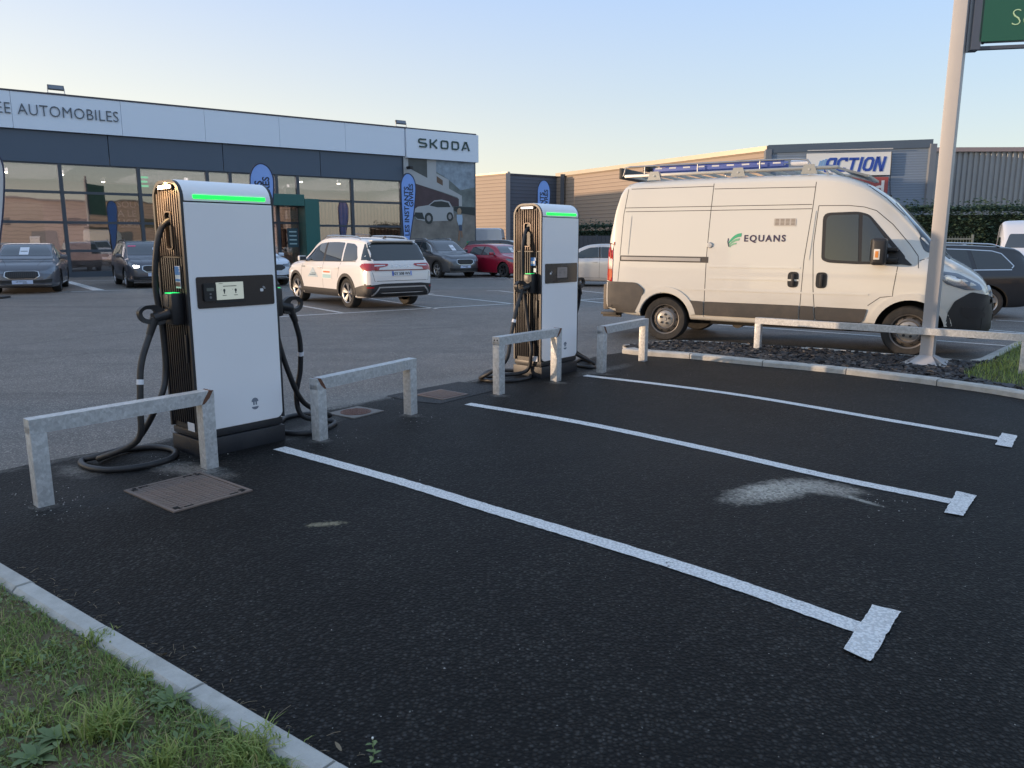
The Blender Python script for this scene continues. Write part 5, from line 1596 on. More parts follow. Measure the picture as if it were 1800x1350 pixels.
# ---------------- stores reflected in the glass, and an added unseen block shading the bays
def shed(name, label, c, rz, size, col):
    L_, D_, H_ = size
    root = thing(name, label, 'building', c, rz)
    m = cladding(name + '_wall', col, .5, .02, rough=.7)
    MB().box((0, 0, H_ / 2), (L_, D_, H_)).build('walls', m, root)
    MB().box((0, 0, H_ + .1), (L_ + .4, D_ + .4, .2)).build('roof', mat('roof_grey', (.25, .25, .25), .8), root)
    for s_ in (-1, 1):
        for k in range(int(L_ / 9)):
            x = -L_ / 2 + 5 + k * 9
            fr = MB().box((x, s_ * (D_ / 2 + .02), 1.5), (3.0, .08, 3.0)).build('door', mat('shed_door', (.16, .18, .20), .5), root)
            MB().box((x + 4, s_ * (D_ / 2 + .02), H_ * .6), (2.6, .06, 1.0)).build('window', M_GLASS, root)
    return root
sh = Vector((math.sin(SUN_AZ), math.cos(SUN_AZ), 0)); eh = Vector((-sh.y, sh.x, 0)); 
if eh.y < 0: eh = -eh
lat = 8.0
SH_D, SH_H = 60.0, 1.50 + 60 * .061
c0 = Vector((-2.2, 5.8, 0)); 
near_face = c0 + sh * SH_D
latc = near_face.dot(eh)
ctr = near_face + eh * (lat - latc - 22) + sh * 6
shed('shade_block', 'unseen low block added left of the camera to shade the bays', (ctr.x, ctr.y, 0), math.atan2(eh.y, eh.x), (44, 12, SH_H - .2), (.35, .33, .30))  # added out of view, sized to cast the shade over the bays
shed('tan_store', 'tan sunlit store on the far side of the car park behind the camera', (42, -34, 0), RAD(38), (70, 18, 7.0), (.50, .40, .33))
shed('pale_store', 'pale store beyond the car park far behind the camera', (-2, -75, 0), RAD(8), (60, 18, 8.0), (.45, .38, .33))
# ================================================================== vehicles
def carpaint(name, rgb, metal=0.0, rough=.28, dirt=0.0):
    m, nt, b, co = newmat(name)
    n = nt.noise(co, 1.2, 3)
    col = nt.mix(n, tuple(c * .96 for c in rgb), rgb)
    if dirt:
        sx = nt.n('ShaderNodeSeparateXYZ'); nt.l(co, sx.inputs[0])
        mr = nt.n('ShaderNodeMapRange'); nt.l(sx.outputs[2], mr.inputs[0])
        mr.inputs[1].default_value = 1.1; mr.inputs[2].default_value = .25; mr.inputs[3].default_value = 0; mr.inputs[4].default_value = 1
        f = nt.math('MULTIPLY', mr.outputs[0], nt.ramp(nt.noise(nt.mapping(co, scale=(1, 1, 2.5)), 2.4, 6, .7), [(.3, .2), (.8, 1)]))
        col = nt.mix(nt.math('MULTIPLY', f, dirt), col, (.30, .26, .21))
    nt.l(col, b.inputs['Base Color']); b.inputs['Roughness'].default_value = rough; b.inputs['Metallic'].default_value = metal
    b.inputs['Coat Weight'].default_value = .8; b.inputs['Coat Roughness'].default_value = .03
    return m
M_TYRE = mat('tyre_rubber', (.022, .022, .022), .85, var=.3, vscale=15, bump=.3, bscale=70, dirt=(.08, .07, .06, .5), dscale=6)
M_LINER = mat('wheel_arch_liner', (.010, .010, .010), .9)


M_TRIM = mat('black_trim', (.022, .022, .024), .5, var=.1, bump=.1, bscale=250)
M_TRIM_D = mat('grey_trim', (.055, .052, .050), .6, var=.15, bump=.2, bscale=200, dirt=(.12, .10, .08, .5), dscale=3)
M_SEAM = mat('panel_gap', (.035, .032, .030), .8)
M_CHROME = mat('chrome', (.60, .60, .60), .18, metal=1.0)
M_ALLOY = mat('alloy', (.50, .50, .51), .28, metal=.9)
M_ALLOY_D = mat('dark_alloy', (.05, .05, .055), .35, metal=.6)
M_STEELW = mat('steel_wheel', (.19, .18, .17), .5, metal=.6, var=.25, vscale=12, dirt=(.10, .07, .05, .5), dscale=10)

M_RED = mat('red_lamp', (.38, .006, .008), .12, coat=1.0)
M_AMBER = mat('amber_lamp', (.70, .25, .05), .15, coat=1.0)
M_PLATE = mat('number_plate', (.70, .72, .74), .45)
M_PLATEBLUE = mat('plate_blue', (.03, .10, .45), .45)
M_LIT = mat('lit_headlamp', (.9, .9, .9), .2, emit=(1, .96, .88), estr=7)

class Body:
    """closed vehicle body lofted from length-wise tables, with wheel arches cut out"""
    def __init__(s, spec, paint, root):
        s.spec = spec
        xs = set()
        for k in ('top', 'w', 'belt', 'bottom', 'roof'): xs |= {round(t[0], 4) for t in spec[k]}
        xs = sorted(xs); st = []
        for a, b in zip(xs, xs[1:]):
            n = max(1, int(math.ceil((b - a) / .11)))
            st += [a + (b - a) * i / n for i in range(n)]
        st.append(xs[-1])
        NS = 44
        vs = []
        for x in st:
            sec = s.section(x)
            for y, z in sec: vs.append((x, y, z))
            for y, z in sec[::-1]: vs.append((x, -y, z))
        K = 2 * NS
        NSv = len(s.section(st[0])) * 2
        fs = []
        for i in range(len(st) - 1):
            for j in range(NSv):
                fs.append((i * NSv + j, i * NSv + (j + 1) % NSv, (i + 1) * NSv + (j + 1) % NSv, (i + 1) * NSv + j))
        fs.append(tuple(range(NSv))); fs.append(tuple(range((len(st) - 1) * NSv, len(st) * NSv)))
        me = bpy.data.meshes.new('body'); me.from_pydata(vs, [], fs); me.materials.append(paint); me.materials.append(M_LINER)
        bm = bmesh.new(); bm.from_mesh(me); bmesh.ops.remove_doubles(bm, verts=bm.verts[:], dist=.0004)
        bmesh.ops.recalc_face_normals(bm, faces=bm.faces[:]); bm.to_mesh(me)
        s.bvh = BVHTree.FromBMesh(bm); bm.free()
        o = bpy.data.objects.new('body', me); COL.objects.link(o)
        # arches
        cut = MB()
        for ax, r in spec['axles']:
            for sd in (-1, 1):
                cut.cyl((ax, sd * (spec['W'] - .30), spec['wr']), (ax, sd * (spec['W'] + .3), spec['wr']), r, n=40)
        co = cut.build('cut', M_LINER)
        for m_ in (paint, M_LINER): pass
        co.data.materials.clear(); co.data.materials.append(paint); co.data.materials.append(M_LINER)
        co.data.polygons.foreach_set('material_index', [1] * len(co.data.polygons))
        md = o.modifiers.new('arch', 'BOOLEAN'); md.operation = 'DIFFERENCE'; md.object = co; md.solver = 'EXACT'
        dg = bpy.context.evaluated_depsgraph_get()
        me2 = bpy.data.meshes.new_from_object(o.evaluated_get(dg))
        bpy.data.objects.remove(o); bpy.data.objects.remove(co)
        me2.name = 'body'
        me2.polygons.foreach_set('use_smooth', [True] * len(me2.polygons)); me2.set_sharp_from_angle(angle=RAD(42))
        s.obj = link('body', me2, root)
    def section(s, x):
        p = s.spec
        zt = pchip(p['top'], x); zs = pchip(p['bottom'], x); w = pchip(p['w'], x)
        zb = min(pchip(p['belt'], x), zt - .03); wr = w * pchip(p['roof'], x)
        zb = max(zb, zs + .12); zt = max(zt, zb + .03)
        g = zt - zb; k = min(1, g / .3); h = zb - zs
        c = p.get('corner', .09); tum = p.get('tumble', .0)
        pts = [(0.0001, zs), (w * .60, zs), (w * .90, zs + .012), (w * .978, zs + .075 * min(1, h / .5)), (w * .998, zs + .34 * h), (w, zs + .60 * h), (w * (.992), zs + .86 * h), (w * p.get('sh', .955), zb)]
        wb = w * p.get('sh', .955)
        for t in (.25, .5, .75): pts.append((wb + (wr - wb) * (t - .06 * math.sin(math.pi * t) ), zb + (g - c * k) * t))
        pts += [(wr, zt - c * k), (wr * .985 , zt - c * k * .62), (wr * .93, zt - c * k * .30), (wr * .82, zt - c * k * .12), (wr * .45, zt - .003), (0.0001, zt)]
        q = catmull([Vector((a, b, 0)) for a, b in pts], 3)
        return [(max(v.x, .0001), v.y) for v in q]
    AX = {'L': (Vector((0, 1, 0)), 0, 2), 'R': (Vector((0, -1, 0)), 0, 2), 'F': (Vector((1, 0, 0)), 1, 2), 'B': (Vector((-1, 0, 0)), 1, 2), 'T': (Vector((0, 0, 1)), 0, 1)}
    def hit(s, a, b, ax):
        d, i, j = s.AX[ax]
        o = Vector((0, 0, 0)); o[i] = a; o[j] = b
        o += d * 6
        if ax in 'LR': o[1] = d[1] * 6
        loc, n, _, _ = s.bvh.ray_cast(o, -d)
        if loc is None:
            loc, n, _, _ = s.bvh.find_nearest(o - d * 4)
            loc = Vector(loc)
        if n.dot(d) < 0: n = -n
        return loc, n
    def patch(s, name, poly, ax, m, off=.004, th=.012, parent=None, step=.07, smooth=50, label=None, flip=False, kind=None):
        """thin piece lying on the body: outline given in side / front / top view"""
        bm = bmesh.new()
        vs = [bm.verts.new((a, b, 0)) for a, b in poly]
        bm.faces.new(vs)
        for k in (0, 1):
            lo = min(p[k] for p in poly); hi = max(p[k] for p in poly)
            n = int((hi - lo) / step)
            for i in range(1, n + 1):
                c = lo + (hi - lo) * i / (n + 1)
                no = Vector((1, 0, 0)) if k == 0 else Vector((0, 1, 0))
                bmesh.ops.bisect_plane(bm, geom=bm.verts[:] + bm.edges[:] + bm.faces[:], plane_co=no * c, plane_no=no, dist=1e-5)
        border = [e for e in bm.edges if len(e.link_faces) == 1]
        bm.verts.index_update()
        top = []; bot = []
        for v in bm.verts:
            l, n = s.hit(v.co.x, v.co.y, ax)
            top.append(l + n * off); bot.append(l + n * (off - th))
        fs = [[v.index for v in f.verts] for f in bm.faces]
        N = len(top)
        fs += [[e.verts[0].index, e.verts[1].index, N + e.verts[1].index, N + e.verts[0].index] for e in border]
        bm.free()
        return MB().add(top + bot, fs).build(name, m, parent or s.root_for(name), smooth=smooth, label=label, kind=kind)
    def root_for(s, name): return s.obj.parent
    def line(s, pts, ax, w=.009, m=None, off=.0012, name='panel_gap', parent=None, mb=None, th=.004):
        """narrow band following a polyline in a side / front / top view"""
        dense = []
        for a, b in zip(pts, pts[1:]):
            a, b = Vector(a), Vector(b); n = max(1, int((b - a).length / .05))
            dense += [a.lerp(b, i / n) for i in range(n)]
        dense.append(Vector(pts[-1]))
        own = mb is None
        mb = mb or MB()
        vs = []
        for i, p in enumerate(dense):
            t = (dense[min(i + 1, len(dense) - 1)] - dense[max(i - 1, 0)]).normalized(); n2 = Vector((-t.y, t.x))
            for k in (1, -1):
                q = p + n2 * k * w / 2; l, n = s.hit(q.x, q.y, ax); vs.append(l + n * off)
        fs = [(2 * i, 2 * i + 1, 2 * i + 3, 2 * i + 2) for i in range(len(dense) - 1)]
        mb.add(vs, fs)
        if own: return mb.build(name, m or M_SEAM, parent or s.obj.parent)
    def text(s, txt, ax, a, b, size, m, parent, name='lettering', off=.006, align='CENTER', **kw):
        me = text_mesh(txt, size, align=align, name=name, **kw)
        d, i, j = s.AX[ax]
        sg = {'L': -1, 'R': 1, 'F': 1, 'B': -1, 'T': 1}[ax]
        for v in me.vertices:
            l, n = s.hit(a + sg * v.co.x, b + v.co.y, ax)
            v.co = l + n * off
        me.materials.clear(); me.materials.append(m)
        return link(name, me, parent)

def arc_pts(cx, cz, r, a0, a1, n=14):
    return [(cx + r * math.cos(RAD(a0 + (a1 - a0) * i / n)), cz + r * math.sin(RAD(a0 + (a1 - a0) * i / n))) for i in range(n + 1)]
def ring_poly(cx, cz, r0, r1, a0=2, a1=178, n=14):
    return arc_pts(cx, cz, r1, a0, a1, n) + arc_pts(cx, cz, r0, a1, a0, n)

def wheel(root, x, sd, r, w, style, W, steer=0.0):
    """wheel > tyre, spokes; its outer face towards +-y"""
    y = sd * (W - .035 - w / 2)
    hub = MB(); f = sd
    rr = r * .66
    M = Matrix.Identity(4)
    hub.lathe([(.001, f * (w / 2 - .06)), (rr * .30, f * (w / 2 - .055)), (rr * .92, f * (w / 2 - .10)), (rr * .98, f * (w / 2 - .02)), (rr * 1.03, f * (w / 2 - .004)), (rr * 1.05, f * (w / 2 - .03)), (rr * 1.0, -f * w * .3)], 40, 'y')
    o = hub.build('wheel', M_ALLOY_D if style not in ('steel', 'rally') else M_STEELW, root, smooth=35, loc=(x, y, r), rot=(0, 0, steer))
    t = MB(); h = w / 2
    prof = [(rr * 1.0, -f * h * .9), (r * .80, -f * h), (r * .93, -f * h * .98), (r * .985, -f * h * .80), (r, -f * h * .4), (r, f * h * .4), (r * .985, f * h * .80), (r * .93, f * h * .98), (r * .80, f * h), (rr * 1.04, f * h * .92), (rr * 1.02, f * h * .7)]
    t.lathe(prof, 44, 'y')
    tyre = t.build('tyre', M_TYRE, o, smooth=40)
    if style in ('alloy', 'dark', 'gold'):
        m = M_ALLOY if style != 'dark' else M_ALLOY_D
        for k in range(5):
            a = k * 2 * math.pi / 5 + .3; mb = MB()
            for off, w0, w1 in ((-.16, .020, .030), (.16, .020, .030)):
                p0 = Vector((math.cos(a) * rr * .18, 0, math.sin(a) * rr * .18)); p1 = Vector((math.cos(a + off) * rr * .97, 0, math.sin(a + off) * rr * .97))
                tt = (p1 - p0).normalized(); n_ = Vector((-tt.z, 0, tt.x))
                y0, y1 = f * (h - .045), f * (h - .016)
                q = [p0 + n_ * w0, p0 - n_ * w0, p1 - n_ * w1, p1 + n_ * w1]
                vs = [(v.x, y0 - f * .02, v.z) for v in q] + [(v.x, yy, v.z) for v, yy in zip(q, (y0, y0, y1, y1))]
                mb.add(vs, [(0, 1, 2, 3), (4, 5, 6, 7), (0, 1, 5, 4), (1, 2, 6, 5), (2, 3, 7, 6), (3, 0, 4, 7)])
            mb.build('spoke', m, o)
        MB().lathe([(.001, f * (h - .030)), (rr * .17, f * (h - .032)), (rr * .24, f * (h - .055))], 18, 'y').build('hub_cap', m, o, smooth=30)
        MB().lathe([(rr * .93, f * (h - .03)), (rr * .97, f * (h - .008)), (rr * 1.03, f * (h - .002)), (rr * 1.045, f * (h - .02))], 40, 'y').build('rim', m, o, smooth=40)
    else:
        # pressed steel wheel: ring with holes, raised centre with bolts
        mb = MB(); n = 10
        mb.lathe([(rr * .60, f * (h - .030)), (rr * .66, f * (h - .018)), (rr * .86, f * (h - .050)), (rr * .93, f * (h - .075)), (rr * .97, f * (h - .012)), (rr * 1.04, f * (h - .004))], 40, 'y')
        mb.build('rim', M_STEELW, o, smooth=35)
        MB().lathe([(.001, f * (h - .004)), (rr * .13, f * (h - .004)), (rr * .16, f * (h - .015)), (rr * .40, f * (h - .012)), (rr * .52, f * (h - .022)), (rr * .61, f * (h - .034))], 30, 'y').build('wheel_centre', mat('hub_silver', (.36, .35, .33), .4, metal=.5, var=.15, dirt=(.15, .11, .08, .5), dscale=14), o, smooth=35)
        for k in range(5):
            a = k * 2 * math.pi / 5 + .2
            MB().cyl((math.cos(a) * rr * .32, f * (h - .014), math.sin(a) * rr * .32), (math.cos(a) * rr * .32, f * (h + .002), math.sin(a) * rr * .32), .019, n=10).build('wheel_nut', M_BLACK, o)
        for k in range(n):
            a = k * 2 * math.pi / n
            c_ = (math.cos(a) * rr * .78, math.sin(a) * rr * .78)
            MB().cyl((c_[0], f * (h - .058), c_[1]), (c_[0], f * (h - .036), c_[1]), .022, n=10).build('vent_hole', M_HOLE, o)
    return o

def mirror_part(root, body, x, z, sd, W, paint, scale=1.0):
    l, n = body.hit(x, z, 'L' if sd > 0 else 'R')
    y = l.y
    k = scale
    ob = MB().box((x - .01, y + sd * (.13 * k), z + .06 * k), (.11 * k, .20 * k, .13 * k), ch=.035 * k).build('mirror', paint, root, smooth=60)
    MB().box((x + .0, y + sd * .03, z + .01), (.06 * k, .08 * k, .035 * k), ch=.01).build('mirror_stalk', M_TRIM, ob, smooth=50)
    MB().box((x - .066 * k, y + sd * (.13 * k), z + .06 * k), (.008, .165 * k, .10 * k), ch=.003).build('mirror_glass', M_GLASS_L, ob)
    return ob

def place(root, contact, local_xy, heading):
    """put a vehicle so that the local ground point lands on the measured one"""
    h = Vector((heading[0], heading[1], 0)).normalized(); l = Vector((-h.y, h.x, 0))
    p = contact - h * local_xy[0] - l * local_xy[1]
    root.location = (p.x, p.y, 0); root.rotation_euler = (0, 0, math.atan2(h.y, h.x))

# ---------------- the large white van
def build_van():
    root = thing('delivery_van', 'large white high-roof van with green leaf logo, parked behind the long rail', 'van')
    PNT = carpaint('van_white', (.68, .67, .62), rough=.36, dirt=.5)
    spec = dict(W=1.025, wr=.345, corner=.15, sh=.990, axles=[(-1.725, .415), (1.725, .43)],
        top=[(-2.74, 1.15), (-2.725, 1.45), (-2.69, 1.75), (-2.62, 2.10), (-2.54, 2.36), (-2.44, 2.47), (-2.25, 2.505), (-1.0, 2.52), (.35, 2.515), (.70, 2.48), (1.00, 2.38), (1.25, 2.23), (1.42, 2.09), (1.60, 1.90), (2.0, 1.46), (2.12, 1.34), (2.30, 1.235), (2.48, 1.11), (2.58, 1.00), (2.64, .87), (2.67, .70)],
        belt=[(-2.74, 1.00), (-2.60, 1.12), (-2.0, 1.15), (1.2, 1.15), (1.9, 1.13), (2.3, 1.05), (2.55, .92), (2.67, .62)],
        w=[(-2.74, .955), (-2.70, .99), (-2.60, 1.015), (-2.3, 1.025), (1.3, 1.025), (1.9, 1.015), (2.2, .985), (2.40, .92), (2.54, .82), (2.62, .70), (2.67, .56)],
        roof=[(-2.74, .965), (-2.5, .915), (-2.0, .90), (.6, .895), (1.1, .86), (1.5, .80), (2.0, .79), (2.15, .78), (2.3, .83), (2.67, .90)],
        bottom=[(-2.74, .46), (-2.6, .42), (-2.2, .36), (2.2, .30), (2.5, .28), (2.67, .34)])
    B = Body(spec, PNT, root)
    for ax in (-1.725, 1.725):
        for sd in (-1, 1): wheel(root, ax, sd, .345, .225, 'steel', 1.015)
    for sd, S in ((-1, 'R'), (1, 'L')):
        # cab door window with dark rubber frame
        fr = round_poly([(.55, 1.30), (.525, 1.95), (.98, 1.96), (1.12, 1.92), (1.62, 1.34), (1.58, 1.245), (1.0, 1.245), (.65, 1.26)], [.12, .10, .05, .1, .05, .04, .05, .1])
        wf = B.patch('window_frame', fr, S, M_TRIM, off=.004, parent=root)
        g1 = round_poly([(.595, 1.32), (.575, 1.915), (.985, 1.92), (1.03, 1.28), (.67, 1.30)], [.10, .08, .01, .01, .08])
        g2 = round_poly([(1.075, 1.28), (1.035, 1.915), (1.11, 1.89), (1.52, 1.36), (1.50, 1.285)], [.01, .01, .05, .03, .02])
        B.patch('window_pane', g1, S, M_GLASS, off=.008, parent=wf); B.patch('window_pane', g2, S, M_GLASS, off=.008, parent=wf)
        B.patch('mirror_sail', [(1.40, 1.27), (1.40, 1.46), (1.47, 1.46), (1.70, 1.24), (1.68, 1.235)], S, M_TRIM, off=.012, parent=root)
        # dark lower mouldings
        B.patch('side_moulding', round_poly([(-1.30, .49), (-1.36, .66), (-1.10, .65), (-1.10, .44), (-1.22, .44)], .03), S, M_TRIM_D, off=.016, th=.03, parent=root)
        B.patch('side_moulding', round_poly([(-1.08, .44), (-1.08, .65), (.295, .645), (.295, .43)], .015), S, M_TRIM_D, off=.016, th=.03, parent=root)
        B.patch('side_moulding', round_poly([(.315, .43), (.315, .645), (.49, .64), (.52, .425)], .015), S, M_TRIM_D, off=.016, th=.03, parent=root)
        B.patch('side_moulding', round_poly([(.54, .425), (.51, .64), (1.20, .63), (1.16, .47), (1.10, .425)], .03), S, M_TRIM_D, off=.016, th=.03, parent=root)
        # rear corner bumper
        B.patch('bumper_corner', round_poly([(-2.76, .43), (-2.76, .92), (-2.20, .91), (-2.06, .80), (-2.13, .60), (-2.22, .43)], [.02, .03, .06, .04, .04, .03]), S, M_TRIM_D, off=.022, th=.05, parent=root)
        # sliding rail
        B.patch('rail_recess', [(-2.50, 1.245), (-2.50, 1.335), (-1.06, 1.325), (-1.06, 1.235)], S, M_TRIM_D, off=.003, parent=root)
        B.patch('sliding_rail', [(-2.47, 1.265), (-2.47, 1.315), (-1.18, 1.305), (-1.18, 1.255)], S, mat('rail_grey', (.38, .37, .36), .4, metal=.4), off=.014, th=.02, parent=root)
        # wheel arch lips
        for ax, r in ((-1.725, .47), (1.725, .475)):
            B.patch('arch_lip', ring_poly(ax, .345, r - .045, r + .045, 12, 168, 18), S, PNT, off=.020, th=.04, parent=root, smooth=60)
        # swage lines
        for z, x0, x1 in ((1.005, -1.05, .28), (.83, -2.0, 1.20), (1.18, -1.05, .28)):
            B.patch('swage', [(x0, z - .012), (x0, z + .012), (x1, z + .012), (x1, z - .012)], S, PNT, off=.007, th=.02, parent=root)
        # panel gaps
        for pts in ([(-1.05, 2.41), (-1.07, 2.0), (-1.09, 1.4), (-1.09, .36)], [(.40, 2.38), (.38, 2.0), (.32, 1.3), (.305, .37)], [(-2.52, .92), (-2.50, 1.24)], [(-2.50, 1.34), (-2.47, 1.97), (-2.40, 2.42)],
                    [(-1.04, 2.33), (.39, 2.31)], [(-2.44, 2.02), (.37, 2.01)], [(-2.45, 2.08), (.37, 2.07)], [(-2.36, 2.37), (-1.05, 2.37)],
                    [(.46, 2.05), (.85, 2.045), (1.05, 2.02), (1.20, 1.97), (1.42, 1.78), (1.66, 1.50), (1.76, 1.36), (1.78, 1.20)], [(.46, 2.05), (.43, 1.5), (.47, .9), (.53, .43)],
                    [(1.53, 1.22), (1.50, .90), (1.50, .82), (1.35, .80), (1.20, .68)], [(1.00, 2.36), (1.30, 2.14), (1.55, 1.90)], [(1.78, 1.30), (1.98, 1.37)]):
            B.line(pts, S, w=.009, parent=root)
        # recessed panel outline on the rear quarter and vertical groove before the door
        B.line([(-2.37, 1.36), (-2.34, 1.95)], S, w=.02, m=PNT, off=.008, parent=root, name='pressing')
        B.line([(.415, 1.98), (.375, 1.3)], S, w=.03, m=PNT, off=.009, parent=root, name='pressing')
        for hx in (.19, .575):
            sc = B.patch('handle_recess', round_poly([(hx - .075, .90), (hx - .075, 1.125), (hx + .075, 1.125), (hx + .075, .90)], .06), S, M_BLACK, off=.006, parent=root)
            l, n = B.hit(hx, 1.01, S)
            MB().box((hx, l.y + n.y * .026, 1.01), (.040, .030, .17), ch=.012).build('door_handle', M_TRIM, sc, smooth=50)
        # mirror, tall, on two arms
        l, n = B.hit(1.50, 1.38, S); y = l.y
        mi = MB().box((1.30, y + sd * .20, 1.42), (.19, .26, .36), ch=.055).build('mirror', M_TRIM, root, smooth=60)
        MB().box((1.42, y + sd * .06, 1.45), (.20, .14, .05), ch=.015).build('mirror_arm', M_TRIM, mi, smooth=50)
        MB().box((1.42, y + sd * .06, 1.31), (.22, .14, .06), ch=.015).build('mirror_arm', M_TRIM, mi, smooth=50)
        MB().box((1.20, y + sd * .20, 1.44), (.012, .20, .28), ch=.005).build('mirror_glass', M_GLASS_L, mi)
        ind = MB().box((1.285, y + sd * .327, 1.385), (.075, .022, .14), ch=.009).build('indicator', mat('indicator_white', (.75, .70, .62), .2, coat=1), mi, smooth=50)
        MB().box((1.285, y + sd * .337, 1.385), (.04, .010, .085), ch=.004).build('amber_bulb', M_AMBER, ind)
        # headlamp wrapping the corner
        hl = B.patch('headlamp', round_poly([(1.99, 1.13), (2.00, 1.17), (2.24, 1.135), (2.50, 1.00), (2.545, .925), (2.35, .925), (2.12, 1.00)], .03), S, M_LAMP, off=.006, parent=root, step=.05)
        B.patch('lamp_reflector', round_poly([(2.10, 1.05), (2.12, 1.10), (2.28, 1.06), (2.38, .985), (2.22, .98)], .02), S, mat('lamp_chrome', (.7, .72, .75), .15, metal=.8), off=.010, parent=hl, step=.05)
        # dark front bumper corner
        B.patch('front_bumper_corner', round_poly([(2.145, .34), (2.17, .62), (2.24, .78), (2.42, .90), (2.60, .86), (2.672, .74), (2.672, .31), (2.3, .27)], .03), S, M_TRIM, off=.020, th=.05, parent=root, step=.05)
        B.patch('fog_recess', round_poly([(2.33, .60), (2.31, .70), (2.50, .70), (2.585, .62), (2.585, .56), (2.40, .555)], .02), S, M_BLACK, off=.024, th=.02, parent=root, step=.05)
        B.patch('tail_lamp', round_poly([(-2.752, .94), (-2.752, 1.62), (-2.715, 1.60), (-2.66, 1.42), (-2.645, .94)], .02), S, M_RED, off=.010, parent=root, step=.05)
        B.patch('tail_lamp_clear', round_poly([(-2.745, 1.12), (-2.745, 1.32), (-2.70, 1.32), (-2.695, 1.12)], .01), S, mat('lamp_clear', (.75, .6, .55), .15, coat=1), off=.013, parent=root, step=.05)
    # windscreen
    B.patch('windscreen', round_poly([(-.86, 1.40), (-.80, 1.62), (-.72, 2.08), (.72, 2.08), (.80, 1.62), (.86, 1.40), (.45, 1.36), (-.45, 1.36)], .06), 'F', M_GLASS_L, off=.006, parent=root, step=.08)
    for y0 in (-.45, .25):
        w0 = MB(); pts = [B.hit(y0 + .35 * t, 1.42 + .22 * t * (1 if y0 < 0 else .7), 'F') for t in [i / 6 for i in range(7)]]
        w0.tube([l + n * .03 for l, n in pts], .008, 6).build('wiper', M_BLACK, root, smooth=60)
    # bumper, grille
    B.patch('front_bumper', round_poly([(-.80, .33), (-.80, .70), (-.35, .80), (.35, .80), (.80, .70), (.80, .33)], .05), 'F', M_TRIM, off=.022, th=.05, parent=root, step=.08)
    gr = B.patch('grille', round_poly([(-.52, .64), (-.58, .80), (.58, .80), (.52, .64)], .03), 'F', M_BLACK, off=.030, parent=root)
    for z in (.84, .90): B.patch('chrome_bar', round_poly([(-.60, z - .017), (-.60, z + .017), (.60, z + .017), (.60, z - .017)], .01), 'F', mat('bar_grey', (.45, .47, .50), .3, metal=.6), off=.028, th=.03, parent=root)
    B.patch('lower_grille', round_poly([(-.50, .50), (-.52, .60), (.52, .60), (.50, .50)], .02), 'F', M_BLACK, off=.030, parent=root)
    B.patch('number_plate', round_poly([(-.26, .37), (-.26, .48), (.26, .48), (.26, .37)], .01), 'F', M_PLATE, off=.034, parent=root)
    B.patch('cowl', round_poly([(2.03, -.70), (2.03, .70), (2.13, .66), (2.13, -.66)], .02), 'T', M_TRIM, off=.006, parent=root)
    # livery and vents on the near (right) side
    ink = mat('livery_ink', (.045, .030, .075), .5)
    B.text('EQUANS', 'R', -.55, 1.555, .131, ink, root, align='LEFT', space=1.25, bold=.0035, name='livery_name')
    grn1 = mat('livery_green', (.06, .42, .22), .5); grn2 = mat('livery_green_light', (.22, .50, .30), .5)
    # leaf-like emblem of curved strokes
    def sweep(x0, z0, w_, h_, t0, m):
        outer = []; inner = []
        for i in range(9):
            t = i / 8
            outer.append((x0 + w_ * t ** 1.1, z0 + h_ * (1 - (1 - t) ** 2.2)))
            inner.append((x0 + w_ * (.10 + .86 * t), z0 + h_ * (1 - (1 - t) ** 2.2) * (1 - t0) - .0))
        B.patch('livery_leaf', outer + inner[::-1][:-1] + [(x0, z0 - .012)], 'R', m, off=.006, parent=root, th=.006)
    sweep(-.775, 1.53, .19, .145, .36, grn1)
    sweep(-.762, 1.50, .15, .10, .34, grn2)
    sweep(-.752, 1.48, .10, .055, .40, grn2)
    B.line([(-.777, 1.60), (-.782, 1.55), (-.772, 1.51), (-.760, 1.475)], 'R', w=.014, m=ink, off=.007, parent=root, name='livery_stroke')
    vent = B.patch('side_vent', round_poly([(-.135, 1.775), (-.135, 1.885), (.175, 1.88), (.175, 1.77)], .02), 'R', mat('vent_grey', (.50, .47, .43), .5), off=.006, parent=root)
    for i in range(4):
        for j in range(5):
            x = -.115 + i * .073; z = 1.787 + j * .019
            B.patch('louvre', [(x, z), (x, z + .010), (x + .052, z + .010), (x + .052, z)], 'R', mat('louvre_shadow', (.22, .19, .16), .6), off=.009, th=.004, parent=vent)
    l, n = B.hit(-1.05, 1.50, 'R')
    MB().lathe([(.001, -.03), (.035, -.028), (.045, -.012), (.045, 0)], 20, 'y', M=Matrix.Translation((-1.05, l.y, 1.50))).build('round_lock', M_GALV, root, smooth=40)
    B.patch('fuel_flap', round_poly([(.82, .90), (.82, 1.08), (.82, 1.08)], .0) if False else round_poly([(-1.2, 1.02), (-1.2, 1.08), (-1.14, 1.08), (-1.14, 1.02)], .01), 'L', PNT, off=.006, parent=root)
    # rear bar and step
    MB().box((-2.76, 0, .66), (.10, 1.86, .42), ch=.03).build('rear_bumper', mat('bumper_tan', (.14, .115, .09), .6, var=.2, dirt=(.25, .2, .15, .5)), root, smooth=50)
    MB().box((-2.83, 0, .36), (.28, 1.30, .05), ch=.01).build('rear_step', M_TRIM_D, root, smooth=40)
    MB().box((-2.80, -.55, .33), (.32, .06, .06)).build('step_bracket', M_TRIM_D, root)
    MB().box((-2.80, .55, .33), (.32, .06, .06)).build('step_bracket', M_TRIM_D, root)
    MB().cyl((-.7, -.5, .30), (-.7, .2, .30), .09, n=14).build('exhaust_box', M_TRIM_D, root, smooth=40)
    MB().box((0, 0, .33), (3.0, 1.4, .10)).build('underbody', M_LINER, root)
    # aerial
    l, n = B.hit(1.28, 0, 'T')
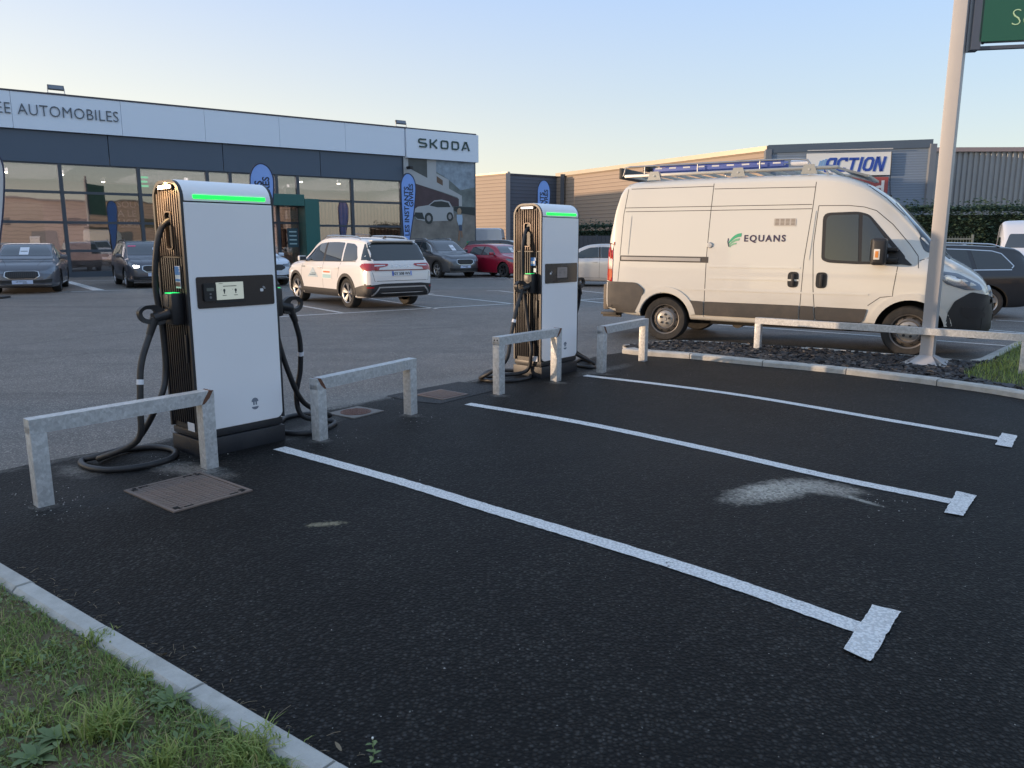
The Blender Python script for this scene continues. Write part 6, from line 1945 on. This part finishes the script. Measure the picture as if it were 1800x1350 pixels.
    MB().tube([l, l + Vector((-.02, 0, .2)), l + Vector((-.03, 0, .62))], .006, 6).build('aerial', M_BLACK, root, smooth=50)
    MB().box(tuple(l), (.05, .04, .03), ch=.01).build('aerial_base', M_BLACK, root)
    # roof rack
    rk = bpy.data.objects.new('roof_rack', None); COL.objects.link(rk); rk.parent = root
    AL = mat('rack_alu', (.42, .42, .42), .35, metal=.85, var=.1)
    zr = 2.578
    for sd in (-1, 1):
        MB().box((-.93, sd * .82, zr), (3.18, .045, .05), ch=.008).build('rack_rail', AL, rk, smooth=40)
        MB().tube([(-2.56, sd * .80, zr), (-2.52, sd * .80, zr + .135), (-2.45, sd * .80, zr + .145), (-.4, sd * .80, zr + .145), (.10, sd * .80, zr + .14), (.24, sd * .80, zr + .12), (.32, sd * .80, zr + .01)], .014, 8).build('rack_rail', AL, rk, smooth=50)
        for x in (-2.2, -1.35, -.42): MB().cyl((x, sd * .80, zr), (x, sd * .80, zr + .14), .011, n=8).build('rack_stanchion', AL, rk, smooth=50)
        for x in (-2.02, -.72, .28):
            MB().prism([(-.11, 2.50), (-.07, 2.63), (.07, 2.63), (.11, 2.50)], -.02, .02, M=Matrix(((1, 0, 0, x), (0, 0, 1, sd * .84), (0, 1, 0, 0), (0, 0, 0, 1)))).build('rack_foot', AL, rk)
            MB().cyl((x, sd * .868, 2.56), (x, sd * .875, 2.56), .014, n=8).build('rack_bolt', M_GALV, rk)
        MB().beam([(.62, sd * .80, zr), (1.02, sd * .68, zr - .12)], .03, .03).build('rack_rail', AL, rk)
    for i in range(13):
        MB().box((-2.48 + i * .25, 0, zr + .002), (.045, 1.60, .035)).build('rack_bar', AL, rk)
    MB().box((1.02, 0, zr - .12), (.06, 1.36, .03)).build('deflector', AL, rk)
    MB().beam([(.66, 0, zr), (1.00, 0, zr - .115)], 1.30, .008).build('deflector_panel', mat('deflector_grey', (.35, .38, .42), .4, metal=.4), rk)
    MB().box((-2.60, 0, zr + .05), (.06, 1.62, .17), ch=.01).build('end_bar', M_TRIM, rk, smooth=40)
    R_, F_ = P(1166, 599), P(1587, 627)
    place(root, R_, (-1.725, -1.0), (F_ - R_))
    return root, B
van, vanB = build_van()
# ladder lying on the rack, a thing of its own
lad = thing('ladder', 'blue and white extension ladder lying flat on the roof rack of the van', 'ladder', van.location + Vector((0, 0, 0)), van.rotation_euler.z)
M_LADB = mat('ladder_blue', (.10, .15, .46), .45, var=.1); M_LADW = mat('ladder_alu', (.55, .56, .6), .35, metal=.5)
for yy in (-.70, -.36):
    MB().box((-1.10, yy, 2.665), (2.0, .028, .055), ch=.005).build('stile', M_LADB, lad, smooth=40)
    for i in range(9): MB().box((-2.0 + i * .225, yy - .016, 2.685), (.11, .004, .022)).build('stile_label', M_PAPER, lad)
for yy in (-.66, -.40):
    MB().box((-1.05, yy, 2.715), (1.9, .024, .022), ch=.004).build('stile', M_LADB, lad, smooth=40)
for i in range(9):
    MB().cyl((-2.0 + i * .22, -.70, 2.685), (-2.0 + i * .22, -.36, 2.685), .015, n=8).build('rung', M_LADW, lad, smooth=50)
for i in range(3): MB().box((-2.22 + .02 * i, -.53, 2.68 + .02 * i), (.07, .40, .05), ch=.01).build('ladder_foot', M_BLACK, lad, smooth=40)
tubeo = MB().cyl((-.02, -.60, 2.68), (.22, -.60, 2.68), .045, n=14).build('storage_tube', M_PAPER, None, smooth=40)
tubeo.matrix_world = lad.matrix_basis; tubeo.location = lad.location; tubeo.rotation_euler = lad.rotation_euler
tag(tubeo, 'short white tube lying on the rack ahead of the blue ladder', 'tube')

# ---------------- passenger cars
def suv_spec():
    return dict(W=.935, wr=.355, corner=.10, axles=[(-1.34, .41), (1.45, .41)],
        top=[(-2.38, .72), (-2.36, .92), (-2.33, 1.06), (-2.24, 1.20), (-2.10, 1.40), (-1.98, 1.545), (-1.88, 1.595), (-1.55, 1.63), (-.8, 1.665), (-.1, 1.67), (.30, 1.635), (.60, 1.545), (.90, 1.37), (1.28, 1.13), (1.40, 1.085), (1.8, 1.03), (2.10, .955), (2.25, .88), (2.34, .76), (2.38, .60)],
        belt=[(-2.38, .68), (-2.30, .98), (-2.0, 1.07), (-1.0, 1.05), (.8, 1.03), (1.4, .99), (2.0, .90), (2.3, .76), (2.38, .52)],
        w=[(-2.38, .70), (-2.34, .80), (-2.25, .865), (-2.05, .905), (-1.6, .93), (0, .935), (1.5, .925), (1.95, .885), (2.18, .80), (2.30, .70), (2.38, .56)],
        roof=[(-2.38, .88), (-2.1, .80), (-1.9, .755), (-1.4, .735), (-.2, .73), (.6, .735), (1.2, .80), (1.5, .84), (2.38, .90)],
        bottom=[(-2.38, .38), (-2.2, .28), (-1.9, .24), (2.0, .22), (2.25, .24), (2.38, .34)],
        wins=[[(.98, 1.085), (.64, 1.365), (.30, 1.51), (-.02, 1.535), (-.10, 1.075)], [(-.20, 1.075), (-.12, 1.54), (-.60, 1.545), (-.98, 1.53), (-1.06, 1.08)], [(-1.14, 1.085), (-1.06, 1.525), (-1.45, 1.50), (-1.62, 1.44), (-1.82, 1.17), (-1.78, 1.12)]],
        ws=[(-.72, 1.16), (-.56, 1.57), (.56, 1.57), (.72, 1.16)], rw=[(-.74, 1.15), (-.58, 1.50), (.58, 1.50), (.74, 1.15)],
        doors=[[(1.06, .36), (1.10, .80), (1.02, 1.05)], [(-.15, .34), (-.15, 1.07)], [(-1.08, 1.07), (-1.02, .95), (-.94, .70)]], hx=[(.02, .92), (-.92, .935)])
def hatch_spec():
    return dict(W=.89, wr=.325, corner=.09, axles=[(-1.25, .375), (1.30, .375)],
        top=[(-2.03, .68), (-2.01, .88), (-1.96, 1.02), (-1.82, 1.22), (-1.66, 1.36), (-1.5, 1.415), (-.9, 1.455), (-.2, 1.465), (.25, 1.42), (.55, 1.31), (1.02, 1.02), (1.15, .985), (1.55, .92), (1.82, .83), (1.96, .72), (2.03, .54)],
        belt=[(-2.03, .64), (-1.95, .90), (-1.6, .96), (.8, .93), (1.2, .88), (1.7, .79), (1.9, .68), (2.03, .46)],
        w=[(-2.03, .66), (-1.98, .76), (-1.88, .83), (-1.6, .88), (0, .89), (1.2, .885), (1.6, .85), (1.85, .76), (1.97, .64), (2.03, .52)],
        roof=[(-2.03, .88), (-1.7, .76), (-1.2, .735), (0, .73), (.5, .74), (1.0, .80), (1.2, .85), (2.03, .9)],
        bottom=[(-2.03, .34), (-1.9, .22), (-1.6, .18), (1.7, .17), (1.93, .2), (2.03, .28)],
        wins=[[(.74, .985), (.45, 1.20), (.15, 1.315), (-.08, 1.335), (-.14, .975)], [(-.24, .975), (-.18, 1.34), (-.62, 1.335), (-.98, 1.30), (-1.10, 1.0)]],
        ws=[(-.66, 1.06), (-.52, 1.35), (.52, 1.35), (.66, 1.06)], rw=[(-.62, 1.06), (-.5, 1.33), (.5, 1.33), (.62, 1.06)],
        doors=[[(.92, .30), (.96, .70), (.80, .95)], [(-.19, .28), (-.19, .96)], [(-1.12, .98), (-1.02, .80), (-.88, .60)]], hx=[(-.03, .83), (-.90, .845)])
def sedan_spec():
    return dict(W=.93, wr=.335, corner=.09, axles=[(-1.37, .385), (1.47, .385)],
        top=[(-2.45, .72), (-2.42, .92), (-2.36, 1.02), (-2.1, 1.09), (-1.8, 1.22), (-1.3, 1.39), (-.8, 1.465), (-.2, 1.485), (.25, 1.455), (.60, 1.34), (1.12, 1.06), (1.28, 1.01), (1.8, .94), (2.15, .85), (2.33, .74), (2.42, .60), (2.45, .50)],
        belt=[(-2.45, .66), (-2.35, .95), (-2.0, .99), (.9, .95), (1.3, .91), (1.9, .82), (2.25, .70), (2.45, .44)],
        w=[(-2.45, .70), (-2.38, .82), (-2.2, .88), (-1.8, .92), (0, .93), (1.4, .925), (1.9, .89), (2.2, .80), (2.36, .68), (2.45, .54)],
        roof=[(-2.45, .88), (-2.0, .80), (-1.4, .74), (-.4, .725), (.5, .735), (1.1, .80), (1.4, .85), (2.45, .9)],
        bottom=[(-2.45, .36), (-2.3, .24), (-1.9, .19), (2.1, .17), (2.35, .2), (2.45, .28)],
        wins=[[(.86, 1.005), (.52, 1.23), (.22, 1.345), (-.08, 1.365), (-.14, .995)], [(-.24, .995), (-.18, 1.37), (-.62, 1.36), (-1.02, 1.30), (-1.12, 1.0)], [(-1.20, 1.02), (-1.11, 1.28), (-1.45, 1.17), (-1.66, 1.06)]],
        ws=[(-.70, 1.10), (-.54, 1.40), (.54, 1.40), (.70, 1.10)], rw=[(-.66, 1.12), (-.5, 1.36), (.5, 1.36), (.66, 1.12)],
        doors=[[(1.02, .32), (1.06, .74), (.92, .98)], [(-.19, .30), (-.19, .99)], [(-1.14, 1.0), (-1.06, .82), (-.92, .62)]], hx=[(-.02, .85), (-.92, .865)])

def car(name, label, cat, spec, paint, wheels='alloy', cladding=None, rails=None, front='grille', lit=False, paper=(), rear=False, chrome=True, group='parked cars on the lot', glass=None, plate_text=None):
    root = thing(name, label, cat, group=group)
    B = Body(spec, paint, root); W = spec['W']; L_ = spec['top'][-1][0]; RX = spec['top'][0][0]
    G = glass or M_GLASS
    for ax, r in spec['axles']:
        for sd in (-1, 1): wheel(root, ax, sd, spec['wr'], .235, wheels, W)
    for sd, S in ((-1, 'R'), (1, 'L')):
        allp = []
        for w_ in spec['wins']: allp += w_
        for w_ in spec['wins']:
            B.patch('side_window', round_poly(w_, .035), S, G, off=.005, parent=root)
        a, b_ = spec['wins'][0][-1][0], spec['wins'][1][0][0]
        B.patch('pillar', [(a - .01, spec['wins'][0][-1][1]), (spec['wins'][0][-2][0] - .01, spec['wins'][0][-2][1]), (spec['wins'][1][1][0] + .01, spec['wins'][1][1][1]), (b_ + .01, spec['wins'][1][0][1])], S, M_TRIM, off=.004, parent=root)
        lo = [(w_[0] if i else w_[0], 0) for i, w_ in enumerate(spec['wins'])]
        z0 = spec['wins'][0][-1][1]
        x1 = spec['wins'][-1][-1][0]
        B.line([(spec['wins'][0][0][0] + .03, z0 - .015), (x1, spec['wins'][-1][-1][1] - .018)], S, w=.022 if chrome else .014, m=M_CHROME if chrome else M_TRIM, off=.008, parent=root, name='window_trim')
        if chrome == 2:
            tp = []
            for w_ in spec['wins']: tp += [p for p in w_[1:-1]]
            tp = [spec['wins'][0][0]] + tp + [spec['wins'][-1][-1]]
            tp = [(x, z + .015) for x, z in tp if True]
            B.line(tp, S, w=.022, m=M_CHROME, off=.009, parent=root, name='window_trim')
        for d in spec['doors']: B.line(d, S, w=.009, parent=root)
        B.line([(spec['doors'][0][0][0], spec['doors'][0][0][1]), (spec['axles'][0][0] + .48, spec['doors'][0][0][1] - .02)], S, w=.008, parent=root)
        for hx, hz in spec['hx']:
            l, n = B.hit(hx, hz, S)
            MB().box((hx, l.y + n.y * .014, hz), (.19, .022, .026), ch=.009).build('door_handle', paint if not chrome == 2 else paint, root, smooth=50)
        if cladding:
            for ax, r in spec['axles']:
                B.patch('arch_cladding', ring_poly(ax, spec['wr'], r - .02, r + .055, -6, 186, 18), S, cladding, off=.008, th=.02, parent=root)
            B.patch('sill_cladding', round_poly([(spec['axles'][1][0] - .44, .25), (spec['axles'][1][0] - .46, .42), (spec['axles'][0][0] + .46, .42), (spec['axles'][0][0] + .44, .26)], .02), S, cladding, off=.008, th=.02, parent=root)
        if rails is not None:
            x0, x1 = -1.62, .25
            pts = []
            for i in range(13):
                x = x0 + (x1 - x0) * i / 12; zt = pchip(spec['top'], x); y = sd * pchip(spec['w'], x) * pchip(spec['roof'], x) * .93
                pts.append((x, y, zt - .02 + (.045 if 0 < i < 12 else 0)))
            MB().tube(pts, .020, 8, smooth=2).build('roof_rail', rails, root, smooth=60)
        mx = spec['wins'][0][0][0] - .10
        mirror_part(root, B, mx, spec['wins'][0][0][1] - .01, sd, W, paint if not isinstance(lit, str) else paint)
        # head and tail lamps
        zh = pchip(spec['belt'], L_ - .25)
        hl = B.patch('headlamp', round_poly([(L_ - .55, zh + .03), (L_ - .50, zh + .08), (L_ - .20, zh + .02), (L_ - .07, zh - .07), (L_ - .10, zh - .12), (L_ - .32, zh - .06)], .02), S, M_LAMP, off=.006, parent=root, step=.04)
    zc = pchip(spec['top'], L_ - .10)
    for sd in (-1, 1):
        fl = B.patch('headlamp', round_poly([(sd * .46, zc - .13), (sd * .44, zc - .055), (sd * W * .83, zc - .02), (sd * W * .80, zc - .15)], .02), 'F', M_LAMP, off=.010, parent=root, step=.05)
        if lit: B.patch('lit_lamp', round_poly([(sd * .54, zc - .115), (sd * .54, zc - .055), (sd * W * .76, zc - .045), (sd * W * .74, zc - .125)], .02), 'F', M_LIT, off=.014, parent=fl, step=.05)
    # grille with chrome outline
    gz0, gz1 = zc - .27, zc - .065
    gp = round_poly([(-.30, gz0), (-.42, gz0 + .07), (-.40, gz1 - .02), (-.30, gz1), (.30, gz1), (.40, gz1 - .02), (.42, gz0 + .07), (.30, gz0)], .02)
    if front == 'grille':
        rim_ = B.patch('grille_frame', [(y * 1.07, (z - (gz0 + gz1) / 2) * 1.16 + (gz0 + gz1) / 2) for y, z in gp], 'F', M_CHROME, off=.014, th=.03, parent=root, step=.06)
        g = B.patch('grille', gp, 'F', M_BLACK, off=.018, th=.02, parent=root, step=.06)
        for i in range(-7, 8):
            y = i * .049
            B.patch('grille_slat', [(y - .007, gz0 + .03), (y - .007, gz1 - .02), (y + .007, gz1 - .02), (y + .007, gz0 + .03)], 'F', M_TRIM_D, off=.026, th=.012, parent=g, step=.1)
    else:
        g = B.patch('grille', [(y * 1.25, z) for y, z in gp], 'F', M_BLACK, off=.010, th=.02, parent=root, step=.06)
    B.patch('lower_intake', round_poly([(-.72, .32), (-.74, .44), (-.45, .40), (.45, .40), (.74, .44), (.72, .32)], .03), 'F', M_BLACK, off=.008, parent=root, step=.07)
    B.patch('bumper_blade', round_poly([(-.70, .255), (-.72, .285), (.72, .285), (.70, .255)], .01), 'F', M_CHROME if front == 'grille' else M_TRIM, off=.016, th=.03, parent=root, step=.07)
    pz = gz0 - .10
    np_ = B.patch('number_plate', round_poly([(-.26, pz - .055), (-.26, pz + .055), (.26, pz + .055), (.26, pz - .055)], .01), 'F', mat('show_plate', (.55, .64, .82), .5), off=.022, th=.02, parent=root)
    if plate_text:
        B.text(plate_text[0], 'F', -.03, pz - .002, .042, M_INK, np_, off=.024, name='plate_text', bold=.001)
        B.text(plate_text[1], 'F', .06, pz - .04, .036, M_INK, np_, off=.024, name='plate_text', bold=.001)
    B.patch('windscreen', round_poly(spec['ws'], .05), 'F', M_GLASS_L if not rear else M_GLASS, off=.005, parent=root, step=.07)
    B.patch('rear_window', round_poly(spec['rw'], .05), 'B', M_GLASS, off=.005, parent=root, step=.07)
    for (yy, zz, w_, h_, m_) in paper:
        pp_ = B.patch('price_sheet' if m_ is M_PAPER else 'price_flash', [(yy - w_ / 2, zz - h_ / 2), (yy - w_ / 2 + .02, zz + h_ / 2), (yy + w_ / 2 + .02, zz + h_ / 2), (yy + w_ / 2, zz - h_ / 2)], 'F', m_, off=.012, th=.004, parent=root)
        if m_ is M_PAPER: B.patch('printed_line', [(yy - w_ * .35, zz - .02), (yy - w_ * .35, zz + .0), (yy + w_ * .4, zz + .0), (yy + w_ * .4, zz - .02)], 'F', M_INK, off=.014, th=.003, parent=pp_)
    # bonnet gaps and badge
    for sd in (-1, 1): B.line([(spec['ws'][0][1] * 0 + L_ - 1.0, sd * W * .60), (L_ - .22, sd * W * .42)], 'T', w=.009, parent=root)
    return root, B

M_PINK = mat('pink_flash', (.75, .15, .25), .6)
# white SUV driving out, seen from behind
PW = carpaint('car_white', (.78, .76, .74)); PG = carpaint('car_graphite', (.10, .105, .115), metal=.6, rough=.32); PD = carpaint('car_dark_grey', (.095, .10, .12), metal=.5, rough=.35)
PR = carpaint('car_red', (.36, .012, .040), metal=.2, rough=.28); PB = carpaint('car_black', (.010, .0105, .013)); PS = carpaint('car_silver', (.50, .51, .52), metal=.5, rough=.3)
PI = carpaint('car_ice_white', (.62, .68, .76)); PSB = carpaint('car_slate', (.12, .125, .145), metal=.5, rough=.35)

c1, B1 = car('white_suv', 'white SUV with door stickers, seen from behind in the middle of the lot', 'car', suv_spec(), PW, cladding=M_TRIM, rails=M_CHROME, rear=True, chrome=False, group=None, glass=mat('tinted_glass_warm', (.02, .02, .018), .03, spec=.8, coat=.5))
def tail(B, root, zc, W, RX, band=True):
    for sd, S in ((-1, 'R'), (1, 'L')):
        t = B.patch('tail_lamp', round_poly([(RX + .36, zc + .02), (RX + .30, zc + .075), (RX + .10, zc + .07), (RX - .0, zc + .06), (RX - .0, zc - .085), (RX + .22, zc - .08)], .01), S, M_RED, off=.008, parent=root, step=.04)
        t2 = B.patch('tail_lamp', [(sd * .34, zc + .045), (sd * .36, zc + .075), (sd * W * .98, zc + .085), (sd * W * .98, zc - .07), (sd * W * .70, zc - .07), (sd * W * .66, zc - .01), (sd * .40, zc + .015)], 'B', M_RED, off=.010, parent=root, step=.05)
        B.patch('lamp_gap', [(sd * .44, zc + .028), (sd * .42, zc + .048), (sd * W * .80, zc + .048), (sd * W * .80, zc + .010), (sd * .70, zc + .018)], 'B', M_PLATE, off=.013, th=.004, parent=t2, step=.05)
    if band: B.patch('light_bar', [(-W * .8, zc - .085), (-W * .8, zc - .060), (W * .8, zc - .060), (W * .8, zc - .085)], 'B', mat('dark_red', (.16, .01, .015), .2, coat=1), off=.011, parent=root, step=.06)
tail(B1, c1, .975, .87, -2.37)
B1.patch('rear_window_surround', round_poly([(-.80, 1.12), (-.66, 1.53), (.66, 1.53), (.80, 1.12)], .03), 'B', M_GLASS, off=.004, parent=c1, step=.06)
B1.patch('side_blackout', [(-1.98, 1.13), (-1.90, 1.50), (-1.96, 1.50), (-2.24, 1.14)], 'L', M_GLASS, off=.004, parent=c1)
B1.text('SKODA', 'B', .02, .962, .072, M_CHROME, c1, off=.010, space=2.6, name='tailgate_lettering', bold=.001)
B1.patch('tailgate_gap', [(-.72, .655), (-.72, .664), (.72, .664), (.72, .655)], 'B', M_SEAM, off=.003, parent=c1)
for sd in (-1, 1): B1.line([(sd * .72, .66), (sd * .76, .86)], 'B', parent=c1)
pl = B1.patch('number_plate', round_poly([(-.27, .77), (-.27, .88), (.27, .88), (.27, .77)], .008), 'B', M_PLATE, off=.014, th=.015, parent=c1)
for sd in (-1, 1): B1.patch('plate_band', [(sd * .225, .772), (sd * .225, .878), (sd * .268, .878), (sd * .268, .772)], 'B', M_PLATEBLUE if sd > 0 else mat('plate_band_pale', (.30, .38, .70), .5), off=.016, th=.004, parent=pl)
B1.text('GY 508 WV', 'B', 0, .792, .088, M_INK, pl, off=.017, name='plate_text', bold=.0025)
B1.patch('rear_bumper', round_poly([(-.86, .30), (-.88, .56), (-.5, .60), (.5, .60), (.88, .56), (.86, .30)], .03), 'B', M_TRIM, off=.012, th=.03, parent=c1, step=.06)
for S in 'LR': B1.patch('rear_bumper_side', round_poly([(-2.40, .30), (-2.40, .585), (-2.1, .56), (-1.80, .50), (-1.84, .30)], .02), S, M_TRIM, off=.012, th=.03, parent=c1, step=.06)
B1.patch('bumper_frame', [(-.78, .33), (-.62, .53), (.62, .53), (.78, .33), (.74, .33), (.60, .50), (-.60, .50), (-.74, .33)], 'B', mat('bumper_silver', (.45, .45, .46), .3, metal=.6), off=.018, th=.02, parent=c1, step=.06)
for sd in (-1, 1): B1.patch('reflector', [(sd * .74, .50), (sd * .74, .53), (sd * .86, .53), (sd * .86, .50)], 'B', M_RED, off=.018, th=.02, parent=c1)
sf = MB().prism([(-.07, 0), (-.06, .045), (-.02, .06), (.07, 0)], -.015, .015, M=Matrix(((1, 0, 0, -1.62), (0, 0, 1, 0), (0, 1, 0, 1.63), (0, 0, 0, 1)))).build('roof_fin', M_BLACK, c1)
MB().box((-1.95, 0, 1.575), (.22, 1.16, .035), ch=.012).build('roof_spoiler', PW, c1, smooth=50)
# door stickers on its left side
B1.patch('sticker', [(-.08, .62), (-.08, .86), (-.62, .86), (-.62, .62)][::-1] if False else [(-.62, .66), (-.62, .88), (-.14, .88), (-.14, .66)], 'L', M_WHITE, off=.006, th=.004, parent=c1)
B1.line([(-.56, .825), (-.20, .825)], 'L', w=.04, m=mat('orange_print', (.6, .15, .05), .5), off=.008, parent=c1, name='printed_line')
B1.patch('sticker_field', [(-.60, .675), (-.60, .765), (-.16, .765), (-.16, .675)], 'L', mat('teal_print', (.35, .55, .58), .5), off=.008, th=.003, parent=c1)
B1.text('L. 13 à 17 août', 'L', -.38, .695, .055, M_INK, c1, off=.010, name='sticker_text', bold=.001) if False else None
tri = B1.patch('sticker_triangle', [(.10, .68), (.40, .92), (.70, .68)], 'L', mat('ice_print', (.42, .52, .58), .5), off=.006, th=.003, parent=c1)
B1.line([(.22, .735), (.58, .735)], 'L', w=.03, m=mat('sticker_ink', (.10, .18, .25), .5), off=.010, parent=tri, name='printed_line')
B1.line([(.20, .775), (.46, .775)], 'L', w=.02, m=mat('sticker_ink', (.10, .18, .25), .5), off=.010, parent=tri, name='printed_line')
B1.line([(.86, .93), (1.08, .93)], 'L', w=.03, m=mat('sticker_grey', (.25, .27, .28), .5), off=.010, parent=c1, name='printed_line')
LR_, LF_ = P(611, 541), P(517, 528)
place(c1, LR_, (-1.34, .90), (LF_ - LR_))

def put(o, contact, local, head): place(o, contact, local, head)
ps = [(.12, 1.24, .20, .20, M_PAPER)]
c2, B2 = car('graphite_suv', 'graphite grey SUV facing right with chrome grille and price sheet, before the large poster', 'car', suv_spec(), PG, cladding=M_TRIM, rails=M_CHROME, paper=[(.18, 1.28, .22, .24, M_PAPER)], plate_text=('LES INSTANTS', 'GIVRÉS'), chrome=2)
put(c2, P(768, 488), (1.45, -.90), Vector((.60, -.80, 0)))
c3, B3 = car('red_hatchback', 'dark red hatchback half hidden behind the farther charger', 'car', hatch_spec(), PR, wheels='dark', lit=True, paper=[(.12, 1.18, .2, .2, M_PAPER)], chrome=False)
put(c3, P(884, 488), (1.30, -.86), Vector((.66, -.75, 0)))
c4, B4 = car('grey_sedan', 'dark grey saloon facing the camera at the far left before the showroom', 'car', sedan_spec(), PSB, wheels='dark', paper=[(-.05, 1.23, .24, .22, M_PAPER)], plate_text=('LES INSTANTS', 'GIVRÉS'), chrome=False)
put(c4, P(105, 512), (1.47, .86), Vector((.44, -.90, 0)))
c5, B5 = car('compact_suv', 'dark grey compact SUV with glowing headlamps parked left of the nearest charger', 'car', suv_spec(), PD, cladding=M_TRIM, rails=M_BLACK, lit=True, paper=[(.28, 1.30, .2, .22, M_PAPER), (-.50, 1.47, .26, .04, M_PINK)], plate_text=('LES INSTANTS', 'GIVRÉS'), chrome=False)
put(c5, P(219, 506), (1.45, -.90), Vector((.56, -.83, 0)))
c5.scale = (.93, .93, .95)
c6, B6 = car('ice_white_car', 'pale white car with black grille peeping out behind the nearest charger', 'car', suv_spec(), PI, front='black', chrome=False)
put(c6, P(488, 503), (1.45, -.90) if False else (2.3, .2), Vector((.62, -.78, 0)))
c4.scale = (1.04, 1.04, 1.02)
c6.scale = (.98, .98, .96)
c7, B7 = car('silver_car', 'silver saloon showing its front door between the farther charger and the van', 'car', sedan_spec(), PS, chrome=False)
put(c7, P(998, 503), (.95, .92), Vector((-.93, .36, 0)))
c8, B8 = car('black_estate', 'glossy black estate with chrome window line at the right edge behind the van', 'car', suv_spec(), PB, rails=M_CHROME, wheels='alloy', chrome=2)
tail(B8, c8, .93, .87, -2.37)
put(c8, P(1722, 560), (-1.34, .90), Vector((-.995, .10, 0)))
c8.scale = (1.05, 1.0, .90)
c9, B9 = car('black_car', 'black car roof showing above the red hatchback', 'car', suv_spec(), PB, chrome=False)
put(c9, at_depth(905, 424, 42) * Vector((1, 1, 0)) if False else Vector((-.3, 42.5, 0)), (0, 0), Vector((.93, -.36, 0)))

# simpler vans in the background, each with its glass and lamps
def small_van(label, loc, head, H=2.3, L_=5.2, col=(.62, .64, .68)):
    root = thing('white_van', label, 'van', group='white vans in the background')
    hl = L_ / 2
    pn = carpaint('van_far_white', col, rough=.4)
    spec = dict(W=.98, wr=.34, corner=.13, sh=.985, axles=[(-hl + .95, .40), (hl - .95, .40)],
        top=[(-hl, 1.1), (-hl + .03, 1.8), (-hl + .10, H - .10), (-hl + .3, H), (hl - 2.1, H), (hl - 1.65, H - .12), (hl - 1.30, H - .42), (hl - .80, 1.32), (hl - .62, 1.20), (hl - .2, 1.02), (hl - .04, .86), (hl, .66)],
        belt=[(-hl, 1.0), (hl - 1, 1.05), (hl - .3, .92), (hl, .56)],
        w=[(-hl, .92), (-hl + .1, .97), (0, .98), (hl - .6, .96), (hl - .2, .84), (hl, .62)],
        roof=[(-hl, .94), (-hl + .4, .90), (hl - 2, .88), (hl - .8, .78), (hl - .5, .82), (hl, .9)],
        bottom=[(-hl, .42), (0, .32), (hl, .34)])
    B = Body(spec, pn, root)
    for ax in (-hl + .95, hl - .95):
        for sd in (-1, 1): wheel(root, ax, sd, .34, .22, 'steel', .97)
    for S in 'LR':
        B.patch('cab_window', round_poly([(hl - 1.95, 1.18), (hl - 1.92, H - .55), (hl - 1.5, H - .55), (hl - .95, 1.18)], .05), S, M_GLASS, off=.006, parent=root)
        B.line([(hl - 2.05, H - .2), (hl - 2.05, .4)], S, parent=root)
        B.line([(hl - 3.3, H - .2), (hl - 3.3, .4)], S, parent=root)
        B.patch('side_moulding', round_poly([(-hl + 1.5, .48), (-hl + 1.5, .66), (hl - 1.5, .66), (hl - 1.5, .48)], .02), S, M_TRIM_D, off=.012, th=.03, parent=root)
        B.patch('tail_lamp', round_poly([(-hl - .0, 1.0), (-hl, 1.5), (-hl + .08, 1.5), (-hl + .09, 1.0)], .01), S, M_RED, off=.01, parent=root)
        B.patch('headlamp', round_poly([(hl - .5, .95), (hl - .48, 1.05), (hl - .15, .95), (hl - .1, .85)], .02), S, M_LAMP, off=.01, parent=root)
        mirror_part(root, B, hl - 1.0, 1.25, -1 if S == 'R' else 1, .98, M_TRIM, 1.3)
    B.patch('windscreen', round_poly([(-.74, 1.36), (-.62, H - .45), (.62, H - .45), (.74, 1.36)], .06), 'F', M_GLASS_L, off=.006, parent=root)
    B.patch('rear_window', round_poly([(-.7, 1.3), (-.7, 1.8), (-.08, 1.8), (-.08, 1.3)], .04), 'B', M_GLASS, off=.006, parent=root)
    B.patch('rear_window', round_poly([(.08, 1.3), (.08, 1.8), (.7, 1.8), (.7, 1.3)], .04), 'B', M_GLASS, off=.006, parent=root)
    B.patch('grille', round_poly([(-.5, .62), (-.55, .78), (.55, .78), (.5, .62)], .03), 'F', M_BLACK, off=.01, parent=root)
    root.location = loc; root.rotation_euler = (0, 0, math.atan2(head[1], head[0]))
    return root
small_van('white panel van partly hidden behind the poster end of the showroom', (-3.3, 50.5, 0), (-1, .1), H=2.42, L_=5.6)
small_van('white panel van whose nose shows at the right edge above the black estate', (17.5, 26.4, 0), (-.52, -.855), H=2.25, L_=5.4)
